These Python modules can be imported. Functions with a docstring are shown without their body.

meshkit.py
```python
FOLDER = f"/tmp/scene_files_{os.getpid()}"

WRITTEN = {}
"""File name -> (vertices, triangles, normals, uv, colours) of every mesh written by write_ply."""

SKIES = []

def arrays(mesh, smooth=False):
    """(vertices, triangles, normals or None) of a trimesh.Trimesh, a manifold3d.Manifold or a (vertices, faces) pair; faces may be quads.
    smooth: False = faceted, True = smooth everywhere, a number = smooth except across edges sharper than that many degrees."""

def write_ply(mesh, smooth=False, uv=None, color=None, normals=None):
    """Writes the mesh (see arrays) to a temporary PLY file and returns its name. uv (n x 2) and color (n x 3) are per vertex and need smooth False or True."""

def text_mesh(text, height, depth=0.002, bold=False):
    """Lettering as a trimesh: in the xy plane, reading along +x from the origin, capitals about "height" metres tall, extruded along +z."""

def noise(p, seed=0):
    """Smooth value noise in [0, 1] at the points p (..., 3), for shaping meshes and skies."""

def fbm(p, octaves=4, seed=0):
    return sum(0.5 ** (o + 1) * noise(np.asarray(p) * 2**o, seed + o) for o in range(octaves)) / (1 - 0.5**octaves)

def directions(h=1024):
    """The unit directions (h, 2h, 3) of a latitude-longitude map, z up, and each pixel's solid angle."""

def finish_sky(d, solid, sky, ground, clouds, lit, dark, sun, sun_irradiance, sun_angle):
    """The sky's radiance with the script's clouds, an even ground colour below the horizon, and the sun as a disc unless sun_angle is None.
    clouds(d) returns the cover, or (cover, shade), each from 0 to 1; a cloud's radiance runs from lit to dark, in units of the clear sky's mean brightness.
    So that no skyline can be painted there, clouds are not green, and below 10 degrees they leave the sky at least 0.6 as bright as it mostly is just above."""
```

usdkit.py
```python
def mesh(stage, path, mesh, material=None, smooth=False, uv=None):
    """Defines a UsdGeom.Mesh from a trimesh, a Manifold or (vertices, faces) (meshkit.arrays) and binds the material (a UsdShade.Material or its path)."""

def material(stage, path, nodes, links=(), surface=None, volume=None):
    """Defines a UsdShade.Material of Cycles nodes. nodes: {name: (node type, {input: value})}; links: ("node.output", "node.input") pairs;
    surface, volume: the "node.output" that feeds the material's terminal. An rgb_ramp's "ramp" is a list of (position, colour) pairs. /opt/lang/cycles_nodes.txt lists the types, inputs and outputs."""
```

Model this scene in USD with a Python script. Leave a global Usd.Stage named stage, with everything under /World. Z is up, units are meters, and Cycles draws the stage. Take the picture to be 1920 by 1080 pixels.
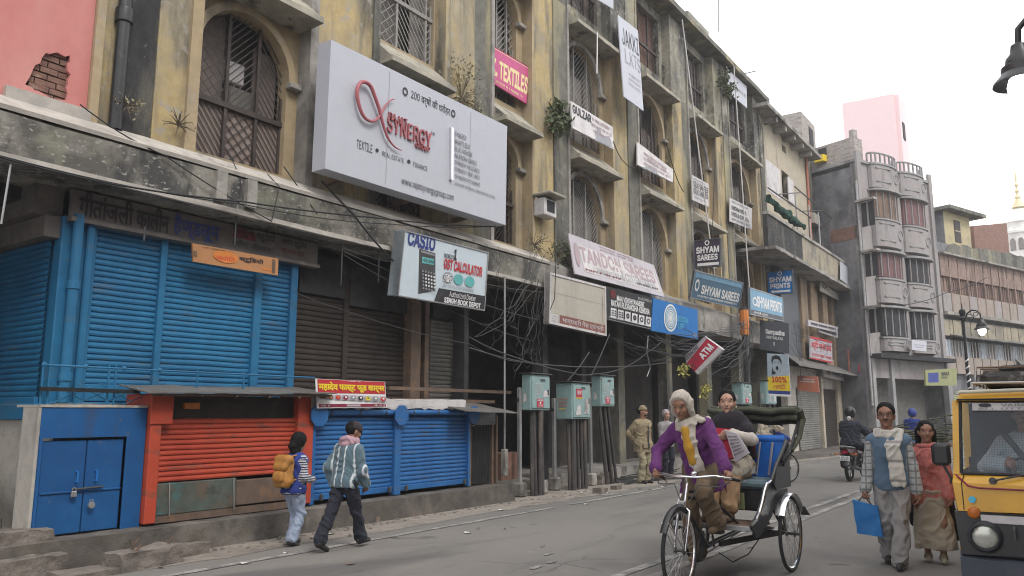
import math, random, glob
import numpy as np, trimesh, manifold3d as mf
import shapely
from shapely.geometry import Polygon, LineString, box as sbox
from shapely import affinity
from pxr import Usd, UsdGeom, UsdLux, UsdShade, Gf, Sdf, Vt
import usdkit, meshkit

stage = Usd.Stage.CreateInMemory()
UsdGeom.SetStageUpAxis(stage, UsdGeom.Tokens.z)
UsdGeom.SetStageMetersPerUnit(stage, 1.0)
UsdGeom.Xform.Define(stage, '/World')
UsdGeom.Scope.Define(stage, '/World/Looks')
# ------------------------------------------------------------------ camera, sky, sun, exposure
# x runs along the street, y into the row of buildings, z up
FPX, EYE = 1470.0, 1.62
YAW = math.atan2(1055, math.hypot(FPX, 236)); PITCH = math.atan2(236, FPX)
FW = np.array([math.cos(YAW)*math.cos(PITCH), math.sin(YAW)*math.cos(PITCH), math.sin(PITCH)])
RT = np.array([math.sin(YAW), -math.cos(YAW), 0.0]); UP = np.cross(RT, FW); EYEP = np.array([0, 0, EYE])
cam = UsdGeom.Camera.Define(stage, '/World/camera')
cam.AddTransformOp().Set(Gf.Matrix4d(*RT, 0, *UP, 0, *(-FW), 0, *EYEP, 1))
cam.CreateHorizontalApertureAttr(36.0); cam.CreateVerticalApertureAttr(20.25)
cam.CreateFocalLengthAttr(36.0*FPX/1920); cam.CreateClippingRangeAttr(Gf.Vec2f(0.1, 2000))
EXPOSURE = 0.78; HAZE = 0.0014
cam.CreateExposureAttr(EXPOSURE)
SUN_EL, SUN_AZ = math.radians(48), math.radians(200)      # azimuth counted from +y towards +x
sd = np.array([math.sin(SUN_AZ)*math.cos(SUN_EL), math.cos(SUN_AZ)*math.cos(SUN_EL), math.sin(SUN_EL)])
sky_mat = usdkit.material(stage, '/World/Looks/overcast_sky', {
    's': ('sky_texture', {'sky_type': 'single_scattering', 'sun_disc': False, 'sun_elevation': SUN_EL, 'sun_rotation': SUN_AZ}),
    'tc': ('texture_coordinate', {}), 'n': ('noise_texture', {'scale': 1.6, 'detail': 4.0}),
    'mr': ('map_range', {'from_min': 0.3, 'from_max': 0.7, 'to_min': 0.0, 'to_max': 1.0, 'clamp': True}),
    'c': ('mix_color', {'a': (13.0, 13.1, 13.5), 'b': (15.2, 15.2, 15.3), 'use_clamp': False}),
    'm': ('mix_color', {'fac': 0.93, 'use_clamp': False}), 'bg': ('background_shader', {'strength': 0.075})},
    [('tc.generated', 'n.vector'), ('n.fac', 'mr.value'), ('mr.result', 'c.fac'), ('s.color', 'm.a'), ('c.result', 'm.b'), ('m.result', 'bg.color')], surface='bg.background')
dome = UsdLux.DomeLight.Define(stage, '/World/sky')
UsdShade.MaterialBindingAPI.Apply(dome.GetPrim()).Bind(sky_mat)
dome.GetPrim().SetCustomDataByKey('label', 'white overcast sky above the street'); dome.GetPrim().SetCustomDataByKey('kind', 'structure')
sun = UsdLux.DistantLight.Define(stage, '/World/sun')
sun.CreateIntensityAttr(0.3); sun.CreateAngleAttr(20.0); sun.CreateColorAttr(Gf.Vec3f(1, .96, .9)); sun.GetPrim().CreateAttribute('inputs:normalize', Sdf.ValueTypeNames.Bool).Set(True)
_z = sd; _x = np.cross([0, 0, 1], _z); _x /= np.linalg.norm(_x); _y = np.cross(_z, _x)
sun.AddTransformOp().Set(Gf.Matrix4d(*_x, 0, *_y, 0, *_z, 0, 0, 0, 30, 1))

# ------------------------------------------------------------------ helpers
rng = random.Random(7)
def A(px, py, x=None, y=None, z=None):
    "the point of the plane x=, y= or z= that the photograph shows at px, py"
    d = FW*FPX + RT*(px-960) - UP*(py-540)
    k, v = (0, x) if x is not None else (1, y) if y is not None else (2, z)
    return EYEP + d*((v-EYEP[k])/d[k])
V = lambda *a: np.array(a, float)
COUNT = {}
def fresh(parent, name):
    n = COUNT.get((parent, name), 0); COUNT[(parent, name)] = n+1
    return f'{parent}/{name}' + (f'_{n:03d}' if n else '')
def keys(p, **k):
    for a, b in k.items():
        if b: p.SetCustomDataByKey(a, b)
MATS = {}
def mat(m): return MATS[m] if isinstance(m, str) else m
class Thing:
    def __init__(s, name, label, cat, base=(0, 0, 0), rotz=0.0, group=None, kind=None, local=False, scale=0):
        s.path = fresh('/World', name); s.base = np.array(base, float); s.local = local or rotz != 0
        x = UsdGeom.Xform.Define(stage, s.path); x.AddTranslateOp().Set(Gf.Vec3d(*map(float, s.base)))
        if rotz: x.AddRotateZOp().Set(math.degrees(rotz))
        if scale: x.AddScaleOp().Set(Gf.Vec3f(scale, scale, scale))
        s.prim = x.GetPrim(); keys(s.prim, label=label, category=cat, group=group, kind=kind)
    def part(s, name, mesh, m, parent=None, smooth=False, label=None, kind=None, uv=None):
        if isinstance(mesh, list): mesh = cat(mesh)
        p = fresh(parent or s.path, name)
        if not s.local:
            mesh = trimesh.Trimesh(np.asarray(mesh.vertices)-s.base, mesh.faces, process=False)
        g = usdkit.mesh(stage, p, mesh, mat(m), smooth=smooth)
        keys(g.GetPrim(), label=label, kind=kind)
        return p
    def copy(s, base, rotz, label, group=None):
        name = s.path.rsplit('/', 1)[1].rstrip('0123456789').rstrip('_') if s.path[-3:].isdigit() else s.path.rsplit('/', 1)[1]
        p = fresh('/World', name); x = UsdGeom.Xform.Define(stage, p)
        x.GetPrim().GetReferences().AddInternalReference(s.path)
        x.ClearXformOpOrder(); x.AddTranslateOp().Set(Gf.Vec3d(*map(float, base))); x.AddRotateZOp().Set(math.degrees(rotz))
        x.SetXformOpOrder([o for o in x.GetOrderedXformOps()])
        x.GetPrim().SetInstanceable(True); was = s.prim.GetCustomData()
        keys(x.GetPrim(), label=label, category=was['category'], group=group or was.get('group'))
def struct(name, mesh, m, label=None, smooth=False, kind='structure', cat_=None):
    if isinstance(mesh, list): mesh = cat(mesh)
    g = usdkit.mesh(stage, fresh('/World', name), mesh, mat(m), smooth=smooth)
    keys(g.GetPrim(), label=label, kind=kind, category=cat_); return g
def cat(l): return trimesh.util.concatenate([trimesh.Trimesh(np.asarray(a.vertices), np.asarray(a.faces), process=False) for a in l])
BF = np.array([[0, 2, 1], [0, 3, 2], [4, 5, 6], [4, 6, 7], [0, 1, 5], [0, 5, 4], [1, 2, 6], [1, 6, 5], [2, 3, 7], [2, 7, 6], [3, 0, 4], [3, 4, 7]])
def hexa(b, t):
    return trimesh.Trimesh(np.vstack([b, t]), BF, process=False)
def box(x0, x1, y0, y1, z0, z1):
    return hexa([(x0, y0, z0), (x1, y0, z0), (x1, y1, z0), (x0, y1, z0)], [(x0, y0, z1), (x1, y0, z1), (x1, y1, z1), (x0, y1, z1)])
def cbox(x0, x1, y0, y1, z0, z1, c=.02):
    P = []
    for X in (0, 1):
        for Y in (0, 1):
            for Z in (0, 1):
                p = V((x0, x1)[X], (y0, y1)[Y], (z0, z1)[Z]); s = V(1-2*X, 1-2*Y, 1-2*Z)*c
                for k in range(3):
                    q = p+s; q[k] = p[k]; P.append(q)
    return trimesh.convex.convex_hull(np.array(P))
def hull(P): return trimesh.convex.convex_hull(np.array(P, float))
def xf(m, rz=0, t=(0, 0, 0), ax=(0, 0, 1), s=1):
    m = m.copy(); R = trimesh.transformations.rotation_matrix(rz, ax)[:3, :3]
    m.vertices = (np.asarray(m.vertices)*s) @ R.T + np.array(t, float); return m
def tube(P, r, n=6, closed=False):
    P = np.array(P, float); k = len(P); r = np.broadcast_to(np.asarray(r, float), (k,))
    Tn = np.gradient(P, axis=0) if not closed else np.roll(P, -1, 0)-np.roll(P, 1, 0)
    Tn /= np.linalg.norm(Tn, axis=1, keepdims=True)+1e-12
    u = np.cross(Tn[0], (0, 0, 1) if abs(Tn[0][2]) < .9 else (1, 0, 0)); u /= np.linalg.norm(u); rings = []
    a = np.arange(n)*2*np.pi/n
    for i in range(k):
        u = u-Tn[i]*(u@Tn[i]); u /= np.linalg.norm(u); w = np.cross(Tn[i], u)
        rings.append(P[i]+r[i]*(np.cos(a)[:, None]*u+np.sin(a)[:, None]*w))
    v = np.vstack(rings); f = []
    for i in range(k if closed else k-1):
        o, q = i*n, ((i+1) % k)*n
        for j in range(n):
            j2 = (j+1) % n; f += [(o+j, o+j2, q+j2), (o+j, q+j2, q+j)]
    if not closed:
        v = np.vstack([v, P[0], P[-1]]); c0, c1 = len(v)-2, len(v)-1
        for j in range(n):
            j2 = (j+1) % n; f += [(c0, j2, j), (c1, (k-1)*n+j, (k-1)*n+j2)]
    return trimesh.Trimesh(v, f, process=False)
def bar(a, b, w, h=None, up=(0, 0, 1)):
    "square bar from a to b"
    a, b = V(*a), V(*b); h = w if h is None else h; d = b-a; d /= np.linalg.norm(d)
    u = np.cross(d, up)
    if np.linalg.norm(u) < 1e-3: u = np.cross(d, (1, 0, 0))
    u /= np.linalg.norm(u); q = np.cross(u, d); c = [-u*w/2-q*h/2, u*w/2-q*h/2, u*w/2+q*h/2, -u*w/2+q*h/2]
    return hexa([a+i for i in c], [b+i for i in c])
def lathe(prof, n=20, c=(0, 0, 0), axis='z'):
    prof = np.array(prof, float); a = np.arange(n)*2*np.pi/n; k = len(prof)
    v = np.vstack([np.stack([r*np.cos(a), r*np.sin(a), np.full(n, z)], 1) for r, z in prof]); f = []
    for i in range(k-1):
        for j in range(n):
            j2 = (j+1) % n; f += [(i*n+j, i*n+j2, (i+1)*n+j2), (i*n+j, (i+1)*n+j2, (i+1)*n+j)]
    if axis == 'y': v = v[:, [0, 2, 1]]*V(1, 1, -1)
    if axis == 'x': v = v[:, [2, 1, 0]]*V(1, 1, -1)
    return trimesh.Trimesh(v+np.array(c), f, process=False)
def torus(c, R, r, axis='y', n=40, k=8, a0=0, a1=2*np.pi):
    full = abs(a1-a0) > 6.28; t = np.linspace(a0, a1, n+(0 if full else 1), endpoint=not full)
    z = np.zeros_like(t)
    P = {'y': np.stack([R*np.cos(t), z, R*np.sin(t)], 1), 'x': np.stack([z, R*np.cos(t), R*np.sin(t)], 1), 'z': np.stack([R*np.cos(t), R*np.sin(t), z], 1)}[axis]
    return tube(P+np.array(c), r, k, closed=full)
def ell(c, r, sub=2):
    m = trimesh.creation.icosphere(subdivisions=sub); m.vertices = m.vertices*np.array(r)+np.array(c); return m
def xz(poly, y0, y1):
    "a polygon in x,z swept from y0 to y1"
    out = []
    for g in getattr(poly, 'geoms', [poly]):
        if g.is_empty or g.area < 1e-6: continue
        m = trimesh.creation.extrude_polygon(g, abs(y1-y0), engine='earcut')
        v = np.asarray(m.vertices); v = np.stack([v[:, 0], max(y0, y1)-v[:, 2], v[:, 1]], 1)
        out.append(trimesh.Trimesh(v, m.faces, process=False))
    return cat(out)
def yz(poly, x0, x1):
    m = xz(poly, 0, x1-x0); v = np.asarray(m.vertices)
    return trimesh.Trimesh(np.stack([x0+v[:, 1], v[:, 0], v[:, 2]], 1), m.faces[:, ::-1], process=False)
def jag(P, amp, step, seed):
    "roughens a polyline outline"
    r = random.Random(seed); out = []
    for a, b in zip(P, P[1:]+P[:1]):
        n = max(1, int(math.dist(a, b)/step))
        for i in range(n): out.append((a[0]+(b[0]-a[0])*i/n+r.uniform(-amp, amp)*(i > 0), a[1]+(b[1]-a[1])*i/n+r.uniform(-amp, amp)*(i > 0)))
    return out
def sub(m, L):
    "subdivides until no edge is longer than L"
    v, f = trimesh.remesh.subdivide_to_size(np.asarray(m.vertices), np.asarray(m.faces), L, max_iter=12); return trimesh.Trimesh(v, f)
def rough(m, amp, sc, seed=0, L=None):
    if L: m = sub(m, L)
    v = np.asarray(m.vertices); n = np.stack([meshkit.fbm(v*sc+k*17.3, 3, seed) for k in range(3)], 1)-.5
    return trimesh.Trimesh(v+n*2*amp, m.faces, process=False)

# ------------------------------------------------------------------ materials
def material(name, col, rough=.8, layers=(), var=.18, vs=5.0, metal=0.0, bump=0.0, bs=30.0, spec=.35, obj=False, emit=None, coat=0.0, sheen=0.0):
    "layers: (colour, scale, lo, hi, strength, (mx,my,mz)) mixed over the base by noise"
    N = {'g': ('texture_coordinate', {}) if obj else ('geometry', {}), 'p': ('principled_bsdf', {'roughness': rough, 'metallic': metal, 'specular_ior_level': spec, 'coat_weight': coat, 'sheen_weight': sheen})}
    src = 'g.object' if obj else 'g.position'; L = []
    c = np.array(col, float)
    N['n0'] = ('noise_texture', {'scale': vs, 'detail': 5.0, 'roughness': .65}); L.append((src, 'n0.vector'))
    N['c0'] = ('mix_color', {'a': tuple(c*(1-var)), 'b': tuple(np.minimum(c*(1+var), .95))}); L.append(('n0.fac', 'm0.value')); L.append(('m0.result', 'c0.fac'))
    N['m0'] = ('map_range', {'from_min': .3, 'from_max': .7, 'clamp': True}); cur = 'c0.result'
    for i, (lc, sc, lo, hi, st, ms) in enumerate(layers, 1):
        N[f'v{i}'] = ('mapping', {'scale': tuple(ms), 'location': (i*3.7, i*1.9, i*5.1)}); N[f'n{i}'] = ('noise_texture', {'scale': sc, 'detail': 6.0, 'roughness': .62})
        N[f'm{i}'] = ('map_range', {'from_min': lo, 'from_max': hi, 'to_max': st, 'clamp': True}); N[f'c{i}'] = ('mix_color', {'b': tuple(lc)})
        L += [(src, f'v{i}.vector'), (f'v{i}.vector', f'n{i}.vector'), (f'n{i}.fac', f'm{i}.value'), (f'm{i}.result', f'c{i}.fac'), (cur, f'c{i}.a')]; cur = f'c{i}.result'
    L.append((cur, 'p.base_color'))
    if sheen: bump, bs, N['p'][1]['sheen_weight'] = .12, 60.0, .03
    if bump:
        N['nb'] = ('noise_texture', {'scale': bs, 'detail': 5.0, 'roughness': .6}); N['b'] = ('bump', {'strength': bump, 'distance': .02})
        L += [(src, 'nb.vector'), ('nb.fac', 'b.height'), ('b.normal', 'p.normal')]
    if emit: N['p'][1].update(emission_color=tuple(emit[0]), emission_strength=emit[1])
    MATS[name] = usdkit.material(stage, '/World/Looks/'+name, N, L, surface='p.BSDF'); return MATS[name]
def pattern(name, c1, c2, kind, scale, thr=.5, rough=.85, sheen=.3, axis='x', dist=0.0):
    "cloth with stripes: bands of the wave texture in the garment's own space"
    N = {'g': ('texture_coordinate', {}), 'w': ('wave_texture', {'wave_type': 'bands', 'bands_direction': axis, 'scale': scale, 'distortion': dist, 'detail': 1.0, 'detail_scale': 1.0}),
         'm': ('map_range', {'from_min': thr-.06, 'from_max': thr+.06, 'clamp': True}), 'c': ('mix_color', {'a': c1, 'b': c2}), 'p': ('principled_bsdf', {'roughness': rough, 'sheen_weight': sheen, 'specular_ior_level': .2})}
    L = [('g.object', 'w.vector'), ('w.fac', 'm.value'), ('m.result', 'c.fac'), ('c.result', 'p.base_color')]
    if kind == 'check':
        o = 'z' if axis != 'z' else 'x'
        N['w2'] = ('wave_texture', {'wave_type': 'bands', 'bands_direction': o, 'scale': scale}); N['mx'] = ('math', {'math_type': 'maximum'})
        L = [x for x in L if x != ('w.fac', 'm.value')]+[('g.object', 'w2.vector'), ('w.fac', 'mx.value1'), ('w2.fac', 'mx.value2'), ('mx.value', 'm.value')]
    MATS[name] = usdkit.material(stage, '/World/Looks/'+name, N, L, surface='p.BSDF')
def pane(name, tint, refl=1.5):
    MATS[name] = usdkit.material(stage, '/World/Looks/'+name, {'t': ('transparent_bsdf', {'color': tint}), 'g': ('glossy_bsdf', {'roughness': .03, 'color': (.9, .95, 1)}), 'f': ('fresnel', {'IOR': refl}), 'm': ('mix_closure', {})},
        [('f.fac', 'm.fac'), ('t.BSDF', 'm.closure1'), ('g.BSDF', 'm.closure2')], surface='m.closure')
U1, VS, HS = (1, 1, 1), (1, 1, .14), (.3, .3, 1)
BLK = (.03, .03, .032)
material('yellow_wall', (.405, .312, .16), .9, [((.27, .24, .18), .6, .46, .62, .85, U1), ((.40, .35, .25), 1.3, .52, .66, .6, (1, 1, .5)), ((.14, .13, .11), 2.6, .5, .64, .75, VS), ((.055, .052, .046), .9, .53, .64, .9, (1, 1, .3)), ((.30, .285, .26), 6, .58, .64, .7, U1), ((.10, .095, .085), 4, .62, .72, .5, (1, 1, .4))], var=.14, bump=.3)
material('bay_wall', (.36, .28, .175), .9, [((.28, .24, .18), .7, .48, .64, .7, U1), ((.13, .12, .1), 1.7, .55, .68, .7, VS), ((.34, .32, .28), 4, .58, .68, .5, U1)], var=.12, bump=.2)
material('dark_streak', (.14, .135, .115), .9, [((.34, .30, .18), 1.0, .5, .66, .8, (1, 1, .3)), (BLK, 1.3, .5, .66, .85, VS), ((.25, .24, .22), 5, .58, .68, .6, U1)], var=.25, bump=.3)
material('sooty_wall', (.25, .235, .19), .92, [((.36, .32, .19), 1.1, .5, .66, .7, (1, 1, .35)), ((.10, .098, .092), .9, .44, .6, .9, (1, 1, .5)), ((.03, .03, .03), 1.6, .5, .62, .85, (1, 1, .4)), ((.36, .34, .32), 6, .57, .64, .6, U1)], var=.25, bump=.4)
material('soot', (.045, .044, .045), .92, [((.16, .15, .12), 1.6, .5, .64, .8, (1, 1, .35)), ((.02, .02, .022), 1.2, .45, .6, .8, VS), ((.22, .21, .19), 7, .62, .68, .7, U1)], var=.3, bump=.4)
material('pink_wall', (.50, .185, .17), .85, [((.56, .29, .26), .7, .45, .65, .7, (1, 1, .4)), ((.24, .13, .12), 1.0, .56, .7, .6, VS), ((.50, .20, .17), 1.3, .55, .7, .5, VS), ((.33, .24, .22), 2.5, .64, .72, .5, U1)], var=.06, bump=.12)
material('concrete', (.30, .28, .255), .92, [((.16, .15, .14), .9, .46, .62, .85, U1), ((.06, .06, .058), 1.6, .54, .66, .9, (1, 1, .5)), ((.38, .36, .34), 7, .62, .7, .5, U1)], var=.2, bump=.35)
material('fascia', (.24, .225, .195), .92, [((.085, .08, .073), 1.0, .43, .57, .9, U1), ((.05, .05, .05), 2.2, .52, .62, .9, (1, 1, .6)), ((.37, .355, .33), 11, .585, .63, .75, (1, 1, 1.5)), ((.23, .235, .17), 1.2, .54, .66, .6, U1), ((.035, .035, .035), .8, .55, .64, .85, (1, 1, .4))], var=.25, bump=.45)
material('pale_plaster', (.42, .39, .35), .9, [((.28, .26, .24), 1.2, .5, .65, .7, U1), ((.12, .11, .10), 2, .58, .7, .7, VS)], var=.15, bump=.25)
material('sunshade', (.34, .315, .255), .9, [((.2, .19, .165), 1.2, .48, .62, .75, U1), ((.07, .07, .065), 2.5, .57, .67, .85, U1)], var=.15, bump=.25)
def asphalt():
    N = {'g': ('geometry', {}), 'p': ('principled_bsdf', {'roughness': .9, 'specular_ior_level': .3}), 'c0': ('mix_color', {'a': (.135, .129, .122), 'b': (.172, .163, .152)}), 'n0': ('noise_texture', {'scale': 45.0, 'detail': 6.0, 'roughness': .7})}
    L = [('g.position', 'n0.vector'), ('n0.fac', 'c0.fac')]; cur = 'c0.result'
    for i, (lc, sc, lo, hi, st, ms) in enumerate((((.205, .192, .175), .22, .42, .62, .8, (.5, 1, 1)), ((.20, .188, .172), .9, .5, .66, .6, (.12, 1, 1)), ((.088, .087, .087), .35, .55, .64, .7, (.35, 1.2, 1)), ((.07, .068, .066), 1.8, .64, .7, .8, U1), ((.225, .21, .19), 3.2, .6, .7, .5, U1), ((.06, .058, .056), 9, .68, .72, .7, U1)), 1):
        N[f'v{i}'] = ('mapping', {'scale': ms, 'location': (i*3.1, i*7.7, 0)}); N[f'n{i}'] = ('noise_texture', {'scale': sc, 'detail': 7.0, 'roughness': .62, 'distortion': .4}); N[f'm{i}'] = ('map_range', {'from_min': lo, 'from_max': hi, 'to_max': st, 'clamp': True}); N[f'c{i}'] = ('mix_color', {'b': lc})
        L += [('g.position', f'v{i}.vector'), (f'v{i}.vector', f'n{i}.vector'), (f'n{i}.fac', f'm{i}.value'), (f'm{i}.result', f'c{i}.fac'), (cur, f'c{i}.a')]; cur = f'c{i}.result'
    N['wn'] = ('noise_texture', {'scale': 1.3, 'detail': 5.0}); N['wv'] = ('mix_color', {'blend_type': 'add', 'fac': .55, 'use_clamp': False}); N['vo'] = ('voronoi_texture', {'feature': 'distance_to_edge', 'scale': .42}); N['vm'] = ('map_range', {'from_min': .002, 'from_max': .011, 'to_min': .5, 'to_max': 0.0, 'clamp': True}); N['gate'] = ('map_range', {'from_min': .55, 'from_max': .65, 'clamp': True}); N['gn'] = ('noise_texture', {'scale': .3, 'detail': 2.0}); N['mu'] = ('math', {'math_type': 'multiply'}); N['ck'] = ('mix_color', {'b': (.05, .049, .048)})
    L += [('g.position', 'wn.vector'), ('g.position', 'wv.a'), ('wn.color', 'wv.b'), ('wv.result', 'vo.vector'), ('vo.distance', 'vm.value'), ('g.position', 'gn.vector'), ('gn.fac', 'gate.value'), ('vm.result', 'mu.value1'), ('gate.result', 'mu.value2'), ('mu.value', 'ck.fac'), (cur, 'ck.a'), ('ck.result', 'p.base_color')]
    N['nb'] = ('noise_texture', {'scale': 170.0, 'detail': 4.0}); N['b'] = ('bump', {'strength': .35, 'distance': .015}); L += [('g.position', 'nb.vector'), ('nb.fac', 'b.height'), ('b.normal', 'p.normal')]
    MATS['asphalt'] = usdkit.material(stage, '/World/Looks/asphalt', N, L, surface='p.BSDF')
asphalt()
material('dust', (.25, .222, .19), .95, [((.16, .145, .13), 1.5, .48, .65, .8, U1), ((.09, .085, .08), 5, .58, .7, .7, U1)], var=.2, vs=12, bump=.4)
material('kerb_stone', (.105, .093, .083), .92, [((.22, .195, .17), 1.1, .5, .66, .7, U1), ((.045, .042, .04), 1.5, .52, .66, .85, (1, 1, .5)), ((.10, .09, .065), 4, .56, .66, .6, U1)], var=.25, bump=.5)
material('road_paint', (.36, .34, .31), .85, [((.145, .143, .14), 3.0, .42, .6, .9, U1), ((.15, .148, .145), 22, .45, .6, .7, U1)], var=.1)
material('blue_paint', (.016, .135, .27), .55, [((.012, .09, .2), .8, .45, .65, .75, U1), ((.03, .17, .34), 2, .55, .7, .5, VS), ((.09, .11, .125), 3.5, .58, .68, .45, (.5, .5, 2.5)), ((.07, .07, .07), 14, .66, .7, .6, U1)], var=.12, bump=.05)
material('blue_door', (.012, .088, .25), .5, [((.01, .065, .2), 1.5, .48, .65, .7, U1), ((.09, .11, .15), 9, .63, .7, .6, U1), ((.05, .055, .065), 2.2, .56, .68, .6, VS)], var=.1, bump=.05)
material('deep_blue', (.02, .12, .32), .5, [((.01, .075, .24), 1.2, .5, .65, .7, VS), ((.08, .10, .13), 4, .58, .68, .5, (.5, .5, 2.5)), ((.06, .06, .06), 15, .65, .7, .6, U1)], var=.12)
material('red_paint', (.41, .06, .03), .55, [((.30, .036, .02), 1.1, .48, .65, .6, U1), ((.12, .07, .05), 4, .56, .68, .7, (.6, .6, 2)), ((.05, .04, .035), 13, .64, .69, .7, U1)], var=.14, bump=.06)
material('brown_shutter', (.036, .027, .022), .6, [((.02, .016, .014), 1, .48, .65, .8, U1), ((.075, .06, .05), 4, .58, .7, .5, VS)], var=.2)
material('grey_shutter', (.16, .155, .14), .6, [((.10, .095, .088), 1, .48, .65, .8, U1), ((.2, .15, .1), 3, .6, .7, .5, VS)], var=.2)
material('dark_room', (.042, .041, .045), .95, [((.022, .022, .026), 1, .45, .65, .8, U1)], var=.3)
material('grille', (.055, .045, .042), .6, [((.12, .075, .05), 8, .55, .68, .6, U1)], var=.2)
material('pale_grille', (.25, .24, .225), .6, [((.16, .12, .09), 8, .55, .68, .6, U1)], var=.2)
material('curtain', (.25, .23, .215), .9, [((.16, .145, .14), 1.3, .45, .62, .8, U1), ((.40, .37, .33), 1.0, .56, .68, .6, VS)], var=.15)
material('brick', (.205, .115, .09), .92, [((.17, .10, .075), 4, .5, .65, .8, U1), ((.36, .27, .22), 7, .58, .7, .6, U1)], var=.3, bump=.5)
material('mortar', (.20, .165, .14), .95, var=.3, bump=.5)
material('rust_steel', (.12, .085, .065), .7, [((.2, .11, .06), 6, .5, .65, .7, U1)], var=.25)
material('dark_steel', (.045, .045, .048), .45, [((.10, .08, .065), 7, .6, .7, .6, U1)], var=.2, spec=.5)
material('galvanised', (.36, .36, .36), .45, [((.24, .23, .22), 3, .5, .65, .6, U1)], var=.15, metal=.6)
material('tin_sheet', (.15, .145, .138), .6, [((.12, .105, .09), 2.5, .48, .62, .8, U1), ((.3, .22, .16), 4, .6, .7, .5, U1)], var=.2, metal=.2, bump=.1)
material('chrome', (.72, .72, .73), .2, metal=1.0, var=.08)
material('black_paint', (.018, .018, .02), .38, [((.07, .065, .06), 9, .6, .72, .5, U1)], var=.2, spec=.5)
material('rubber', (.024, .024, .025), .8, [((.09, .085, .08), 14, .55, .7, .5, U1)], var=.2)
material('cable', (.022, .022, .024), .6, var=.2)
material('grey_cable', (.05, .05, .054), .6, var=.2)
material('white_sign', (.43, .44, .49), .55, [((.44, .45, .50), .6, .45, .62, .6, U1), ((.38, .37, .36), 2.0, .62, .74, .35, VS)], var=.03)
material('old_white', (.52, .50, .50), .8, [((.33, .30, .29), 2.2, .5, .66, .6, U1), ((.14, .12, .12), 3, .62, .7, .7, VS)], var=.1)
material('box_sign', (.55, .63, .68), .45, [((.47, .55, .62), .9, .45, .62, .6, U1)], var=.04)
material('feeder_green', (.225, .335, .33), .5, [((.17, .245, .24), 2, .48, .65, .6, U1), ((.42, .43, .41), 8, .62, .69, .7, U1), ((.18, .1, .06), 6, .66, .72, .7, U1)], var=.12)
material('sign_band', (.15, .135, .125), .85, [((.10, .09, .085), 1.5, .48, .65, .8, U1), ((.24, .22, .2), 4, .6, .7, .5, U1)], var=.2)
def plain(n, c, r=.6, **k):
    g = tuple(.55*x+.03 for x in c); material(n, c, r, [(g, 1.6, .5, .68, .45, VS), (tuple(.75*x+.05 for x in c), 5, .56, .68, .4, U1)], var=k.pop('var', .08), **k)
plain('black_print', (.025, .025, .03)); plain('navy_print', (.03, .05, .22)); plain('red_print', (.5, .03, .04)); plain('white_print', (.72, .72, .72)); plain('grey_print', (.25, .25, .27))
plain('brown_print', (.2, .07, .055)); plain('yellow_print', (.72, .52, .03)); plain('logo_red', (.36, .11, .125), .4); plain('blue_print', (.01, .16, .5)); plain('teal_print', (.12, .42, .42)); plain('maroon_print', (.22, .02, .05))
plain('green_print', (.1, .3, .1)); plain('cyan_print', (.1, .5, .7)); plain('faded_print', (.33, .25, .27)); plain('orange_print', (.6, .2, .04)); plain('dim_print', (.03, .026, .03), .8); plain('dim_red', (.16, .03, .035), .8)
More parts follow.
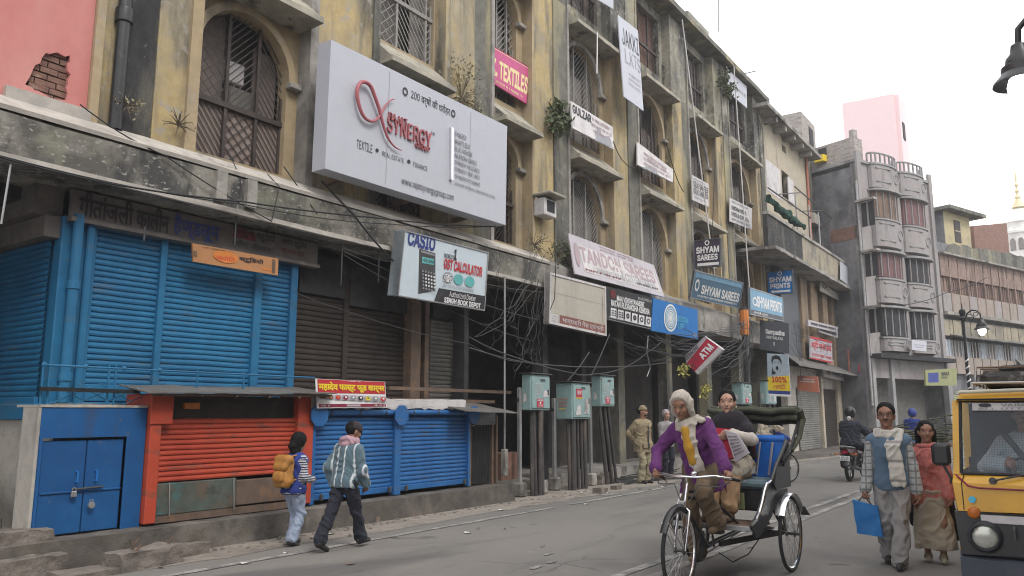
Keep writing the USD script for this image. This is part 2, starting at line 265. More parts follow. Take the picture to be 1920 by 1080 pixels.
# ------------------------------------------------------------------ lettering and signs
FONT = {'l': glob.glob('/opt/blender-*/*/datafiles/fonts/Inter.woff2')[0], 'd': glob.glob('/opt/blender-*/*/datafiles/fonts/NotoSansDevanagari-Regular.woff2')[0]}
GLY = {}
def devanagari(s):
    out = []
    for ch in s:                       # the short i stands before its consonant
        if ch == '\u093f' and out: out.insert(len(out)-1, ch)
        else: out.append(ch)
    return ''.join(out)
def glyphs(text, bold=0, px=44):
    k = (text, bold, px)
    if k in GLY: return GLY[k]
    from PIL import Image, ImageDraw, ImageFont
    dev = any('\u0900' <= c <= '\u097f' for c in text)
    t = devanagari(text) if dev else text
    f = ImageFont.truetype(FONT['d' if dev else 'l'], px)
    x0, y0, x1, y1 = f.getbbox(t, anchor='ls', stroke_width=bold)
    im = Image.new('L', (int(x1-x0+8), int(y1-y0+8))); ImageDraw.Draw(im).text((4-x0, 4-y0), t, 255, font=f, anchor='ls', stroke_width=bold)
    on = np.pad(np.asarray(im) > 120, ((0, 0), (1, 1))).astype(np.int8)
    r, s = np.nonzero(np.diff(on, axis=1) == 1); e = np.nonzero(np.diff(on, axis=1) == -1)[1]
    g = shapely.union_all(shapely.box(s, -r-1, e, -r)).buffer(.5).buffer(-.5).simplify(.75)
    a = g.bounds; g = affinity.translate(g, -a[0], -a[1]); g = affinity.scale(g, 1/(a[2]-a[0]), 1/(a[3]-a[1]), origin=(0, 0))
    GLY[k] = g; return g
def flat(poly):
    V2, F2, o = [], [], 0
    for g in getattr(poly, 'geoms', [poly]):
        if g.is_empty or g.geom_type != 'Polygon' or g.area < 1e-9: continue
        v, f = trimesh.creation.triangulate_polygon(g, engine='earcut'); V2.append(np.asarray(v)); F2.append(np.asarray(f)+o); o += len(v)
    return np.vstack(V2), np.vstack(F2)
class Quad:
    "a four-cornered face; unit coordinates u to the right, v up"
    def __init__(s, tl, tr, br, bl):
        s.c = [V(*p) for p in (tl, tr, br, bl)]; n = np.cross(s.c[2]-s.c[3], s.c[0]-s.c[3]); s.n = n/np.linalg.norm(n)
    def at(s, u, v, off=0.0):
        u, v = np.asarray(u)[..., None], np.asarray(v)[..., None]; tl, tr, br, bl = s.c
        return (bl*(1-u)+br*u)*(1-v)+(tl*(1-u)+tr*u)*v + s.n*off
    def sheet(s, poly, off):
        v, f = flat(poly); m = trimesh.Trimesh(s.at(v[:, 0], v[:, 1], off), f, process=False)
        if len(f) and (np.cross(*(m.vertices[f[0][k]]-m.vertices[f[0][0]] for k in (1, 2)))@s.n) < 0: m = trimesh.Trimesh(m.vertices, f[:, ::-1], process=False)
        return m
    def slab(s, th, u0=0, u1=1, v0=0, v1=1, off=0.0):
        g = [s.at(*q) for q in ((u0, v0), (u1, v0), (u1, v1), (u0, v1))]
        return hexa([p+s.n*(off-th) for p in g], [p+s.n*off for p in g])
    def rim(s, w, th, off):
        W, Hh = np.linalg.norm(s.c[2]-s.c[3]), np.linalg.norm(s.c[0]-s.c[3]); a, b = w/W, w/Hh
        return [s.slab(th, 0, 1, 0, b, off), s.slab(th, 0, 1, 1-b, 1, off), s.slab(th, 0, a, b, 1-b, off), s.slab(th, 1-a, 1, b, 1-b, off)]
def fit(g, u0, u1, v0, v1): return affinity.translate(affinity.scale(g, u1-u0, v1-v0, origin=(0, 0)), u0, v0)
def circ(u, v, ru, rv, n=28): return Polygon([(u+ru*math.cos(a*2*math.pi/n), v+rv*math.sin(a*2*math.pi/n)) for a in range(n)])
PN = {'t': 'lettering', 'r': 'printed_panel', 'o': 'emblem', 'p': 'printed_shape', 'g': 'emblem'}
def printing(th, q, els, lift=.004):
    by = {}; k = 0
    for e in els:
        kind, m = e[0], e[-1]
        if kind == 't': g = fit(glyphs(e[1], e[6] if len(e) > 7 else 0), *e[2:6])
        elif kind == 'r': g = sbox(min(e[1], e[3]), min(e[2], e[4]), max(e[1], e[3]), max(e[2], e[4]))
        elif kind == 'o': g = circ(*e[1:5]).difference(circ(e[1], e[2], e[3]*e[5], e[4]*e[5])) if len(e) > 6 and e[5] else circ(*e[1:5])
        elif kind == 'p': g = Polygon(e[1]).buffer(0)
        elif kind == 'g': g = e[1]
        lay = e[0] in 'rp'
        by.setdefault((PN[kind], m, lay), []).append((g, k))
        k += 1
    for (n, m, lay), gs in by.items():
        if n == 'emblem' and 1 < len(gs) < 5:
            for g, i in gs: th.part(n, q.sheet(g, lift*2+.0006*i), m)
            continue
        th.part(n, [q.sheet(g, lift*(1 if lay else 2)+.0006*i) for g, i in gs], m)
def unit(q, px, py):
    "unit coordinates on a face of the point the photograph shows at px, py"
    d = FW*FPX + RT*(px-960) - UP*(py-540); p = EYEP + d*(((q.c[3]-EYEP)@q.n)/(d@q.n)); u = v = .5
    for _ in range(6):
        r = p-q.at(u, v); e = 1e-4; J = np.stack([(q.at(u+e, v)-q.at(u, v))/e, (q.at(u, v+e)-q.at(u, v))/e], 1); s_ = np.linalg.lstsq(J, r, rcond=None)[0]; u, v = u+s_[0], v+s_[1]
    return u, v
def units(q, els):
    out = []
    for e in els:                      # ('t', text, (px, py) lower left, (px, py) upper right, bold, material)
        if e[0] == 't' and isinstance(e[2], tuple):
            a, b = unit(q, *e[2]), unit(q, *e[3]); e = ('t', e[1], a[0], b[0], a[1], b[1], e[4] if len(e) > 5 else 0, e[-1])
        elif e[0] == 'r' and isinstance(e[1], tuple):
            a, b = unit(q, *e[1]), unit(q, *e[2]); e = ('r', a[0], a[1], b[0], b[1], e[-1])
        elif e[0] == 'p': e = ('p', [unit(q, *p) if max(p) > 20 else p for p in e[1]], e[-1])
        elif e[0] == 'o' and isinstance(e[1], tuple):
            a, b = unit(q, *e[1]), unit(q, e[1][0]+e[2], e[1][1]); c = unit(q, e[1][0], e[1][1]-e[3]); e = ('o', a[0], a[1], abs(b[0]-a[0]), abs(c[1]-a[1]), e[4] if len(e) > 5 else 0, e[-1])
        out.append(e)
    return out
def sign(name, label, quad, plane, th, face, els=(), cat_='signboard', group=None, rim=None, rimw=.03, brackets=()):
    """quad: four corners (tl, tr, br, bl) as pixels of the photograph on the plane (axis, value or one value per corner), or as points"""
    k, val = plane; val = val if isinstance(val, (tuple, list)) else (val,)*4
    P = [A(*p, **{k: w}) if len(p) == 2 else V(*p) for p, w in zip(quad, val)]; q = Quad(*P)
    t = Thing(name, label, cat_, base=(P[3]+P[2])/2, group=group)
    t.part('board', q.slab(th), face)
    if rim: t.part('frame', q.rim(rimw, th+.03, .015), rim)
    if len(els): printing(t, q, units(q, els))
    for a, b, w in brackets: t.part('bracket', bar(a, b, w), 'rust_steel')
    t.q = q; return t
def scrawl(x0, x1, v0, v1, rows, m, seed=0, fill=.75):
    "rows of short strokes where the photograph's small print cannot be read"
    r = random.Random(seed); out = []
    for i in range(rows):
        a, b = v0+(v1-v0)*(i+.2)/rows, v0+(v1-v0)*(i+.8)/rows; x = x0+r.uniform(0, .04)
        while x < x1-r.uniform(0, .15)*(x1-x0):
            w = r.uniform(.008, .03); g = [sbox(x, a, x+w*.35, b), sbox(x, b-(b-a)*.3, x+w, b), sbox(x+w*.6, a+(b-a)*r.uniform(0, .4), x+w*.85, b)]
            out.append(shapely.union_all(g)); x += w+(.006 if r.random() < fill else .025)
    return ('g', shapely.union_all(out), m)
# ------------------------------------------------------------------ ground and road
N_ = 90
gx = np.concatenate([np.linspace(-160, -12, 12), np.linspace(-10, 60, 60), np.linspace(66, 400, 18)])
struct('ground', box(-160, 400, -160, 300, -.5, 0), 'asphalt', 'grey dusty asphalt street')
def strip(P, z, name, m, label):
    v, f = trimesh.creation.triangulate_polygon(Polygon(P), engine='earcut'); v = np.column_stack([v, np.full(len(v), z)])
    return struct(name, trimesh.Trimesh(v, f, process=False), m, label)
strip(jag([(2.0, 8.8), (2.0, 8.05), (5, 8.1), (8, 8.0), (12, 8.05), (18, 8.0), (26, 8.1), (34, 7.2), (40, 6.6), (40, 9.4), (12, 12), (12, 8.8)], .07, .35, 3), .004, 'road_verge', 'dust', 'dusty edge of the road beside the plinth')
def painted(name, y0, y1, x0, x1, w, label, broken=None):
    r = random.Random(int(x0*10)); n = int((x1-x0)/.3)
    for a in range(0, n, broken or n):
        b = min(a+(broken-2 if broken else n), n)
        xs = np.linspace(x0+(x1-x0)*a/n, x0+(x1-x0)*b/n, max(3, b-a)); yy = np.interp(xs, [x0, x1], [y0, y1])
        up = [(x, y+w/2+r.uniform(-.012, .012)) for x, y in zip(xs, yy)]; dn = [(x, y-w/2+r.uniform(-.012, .012)) for x, y in zip(xs, yy)]
        strip(dn+up[::-1], .008, name, 'road_paint', label)
painted('edge_line', 7.62, 7.5, 3.5, 30, .11, 'worn white edge line painted along the near side of the road', 30)
painted('centre_line', 3.92, 3.85, 3, 40, .12, 'worn double white centre line, far stripe')
painted('centre_line', 3.60, 3.62, 3, 40, .12, 'worn double white centre line, near stripe')
pl = rough(box(1.6, 12.45, 8.75, 9.4, 0.0, .315), .014, 3.0, 4, L=.13)
struct('plinth_step', pl, 'kerb_stone', 'long grimy concrete plinth edge along the shop fronts')
struct('shop_plinth', box(-1, 12.4, 9.4, 12.4, 0, .31), 'concrete', 'raised ground under the lower shops')
struct('pavement', rough(box(12.9, 31.5, 10.0, 12.5, 0, .22), .01, 2, 5, L=.6), 'concrete', 'low pavement in the shade of the arcade')
struct('pavement', rough(hexa([(29, 8.35, 0), (36.8, 7.15, 0), (38, 9.3, 0), (29, 10, 0)], [(29, 8.35, .14), (36.8, 7.15, .14), (38, 9.3, .14), (29, 10, .14)]), .01, 2, 6, L=.6), 'kerb_stone', 'kerbed pavement in front of the far shutters')
for px, py, w, d in ((1155, 938-10, .5, .22), (1045, 1040, .18, .05), (1020, 1065, .2, .06), (1050, 1055, .16, .05)):
    c = A(px-15, py, z=0)
    strip(jag([(c[0]-w/2, c[1]-d/2), (c[0]+w/2, c[1]-d/2), (c[0]+w/2, c[1]+d/2), (c[0]-w/2, c[1]+d/2)], .02, .06, int(px)), .009, 'paint_patch', 'road_paint', 'pale worn spot on the asphalt')

# ------------------------------------------------------------------ the row across the street, behind the camera
for i, (x0, x1, h, m_, lab) in enumerate(((-24, -11, 8.5, (.30, .27, .22), 'plain ochre shop house across the street, behind the left of the view'), (-10.9, 2, 10.5, (.27, .25, .24), 'plain grey three storey house across the street behind the camera'), (2.1, 13, 9.0, (.32, .25, .21), 'plain pinkish house across the street to the right of the camera'), (13.1, 26, 11, (.28, .27, .25), 'plain tall house across the street further right'))):
    material(f'opposite_wall_{"abcd"[i]}', m_, .9, [((.15, .14, .13), .8, .5, .66, .7, VS)], var=.12)
    o = Thing('opposite_house', lab, 'building', ((x0+x1)/2, -5, 0)); o.part('wall', box(x0, x1, -9, -5, 0, h), f'opposite_wall_{"abcd"[i]}'); o.part('ledge', box(x0, x1, -5, -4.3, 3.9, 4.1), 'concrete'); o.part('parapet', box(x0, x1, -5.05, -4.85, h+.002, h+.8), 'concrete')
    n = int((x1-x0)/2.6)
    for k in range(n):
        xc = x0+(k+.5)*(x1-x0)/n; o.part('shutter', box(xc-.95, xc+.95, -4.998, -4.96, .3, 3.2), ('grey_shutter', 'deep_blue', 'brown_shutter')[(k+i) % 3])
        for z in (5, 7.8) if h > 10 else (5.2,): o.part('window', box(xc-.5, xc+.5, -4.998, -4.97, z, z+1.5), 'dark_room')
# ------------------------------------------------------------------ the long yellow building
YB = Thing('yellow_building', 'long stained yellow building with arched grilled windows and concrete sunshades', 'building', (18, 9.7, 0))
BW, PF, TIP = 9.95, 9.7, 9.35
BAYS = [(6.0, 7.93), (9.5, 11.32), (12.98, 14.45), (16.1, 18.42), (20.05, 22.52), (23.95, 26.3), (27.8, 30.75)]
ENDS = (4.52, 31.95)
def arch(x0, x1, z0, top, n=14):
    r = (x1-x0)/2; zs = top-r; c = (x0+x1)/2
    return Polygon([(x0, z0), (x1, z0)]+[(c+r*math.cos(a), zs+r*math.sin(a)) for a in np.linspace(0, math.pi, n)])
def diag(poly, ang, gap, th, y):
    "thin bars of a grille clipped to a polygon in x,z"
    out = []; a = math.radians(ang); d = V(math.cos(a), math.sin(a)); n = V(-d[1], d[0]); P = np.array(poly.exterior.coords)
    for s in np.arange((P@n).min()+gap/2, (P@n).max(), gap):
        l = LineString([tuple(n*s-d*40), tuple(n*s+d*40)]).intersection(poly)
        for g in getattr(l, 'geoms', [l]):
            if g.length > .04 and g.geom_type == 'LineString':
                (xa, za), (xb, zb) = g.coords[0], g.coords[-1]; out.append(bar((xa, y, za), (xb, y, zb), th, th*.5, up=(0, 1, 0)))
    return out
def grille(b, poly, mt, y, cuts=(.42, .74), gap=.085, th=.016, rail=None, seed=0, parent=None):
    x0, z0, x1, z1 = poly.bounds; w = x1-x0; xs = [x0]+[x0+w*c for c in cuts]+[x1]; r = random.Random(seed)
    fr = b.part('window', [bar((x0+.02, y, z0), (x0+.02, y, z0+(z1-z0)*.55), .035), bar((x1-.02, y, z0), (x1-.02, y, z0+(z1-z0)*.55), .035), bar((x0, y, z0+.02), (x1, y, z0+.02), .035)]+
        [bar((x, y-.01, z0), (x, y-.01, min(z1-.02, poly.intersection(LineString([(x, z0-1), (x, z1+1)])).bounds[3])), .05) for x in xs[1:-1]], mt)
    if rail is not None: b.part('transom', bar((x0, y-.02, rail), (x1, y-.02, rail), .06, .08), mt, parent=fr)
    zz = [z0, rail if rail is not None else z0, z1]; bars = []
    for i in range(len(xs)-1):
        for j in range(2):
            if zz[j+1]-zz[j] < .1: continue
            p = poly.intersection(sbox(xs[i]+.02, zz[j], xs[i+1]-.02, zz[j+1]))
            if p.is_empty: continue
            if (i+j+seed) % 3 == 1: bars += diag(p, 45, gap*1.5, th*.8, y)+diag(p, -45, gap*1.5, th*.8, y+.012)
            else: bars += diag(p, -52 if (i+seed) % 2 == 0 else 48, gap, th, y)
    b.part('grille', bars, mt, parent=fr); return fr
holes = {}
material('window_board', (.19, .155, .14), .85, [((.12, .10, .095), 1.6, .48, .62, .8, VS), ((.26, .225, .2), 5, .56, .66, .6, U1)], var=.15)
for i, (x0, x1) in enumerate(BAYS):
    m = .1 if i == 0 else .14
    f1 = arch(x0+m, x1-m-.12, 5.36, 7.74); f2 = arch(x0+m, x1-m-.1, 8.62, 11.32); f3 = sbox(x0+m+.1, 12.35, x1-m-.1, 14.3)
    if i == 1: f2 = sbox(x0+m-.1, 8.55, x1-m+.1, 11.0)
    holes[i] = (f1, f2, f3)
    w = sbox(x0, 5.1, x1, 14.6).difference(f1).difference(f2).difference(f3)
    YB.part('bay_wall', xz(w.intersection(sbox(0, 0, 99, 11.7)), BW, BW+.22), 'bay_wall'); YB.part('bay_wall', xz(w.intersection(sbox(0, 11.7, 99, 20)), BW, BW+.22), 'sooty_wall')
    for k, f in enumerate((f1, f2)):
        if i == 1 and k == 1: continue
        zs = 7.74-(x1-x0-2*m-.12)/2 if k == 0 else 11.32-(x1-x0-2*m-.1)/2
        ring = f.buffer(.13).difference(f.buffer(.001)).intersection(sbox(x0+.01, zs-.02, x1-.01, 12))
        YB.part('arch_trim', xz(ring, BW-.07, BW-.002), 'concrete' if i % 2 else 'bay_wall')
        YB.part('impost', cbox(x1-m-.14, x1-.01, BW-.14, BW-.003, zs-.12, zs-.02, .015), 'concrete')
        xc = x1-m-.06
    for z in (0, 3.58):
        pf = [(BW-.001, 8.5+z), (TIP+.06, 7.99+z), (TIP, 7.97+z), (TIP, 7.87+z), (TIP+.03, 7.87+z), (BW-.001, 7.85+z)]
        YB.part('sunshade', rough(yz(Polygon(pf), x0+.004, x1-.004), .012, 2.5, i, L=.35), 'sunshade')
PIERS = [ENDS[0]]+[v for b in BAYS for v in b]+[ENDS[1]]
for k in range(0, len(PIERS), 2):
    x0, x1 = PIERS[k], PIERS[k+1]; z1 = 14.6
    if k == 0: cs = [(x0, x0+.11, 'bay_wall', 9.64), (x0+.11, x0+.36, 'yellow_wall', 9.74), (x0+.36, x0+.86, 'soot', 9.74), (x0+.86, x1-.17, 'yellow_wall', 9.72), (x1-.17, x1, 'bay_wall', 9.66)]
    elif k == 2: cs = [(x0, x0+.16, 'concrete', 9.66), (x0+.16, x1-.16, 'yellow_wall', 9.7), (x1-.16, x1, 'dark_streak', 9.66)]
    elif k in (4, 10): cs = [(x0, x0+.14, 'yellow_wall', 9.66), (x0+.14, x0+(x1-x0)*.6, 'yellow_wall', 9.7), (x0+(x1-x0)*.6, x1-.1, 'dark_streak', 9.71), (x1-.1, x1, 'concrete', 9.66)]
    else: cs = [(x0, x0+.1, 'bay_wall', 9.66), (x0+.1, x0+(x1-x0)*.58, 'yellow_wall', 9.7), (x0+(x1-x0)*.58, x1-.09, 'dark_streak', 9.66), (x1-.09, x1, 'concrete', 9.63)]
    for a, b, m_, y in cs: YB.part('pier', box(a, b, y, BW+.22, 5.1, 11.9 if k > 4 else z1), m_)
    if k > 4:
        for a, b, m_, y in cs: YB.part('pier', box(a, b, y, BW+.22, 11.9, z1), 'sooty_wall')
# rooms behind the openings, curtains and shutters
YB.part('inner_wall', box(4.6, 31.9, 10.75, 10.85, 4.6, 14.6), 'curtain')
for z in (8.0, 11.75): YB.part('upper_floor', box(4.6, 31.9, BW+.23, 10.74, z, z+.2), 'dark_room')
YB.part('roof', rough(hexa([(4.5, 9.32, 14.62), (32.0, 9.32, 14.62), (32, 16, 14.62), (4.5, 16, 14.62)], [(4.5, 9.32, 14.8), (32, 9.32, 14.8), (32, 16, 14.8), (4.5, 16, 14.8)]), .02, 1.2, 2, L=.8), 'dark_streak')
YB.part('roof_block', rough(box(24.3, 26.2, 9.7, 10.9, 14.78, 15.5), .02, 3, 3, L=.4), 'concrete')
for i in range(7):
    f1, f2, f3 = holes[i]; x0, x1 = BAYS[i]; r = random.Random(i)
    if i == 0: grille(YB, f1, 'grille', 10.06, (.36, .70), .082, .018, 6.22, 0)
    elif i == 2: grille(YB, f1, 'grille', 10.06, (.3, .7), .09, .018, 6.3, 2)
    else: grille(YB, f1, 'pale_grille' if i in (3, 4) else 'grille', 10.06, (.34, .66), .09, .02, None, 3 if i == 3 else i)
    if i == 1: grille(YB, f2, 'pale_grille', 10.04, (.42, .9), .1, .02, 9.55, 1)
    elif i: grille(YB, f2, 'pale_grille' if i in (2, 3) else 'grille', 10.06, (.38, .74), .1, .02, None, 2*i)
    if i > 2: grille(YB, f3, 'grille', 10.06, (.34, .68), .11, .02, 13.1, i)
    w = x1-x0
    for k, (z0, z1) in enumerate(((5.3, 7.6), (8.5, 11.0), (12.3, 14.3))):      # boards and blinds behind the bars
        for q in range(3):
            if (i, k) == (0, 0) and q == 1 or r.random() < .12: continue
            a = x0+.15+w*q/3; b = x0+.05+w*(q+1)/3
            YB.part('blind', box(a, b, BW+.24+.02*q, BW+.26+.02*q, z0, (6.2 if i == 0 and k == 0 else z1-r.uniform(0, .7))), ['curtain', 'window_board', 'window_board', 'curtain'][r.randrange(4)])
for x0, x1 in ((20.2, 20.75), (21.35, 22.3), (24.2, 25.2)): YB.part('brick_infill', box(x0, x1, BW+.24, BW+.29, 12.35, 14.35), 'brick')
YB.part('blind', box(6.15, 6.72, BW+.27, BW+.29, 6.22, 7.7), 'window_board'); YB.part('blind', box(7.25, 7.7, BW+.27, BW+.29, 6.25, 7.4), 'window_board'); material('tan_panel', (.26, .205, .18), .85, [((.18, .145, .13), 1.5, .48, .62, .7, VS)], var=.12); YB.part('lower_panel', box(6.14, 6.72, 10.085, 10.1, 5.4, 6.19), 'tan_panel'); YB.part('lower_panel', box(6.74, 7.28, 10.09, 10.105, 5.4, 6.17), 'tan_panel'); YB.part('lower_panel', box(7.3, 7.68, 10.085, 10.1, 5.4, 6.19), 'tan_panel'); YB.part('counter_shelf', box(6.2, 7.7, 10.5, 10.9, 6.1, 6.16), 'old_white')
YB.part('window_box', cbox(6.85, 7.35, 10.2, 10.5, 6.3, 6.65, .02), 'grey_shutter'); YB.part('window_box', cbox(6.75, 7.1, 10.2, 10.5, 6.7, 7.05, .02), 'old_white')
# ledge over the shops: sloping top and a grimy upright face
LP = [(9.3, 4.36), (9.3, 4.9), (9.33, 4.93), (9.66, 5.17), (BW+.3, 5.17), (BW+.3, 4.36)]
YB.part('ledge_top', rough(yz(Polygon([(9.285, 4.93), (9.66, 5.16), (9.66, 5.22), (9.27, 4.98)]), -3, 14.6), .01, 2, 8, L=.4), 'pale_plaster')
YB.part('ledge', rough(yz(Polygon(LP), -3, 14.62), .018, 2.2, 9, L=.22), 'fascia')
YB.part('ledge_lip', rough(box(-3, 14.6, 9.24, 9.32, 4.36, 4.43), .012, 3, 1, L=.3), 'pale_plaster')
YB.part('ledge', rough(yz(Polygon([(9.32, 4.2), (9.32, 4.95), (9.68, 5.15), (BW+.2, 5.15), (BW+.2, 4.2)]), 14.64, 31.9), .025, 2, 10, L=.4), 'concrete')
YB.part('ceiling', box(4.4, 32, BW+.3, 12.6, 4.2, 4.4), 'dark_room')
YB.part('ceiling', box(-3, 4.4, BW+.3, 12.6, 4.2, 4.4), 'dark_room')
for px, w in ((404, .22), (940-480+2, .1)):
    c = A(px, 330, y=9.27); YB.part('ledge_block', rough(box(c[0], c[0]+.16, 9.22, 9.3, 4.5, 4.9), .012, 3, 4, L=.2), 'concrete')
# back of the shops
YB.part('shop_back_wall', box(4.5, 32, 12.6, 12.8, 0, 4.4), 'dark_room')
YB.part('upper_shop_floor', box(4.42, 12.3, 9.75, 12.6, 1.5, 1.74), 'concrete')
YB.part('shop_base_wall', box(4.42, 12.3, 9.6, 9.74, .3, 1.74), 'concrete')
for px, y, w, m_ in ((779, 9.8, .26, 'rust_steel'), (800, 9.85, .12, 'rust_steel'), (874, 9.9, .14, 'dark_room'), (1023, 9.6, .2, 'dark_room'), (1095, 10.3, .22, 'dark_room'), (1165, 10.6, .4, 'dark_streak'), (1255, 10.2, .4, 'dark_streak'), (1330, 9.8, .4, 'dark_streak'), (1390, 9.8, .5, 'dark_streak')):
    x = A(px, 700, y=y)[0]; YB.part('column', rough(box(x-w/2, x+w/2, y, y+.3, .2, 4.36), .01, 3, int(px), L=.3), m_)
material('dark_wood', (.06, .052, .046), .85, [((.03, .028, .028), 1.3, .48, .62, .8, U1)], var=.3)
for a, b in ((17.2, 18.3), (18.5, 21.5), (21.9, 24.6), (25, 27.6), (28.4, 31)):
    YB.part('shop_partition', box(a, b, 11.6+.2*math.sin(a), 11.75+.2*math.sin(a), .22, 3.4), 'dark_wood' if a > 18.4 else 'dark_room')
# ---------------- shutters
def shutter(b, x0, x1, y, z0, z1, m_, pitch=.072, d=.022, name='shutter', label=None, parent=None, rail=True):
    n = int((z1-z0)/pitch); zs, ys = [], []
    for i in range(n):
        z = z0+(z1-z0)*i/n; h = (z1-z0)/n
        for t, o in ((0, 0), (.12, .75), (.4, 1), (.7, .8), (.9, .15)): zs.append(z+h*t); ys.append(y-d*o)
    zs.append(z1); ys.append(y); k = len(zs)
    nx = 9; cols = []
    for c in range(nx):
        x = x0+(x1-x0)*c/(nx-1); P = np.column_stack([np.full(k, x*1.7), np.full(k, y*3), np.array(zs)*1.9]); w = meshkit.fbm(P, 3, 5)-.5; w2 = meshkit.fbm(P*V(1, 1, 2.2)+9, 2, 3)-.5
        cols.append(np.column_stack([np.full(k, x), np.array(ys)+w*.035, np.array(zs)+(w2*.022 if 0 < c < nx-1 else 0)]))
    v = np.vstack(cols)
    f = [t for c in range(nx-1) for i in range(k-1) for t in ((c*k+i, c*k+k+i, c*k+k+i+1), (c*k+i, c*k+k+i+1, c*k+i+1))]
    p = b.part(name, trimesh.Trimesh(v, f, process=False), m_, label=label, parent=parent)
    if rail: b.part('bottom_rail', cbox(x0, x1, y-.04, y+.01, z0-.09, z0, .008), m_, parent=p)
    return p
yS = 9.8
X_ = lambda px, y, py=600: A(px, py, y=y)[0]
s0, s1, s2, s3, s4, s5 = X_(168, yS), X_(291, yS), X_(303, yS), X_(472, yS), X_(486, yS), X_(540, yS)
for a, b, l in ((s0, s1, 'blue roller shutter nearest the corner'), (s2, s3, 'widest blue roller shutter'), (s4, s5, 'narrow blue roller shutter')):
    shutter(YB, a, b, yS+.03, 1.98, 3.99, 'blue_paint', label=l)
for a, b in ((s1, s2), (s3, s4), (s5, s5+.13)): YB.part('shutter_post', cbox(a, b, yS-.05, yS+.06, 1.75, 4.0, .012), 'blue_paint')
YB.part('shutter_sill', cbox(4.42, s5+.13, yS-.07, yS+.06, 1.6, 1.76, .012), 'blue_paint')
YB.part('shutter_sill', cbox(s0, s5, yS-.03, yS+.05, 1.77, 1.9, .01), 'blue_paint')
YB.part('corner_post', cbox(4.40, s0, yS-.03, yS+.3, 1.7, 4.0, .015), 'blue_paint')
YB.part('corner_post', cbox(X_(148, 9.75), X_(163, 9.75), yS-.09, yS-.03, 1.7, 4.0, .015), 'blue_paint')
xp = X_(130, 9.72); dp = YB.part('drain_pipe', tube([(xp, 9.7, 1.75), (xp, 9.7, 4.02)], .062, 14), 'blue_paint', smooth=40)
for z in (2.05, 3.15): YB.part('pipe_collar', lathe([(.062, -.05), (.075, -.045), (.075, .045), (.062, .05)], 14, (xp, 9.7, z)), 'blue_paint', parent=dp)
# side of the corner shop, along the alley
v = shutter(YB, 0, 1.6, 0, 1.82, 3.72, 'blue_paint', label='blue roller shutter round the corner')
for pth in (v, v+'/bottom_rail'):
    g = UsdGeom.Mesh(stage.GetPrimAtPath(pth)); q = np.array(g.GetPointsAttr().Get())+YB.base
    g.GetPointsAttr().Set(Vt.Vec3fArray.FromNumpy((np.column_stack([4.38+q[:, 1], 11.55-q[:, 0], q[:, 2]])-YB.base).astype(np.float32)))
YB.part('shutter_sill', cbox(4.3, 4.42, 9.85, 12.3, 1.55, 1.74, .01), 'blue_paint'); YB.part('shutter_post', cbox(4.3, 4.42, 11.56, 11.7, 1.7, 3.9, .01), 'blue_paint')
YB.part('alley_wall', rough(box(4.34, 4.6, 9.4, 12.4, .0, 1.55), .015, 2.5, 3, L=.2), 'pale_plaster')
YB.part('alley_beam', box(4.22, 4.44, 9.83, 12.4, 3.72, 3.98), 'sign_band'); YB.part('alley_fascia', box(4.1, 4.44, 9.9, 12.4, 3.99, 4.36), 'sign_band')
YB.part('alley_end_wall', box(-3, 4.3, 12.5, 12.7, 0, 4.3), 'dark_room')
# brown shutters and dark openings further along
for a, b, z1, m_ in ((553, 641, 3.55, 'brown_shutter'), (650, 764, 3.45, 'brown_shutter'), (806, 866, 3.5, 'grey_shutter')):
    y = 10.0 if a < 800 else 10.3
    shutter(YB, X_(a, y), X_(b, y), y, 1.85, z1, m_, pitch=.085, rail=False)
    YB.part('shutter_box', box(X_(a, y), X_(b, y), y-.08, y+.3, z1, 4.2), 'dark_room')
YB.part('shutter_post', box(X_(641, 10), X_(650, 10), 9.95, 10.1, 1.74, 4.2), 'brown_shutter')
for z, px0, px1 in ((2.06, 735, 960), (1.86, 740, 930)): YB.part('rail', bar((X_(px0, 9.5), 9.55, z), (X_(px1, 9.5), 9.55, z), .06), 'rust_steel')
# the board of painted letters under the ledge
q = Quad((4.46, 9.72, 4.33), (8.3, 9.72, 4.33), (8.3, 9.72, 3.98), (4.46, 9.72, 3.98))
SB = Thing('painted_signboard', 'dark grimy board with faded painted shop letters under the ledge', 'signboard', (6.4, 9.72, 3.98))
SB.part('board', q.slab(.08), 'sign_band')
SB.part('beam', box(4.44, 8.3, 9.66, 9.8, 3.93, 3.98), 'sign_band')
printing(SB, q, [('t', 'गीतांजली', .02, .2, .12, 1.0, 1, 'dim_print'), ('t', 'कालीन', .21, .33, .1, 1.0, 1, 'dim_print'), ('t', 'हैण्डलूम', .345, .53, .0, .95, 1, 'navy_print'),
    ('p', [(.585, .5), (.69, .5), (.685, .86), (.6, .95)], 'dim_red'), ('t', 'फाइन', .585, .68, .55, .97, 'dim_print'), ('t', 'स्टूडियो', .695, .78, .5, .98, 'dim_print'), ('t', 'आर्टिस्ट', .585, .66, .12, .42, 'black_print'), ('t', 'फोटोग्राफर', .67, .76, .08, .4, 'black_print'),
    ('t', 'ज्योति स्टूडियो', .81, .94, .55, .95, 'dim_print'), ('t', 'प्रथम तल', .81, .93, .15, .45, 'dim_red')])
